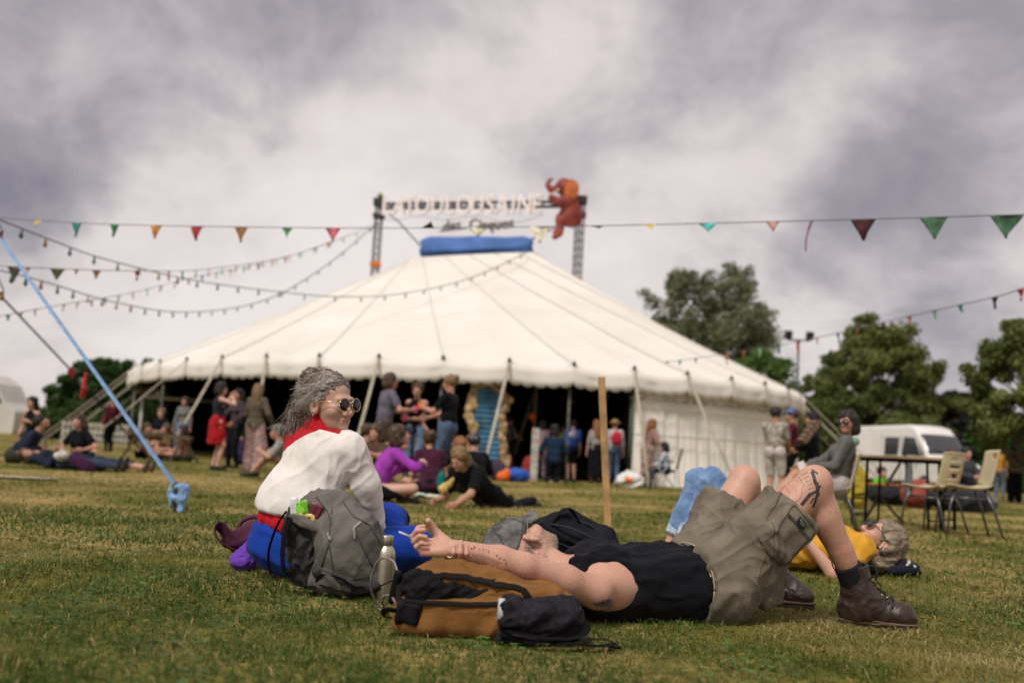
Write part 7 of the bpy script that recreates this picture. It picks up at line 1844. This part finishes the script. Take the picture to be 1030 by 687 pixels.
    person(G_(169,24.3), 130, 'cross', 'person in khaki brown sitting behind the middle of the wooden rail', cloth('khakib', (.14,.09,.04)), cloth('khakib', (.14,.09,.04)), ('curly','brown'), 'warm', 1.72, 'f', 'people under the left eave', sleeve=.4)
    person(G_(181,27.5), 175, 'stand', 'long haired person in a grey shirt standing behind the wooden rail', cloth('greyshirt', (.16,.155,.15)), den, ('long','brown',.3), 'warm', 1.7, 'f', 'people under the left eave', sleeve=.9)
    person(G_(186,23.9), 80, 'cross', 'person with red shoes sitting at the right end of the wooden rail', cloth('rustb', (.14,.05,.025)), cloth('darkolive', (.04,.04,.025)), ('mid','dark'), 'warm', 1.7, 'f', 'people under the left eave', sleeve=.4)
    person(G_(241,24), 30, 'sit', 'person in violet sitting in the dark between the standing women', cloth('violetdark', (.04,.025,.07)), blk, ('short','dark'), 'warm', 1.65, 'f', 'people under the left eave', sleeve=.9)
    # doorway crowd
    W = pattern_mat('tiedye', [(.35,.12,.20),(.45,.30,.12),(.20,.10,.22),(.5,.35,.4),(.12,.2,.25)], 16, 'noise')
    person(G_(543,25.2), 5, 'stand', 'person in multicoloured tie dye clothes at the left of the doorway crowd', W, pattern_mat('tiedye2', [(.16,.07,.13),(.22,.13,.12),(.08,.05,.12)], 14, 'noise'), ('mid','dark'), 'warm', 1.52, 'f', 'people crowding at the tent doorway', sleeve=.4)
    person(G_(556,23.6), 8, 'kneel', 'person in dark navy kneeling with bare soles to the camera', cloth('deepnavy', (.010,.025,.055)), blk, ('curly','black'), 'warm', 1.88, 'm', 'people crowding at the tent doorway', sleeve=.9, shoes='none')
    r_, J = person(G_(574,25.0), 12, 'stand', 'child in a blue and white shirt with 18 on the back and black shorts', cloth('sportblue', (.02,.075,.30)), blk, ('short','dark'), 'warm', 1.56, 'm', 'people crowding at the tent doorway', sleeve=.4, leglen=.42)
    f = Field(.012); f.ell(J['pel']+J['up']*.34-J['fw']*.055, (.115,.085,.11), (J['rt'], J['fw'], J['up']), k=.01); o = sdf_obj('back_panel', f, cloth('offwhite2', (.62,.60,.62)), r_)
    me = text_mesh('18', .22, .004, bold=.006); c0 = J['pel']+J['up']*.27-J['fw']*.15
    for v in me.vertices: q = v.co.copy(); v.co = c0 + J['rt']*(q.x-.12) + J['up']*q.y - J['fw']*q.z
    link_mesh('shirt_number', me, cloth('number_violet', (.13,.10,.30)), r_)
    person(G_(566,26.4), 30, 'stand', 'person in lime yellow half hidden behind the kneeling one', cloth('lime', (.40,.48,.05)), blk, ('short','dark'), 'warm', 1.5, 'm', 'people crowding at the tent doorway', sleeve=.4)
    person(G_(598,24.6), 3, 'stand', 'woman with long ginger hair, pale grey top and long black skirt', cloth('palegrey', (.34,.30,.28)), None, ('long','ginger',.24), 'pale', 1.57, 'f', 'people crowding at the tent doorway', sleeve=.5, skirt=(blk, .74))
    r_, J = person(G_(616,24.4), -8, 'stand', 'person in a straw hat and pale checked shirt carrying a red backpack', pattern_mat('check', [(.40,.36,.36),(.30,.30,.36),(.46,.42,.40)], 20, 'noise'), den2, ('short','light'), 'warm', 1.60, 'm', 'people crowding at the tent doorway', sleeve=.6, hat=('straw', mat('straw', (.42,.28,.12), .8, .2, 20)))
    f = Field(.014); c = J['pel']+J['up']*.27-J['fw']*.19+J['rt']*.06; f.ell(c, (.14,.10,.17), k=.02); tag(sdf_obj('backpack', f, cloth('packred', (.42,.02,.04)), None, fold=dict(amp=.02, scale=9, dirs=(ZU,), seed=5)), 'red backpack on the back of the person in the straw hat', 'backpack')
    person(G_(510,27.2), -50, 'stand', 'person in a grey t shirt stepping into the tent beside the arched panel', cloth('slate', (.10,.105,.12)), nav, ('short','dark'), 'tan', 1.66, 'm', 'people crowding at the tent doorway', sleeve=.35, hands=[(-.1,.3,1.1),(.25,.25,1.05)])
    person(G_(651,24.9), -70, 'stand', 'woman with long fair hair in a dusty pink dress by the tent wall', cloth('dustypink', (.36,.20,.17)), None, ('long','ginger',.2), 'pale', 1.70, 'f', 'people by the tent wall', sleeve=.5, hands=[(-.05,.34,1.08),(.1,.34,1.08)], skirt=(pattern_mat('dressprint', [(.36,.20,.17),(.45,.33,.27),(.25,.13,.12)], 12, 'noise'), .62), lean=.12)
    person(G_(668,24.3), 75, 'chair', 'child with short black hair in the folding camp chair', cloth('whiteblue', (.50,.54,.60)), cloth('petrol', (.02,.06,.09)), ('curly','black'), 'warm', 1.42, 'm', 'people by the tent wall', sleeve=.9, hands=[(-.1,.35,.62),(.1,.38,.62)], lean=.04)
    # right: woman on the chair and three behind her
    r_, J = person(G_(836,9.75), 75, 'chair', 'seated dark haired woman in sunglasses and grey jumper holding papers', cloth('charcoal', (.125,.12,.115)), cloth('paleprint', (.38,.33,.33)), ('bob','dark'), 'tan', 1.60, 'f', None, sleeve=1., leglen=.30, lean=-.12, hands=[(-.10,.22,.66),(.12,.30,.66)], apole=[(-.6,-.8,-.3),(.6,-.8,-.3)], feet=[(.06,.50,.10),(-.10,.62,.30)], hd=135)
    s = J['hs']; rt = J['hf'].cross(J['hu']); mb = MB()
    for sx in (-1,1): mb.lathe(J['hc']+(rt*.033*sx+J['hf']*.108)*s, [(0,-.003),(.030,-.002),(.030,.003),(0,.005)], 18, axis=J['hf']+rt*.15*sx); mb.tube([J['hc']+(rt*.06*sx+J['hf']*.10)*s, J['hc']+(rt*.088*sx)*s], .004, 6)
    mb.build('sunglasses', mat('lens_black', (.006,.006,.007)), r_)
    f = Field(.012); f.cap(J['neck']-J['fw']*.07-J['up']*.02-J['rt']*.06, J['neck']-J['up']*.02-J['fw']*.08+J['rt']*.06, .036, .036, k=.02); sdf_obj('hood', f, cloth('mint', (.20,.36,.28)), r_, fold=dict(amp=.02, scale=12, dirs=(ZU,), seed=5))
    tag(MB().box(J['W'][0]+V((-.09,-.03,.0)), (.07,.02,.12), Matrix.Rotation(-.4,3,'Y')).build('papers', mat('paper_white', (.75,.72,.68)), bevel=.004), 'folded white papers in the hand of the woman in the grey jumper', 'paper')
    person(G_(778,16.6), -35, 'stand', 'man in a pale leaf patterned shirt and light shorts near the tent end', pattern_mat('leafshirt', [(.34,.30,.25),(.18,.155,.13),(.42,.38,.33)], 16, 'noise'), cloth('lightshort', (.48,.44,.40)), ('short','dark'), 'tan', 1.64, 'm', 'people talking behind the seated woman', sleeve=.4, leglen=.42, hands=[(-.05,.3,1.0),(.15,.32,.95)])
    person(G_(795,17.4), 75, 'stand', 'person in a maroon t shirt and blue cap facing the man in the patterned shirt', cloth('maroontee', (.10,.012,.025)), blk, ('short','brown'), 'tan', 1.68, 'm', 'people talking behind the seated woman', sleeve=.35, hands=[(-.1,.3,1.05),(.12,.28,1.0)], hat=('cap', cloth('capblue', (.10,.25,.62))))
    person(G_(816,16.8), 60, 'stand', 'dark curly haired person in black holding a striped folder', blk, blk, ('curly','black'), 'tan', 1.60, 'm', 'people talking behind the seated woman', sleeve=.9, hands=[(-.1,.3,1.0),(.12,.28,1.0)])
    c = P(814,434,16.3); tag(MB().box(c, (.10,.30,.42), Matrix.Rotation(.6,3,'Y')).build('folder', pattern_mat('stripes_rainbow', [(.02,.02,.02),(.35,.08,.15),(.45,.38,.08),(.02,.02,.02),(.02,.02,.02)], 3.2, 'stripe', axis='X')), 'dark folder with bright stripes held by the curly haired person', 'folder')
    # far right
    person(G_(1005,33), -40, 'stand', 'person in an orange t shirt with dark hair walking at the far right', cloth('orangetee', (.48,.22,.02)), cloth('greyblue', (.12,.14,.18)), ('short','black'), 'tan', 1.74, 'm', 'people at the far right', sleeve=.4)
    r_, J = person(G_(1021,29), -20, 'stand', 'person in olive vest and black trousers at the right edge with a backpack', cloth('olivevest', (.13,.14,.075)), blk, ('curly','black'), 'warm', 1.76, 'm', 'people at the far right', sleeve=.2, loose=.04, hands=[(-.25,.2,1.0),(.35,.35,1.02)])
    f = Field(.016); f.ell(J['pel']+J['up']*.30-J['fw']*.2, (.15,.11,.2), k=.02); tag(sdf_obj('backpack', f, cloth('packwine', (.13,.02,.02)), None, fold=dict(amp=.02, scale=9, dirs=(ZU,), seed=5)), 'dark red backpack on the person at the right edge', 'backpack')
    person(G_(883,22), -150, 'cross', 'child in a lime green t shirt sitting under the far side of the table', cloth('limegreen', (.15,.50,.03)), blk, ('short','brown'), 'warm', 1.45, 'm', 'people sitting near the van', sleeve=.4)
    person(G_(972,19.5), -160, 'chair', 'person in a dark grey top sitting behind the plastic chairs', cloth('darkgrey', (.05,.05,.055)), blk, ('short','black'), 'warm', 1.62, 'm', 'people sitting near the van', sleeve=.9)
    person(G_(958,20.5), 160, 'chair', 'brown haired person in black sitting in front of the van wheel', blk, nav, ('mid','brown'), 'warm', 1.62, 'f', 'people sitting near the van', sleeve=.9)
    person(G_(988,24), 120, 'sit', 'person in brown sitting on the grass beside the dark heap', cloth('brownfar', (.10,.06,.045)), blk, ('mid','brown'), 'warm', 1.65, 'f', 'people sitting near the van', sleeve=.4)
    for px, Y, lab in ((972,19.5,'small dark stool under the person in dark grey'), (958,20.5,'small dark stool under the brown haired person by the van'), (158,25.5,'stool under the pale haired person behind the rail')):
        c = G_(px,Y); r_ = empty('stool', c, 0, lab, 'stool'); MB().lathe(c+ZU*.36, [(.17,0),(.18,.02),(.18,.04),(.16,.05)], 16).build('seat', BLK, r_)
        for a in (0.6,2.2,3.7,5.3): MB().tube([c+ZU*.37+V((math.cos(a)*.1,math.sin(a)*.1,0)), c+V((math.cos(a)*.18,math.sin(a)*.18,0))], .015, 6).build('leg', BLK, r_)
crowd()
# ------------------------------------------------------------------ sky and light
def setup_world():
    w = bpy.data.worlds.new('World'); sc.world = w; w.use_nodes = True; nt = w.node_tree; N = nt.nodes; L = nt.links
    for n in list(N): N.remove(n)
    out = N.new('ShaderNodeOutputWorld'); tc = N.new('ShaderNodeTexCoord')
    sky = N.new('ShaderNodeTexSky'); sky.sky_type = 'NISHITA'; sky.sun_disc = False; sky.sun_elevation = R(52); sky.sun_rotation = R(-150)
    bg1 = N.new('ShaderNodeBackground'); bg1.inputs['Strength'].default_value = .1; L.new(sky.outputs['Color'], bg1.inputs['Color'])
    # cloud layer: noise on a flattened dome (so that clouds draw together towards the horizon)
    sep = N.new('ShaderNodeSeparateXYZ'); L.new(tc.outputs['Generated'], sep.inputs[0])
    def M(op, a, b=None, c=None):
        n = N.new('ShaderNodeMath'); n.operation = op
        for i, v in enumerate((a, b, c)):
            if v is None: continue
            if isinstance(v, (int, float)): n.inputs[i].default_value = v
            else: L.new(v, n.inputs[i])
        return n.outputs[0]
    zc = M('ADD', M('MAXIMUM', sep.outputs['Z'], 0.0), .62)
    cx = M('DIVIDE', sep.outputs['X'], zc); cy = M('DIVIDE', sep.outputs['Y'], zc)
    cmb = N.new('ShaderNodeCombineXYZ'); L.new(cx, cmb.inputs[0]); L.new(cy, cmb.inputs[1])
    def noise(sc_, det, off, dist=0.0, rough=.5):
        mp = N.new('ShaderNodeMapping'); mp.inputs['Location'].default_value = off; L.new(cmb.outputs[0], mp.inputs[0])
        n = N.new('ShaderNodeTexNoise'); n.inputs['Scale'].default_value = sc_; n.inputs['Detail'].default_value = det; n.inputs['Distortion'].default_value = dist; n.inputs['Roughness'].default_value = rough
        L.new(mp.outputs[0], n.inputs['Vector']); return n.outputs['Fac']
    a = noise(1.9, 10, (3.2,1.4,0), .25, .55); b = noise(6.2, 12, (7.7,2.4,1.), .35, .62)
    s = M('ADD', M('ADD', M('MULTIPLY', a, .45), .06), M('MULTIPLY', b, .42))
    # darker cloud banks named by direction (x, y, z of the view direction) and a pale gap above the tent
    def blob(px, py, r, amt):
        d = ray(px, py).normalized(); vm = N.new('ShaderNodeVectorMath'); vm.operation = 'DISTANCE'
        wob = N.new('ShaderNodeMixRGB'); wob.blend_type = 'ADD'; wob.inputs['Fac'].default_value = 1
        nz = N.new('ShaderNodeTexNoise'); nz.inputs['Scale'].default_value = 7; nz.inputs['Detail'].default_value = 6; L.new(tc.outputs['Generated'], nz.inputs['Vector'])
        sc1 = N.new('ShaderNodeVectorMath'); sc1.operation = 'MULTIPLY_ADD'; sc1.inputs[1].default_value = (r*1.2,)*3; sc1.inputs[2].default_value = (-r*.6,)*3
        L.new(nz.outputs['Color'], sc1.inputs[0]); ad = N.new('ShaderNodeVectorMath'); ad.operation = 'ADD'; L.new(sc1.outputs[0], ad.inputs[0]); L.new(tc.outputs['Generated'], ad.inputs[1])
        vm.inputs[1].default_value = d; L.new(ad.outputs[0], vm.inputs[0])
        mr = N.new('ShaderNodeMapRange'); mr.interpolation_type = 'SMOOTHSTEP'; L.new(vm.outputs['Value'], mr.inputs[0]); mr.inputs[1].default_value = r; mr.inputs[2].default_value = 0; mr.inputs[3].default_value = 0; mr.inputs[4].default_value = amt
        return mr.outputs[0]
    for px, py, r, amt in BLOBS: s = M('ADD', s, blob(px, py, r, amt))
    rp = N.new('ShaderNodeValToRGB'); L.new(s, rp.inputs['Fac']); e = rp.color_ramp.elements
    e[0].position = .24; e[0].color = (.20,.18,.215,1); e[1].position = .66; e[1].color = (.72,.655,.625,1)
    for p, c in ((.36,(.30,.27,.29,1)), (.45,(.46,.412,.415,1)), (.53,(.62,.557,.537,1))):
        q = e.new(p); q.color = c
    bg2 = N.new('ShaderNodeBackground'); bg2.inputs['Strength'].default_value = 1.0; L.new(rp.outputs['Color'], bg2.inputs['Color'])
    mx = N.new('ShaderNodeMixShader'); mx.inputs[0].default_value = .92; L.new(bg1.outputs[0], mx.inputs[1]); L.new(bg2.outputs[0], mx.inputs[2]); L.new(mx.outputs[0], out.inputs['Surface'])
    sun = bpy.data.lights.new('sun', 'SUN'); sun.energy = 2.2; sun.angle = R(12); sun.color = (1,.95,.88)
    o = bpy.data.objects.new('sun', sun); COL.objects.link(o)
    el, az = R(52), R(-150)   # high, from the left behind the camera
    d = Vector((math.sin(az)*math.cos(el), math.cos(az)*math.cos(el), math.sin(el)))
    o.rotation_euler = d.to_track_quat('Z', 'Y').to_euler(); o.location = (-20,-20,30)
BLOBS = [(20,10,.42,-.11), (520,-60,.42,-.13), (1020,0,.42,-.09), (30,195,.10,-.12), (860,170,.08,-.08), (800,250,.12,-.05), (960,210,.16,-.05), (950,340,.14,-.04), (470,220,.46,.11), (300,280,.28,.11), (100,330,.22,.09), (300,130,.10,-.05), (60,380,.12,-.05), (200,70,.16,-.03)]
setup_world()
vs = sc.view_settings; vs.view_transform = 'Standard'; vs.look = 'None'; vs.exposure = .30; vs.gamma = 1; vs.use_curve_mapping = False
cy = sc.cycles; cy.use_denoising = True; cy.denoiser = 'OPENIMAGEDENOISE'; cy.max_bounces = 6; cy.transparent_max_bounces = 8; cy.use_adaptive_sampling = True; cy.adaptive_threshold = .02
print('script time', time.time()-T0)
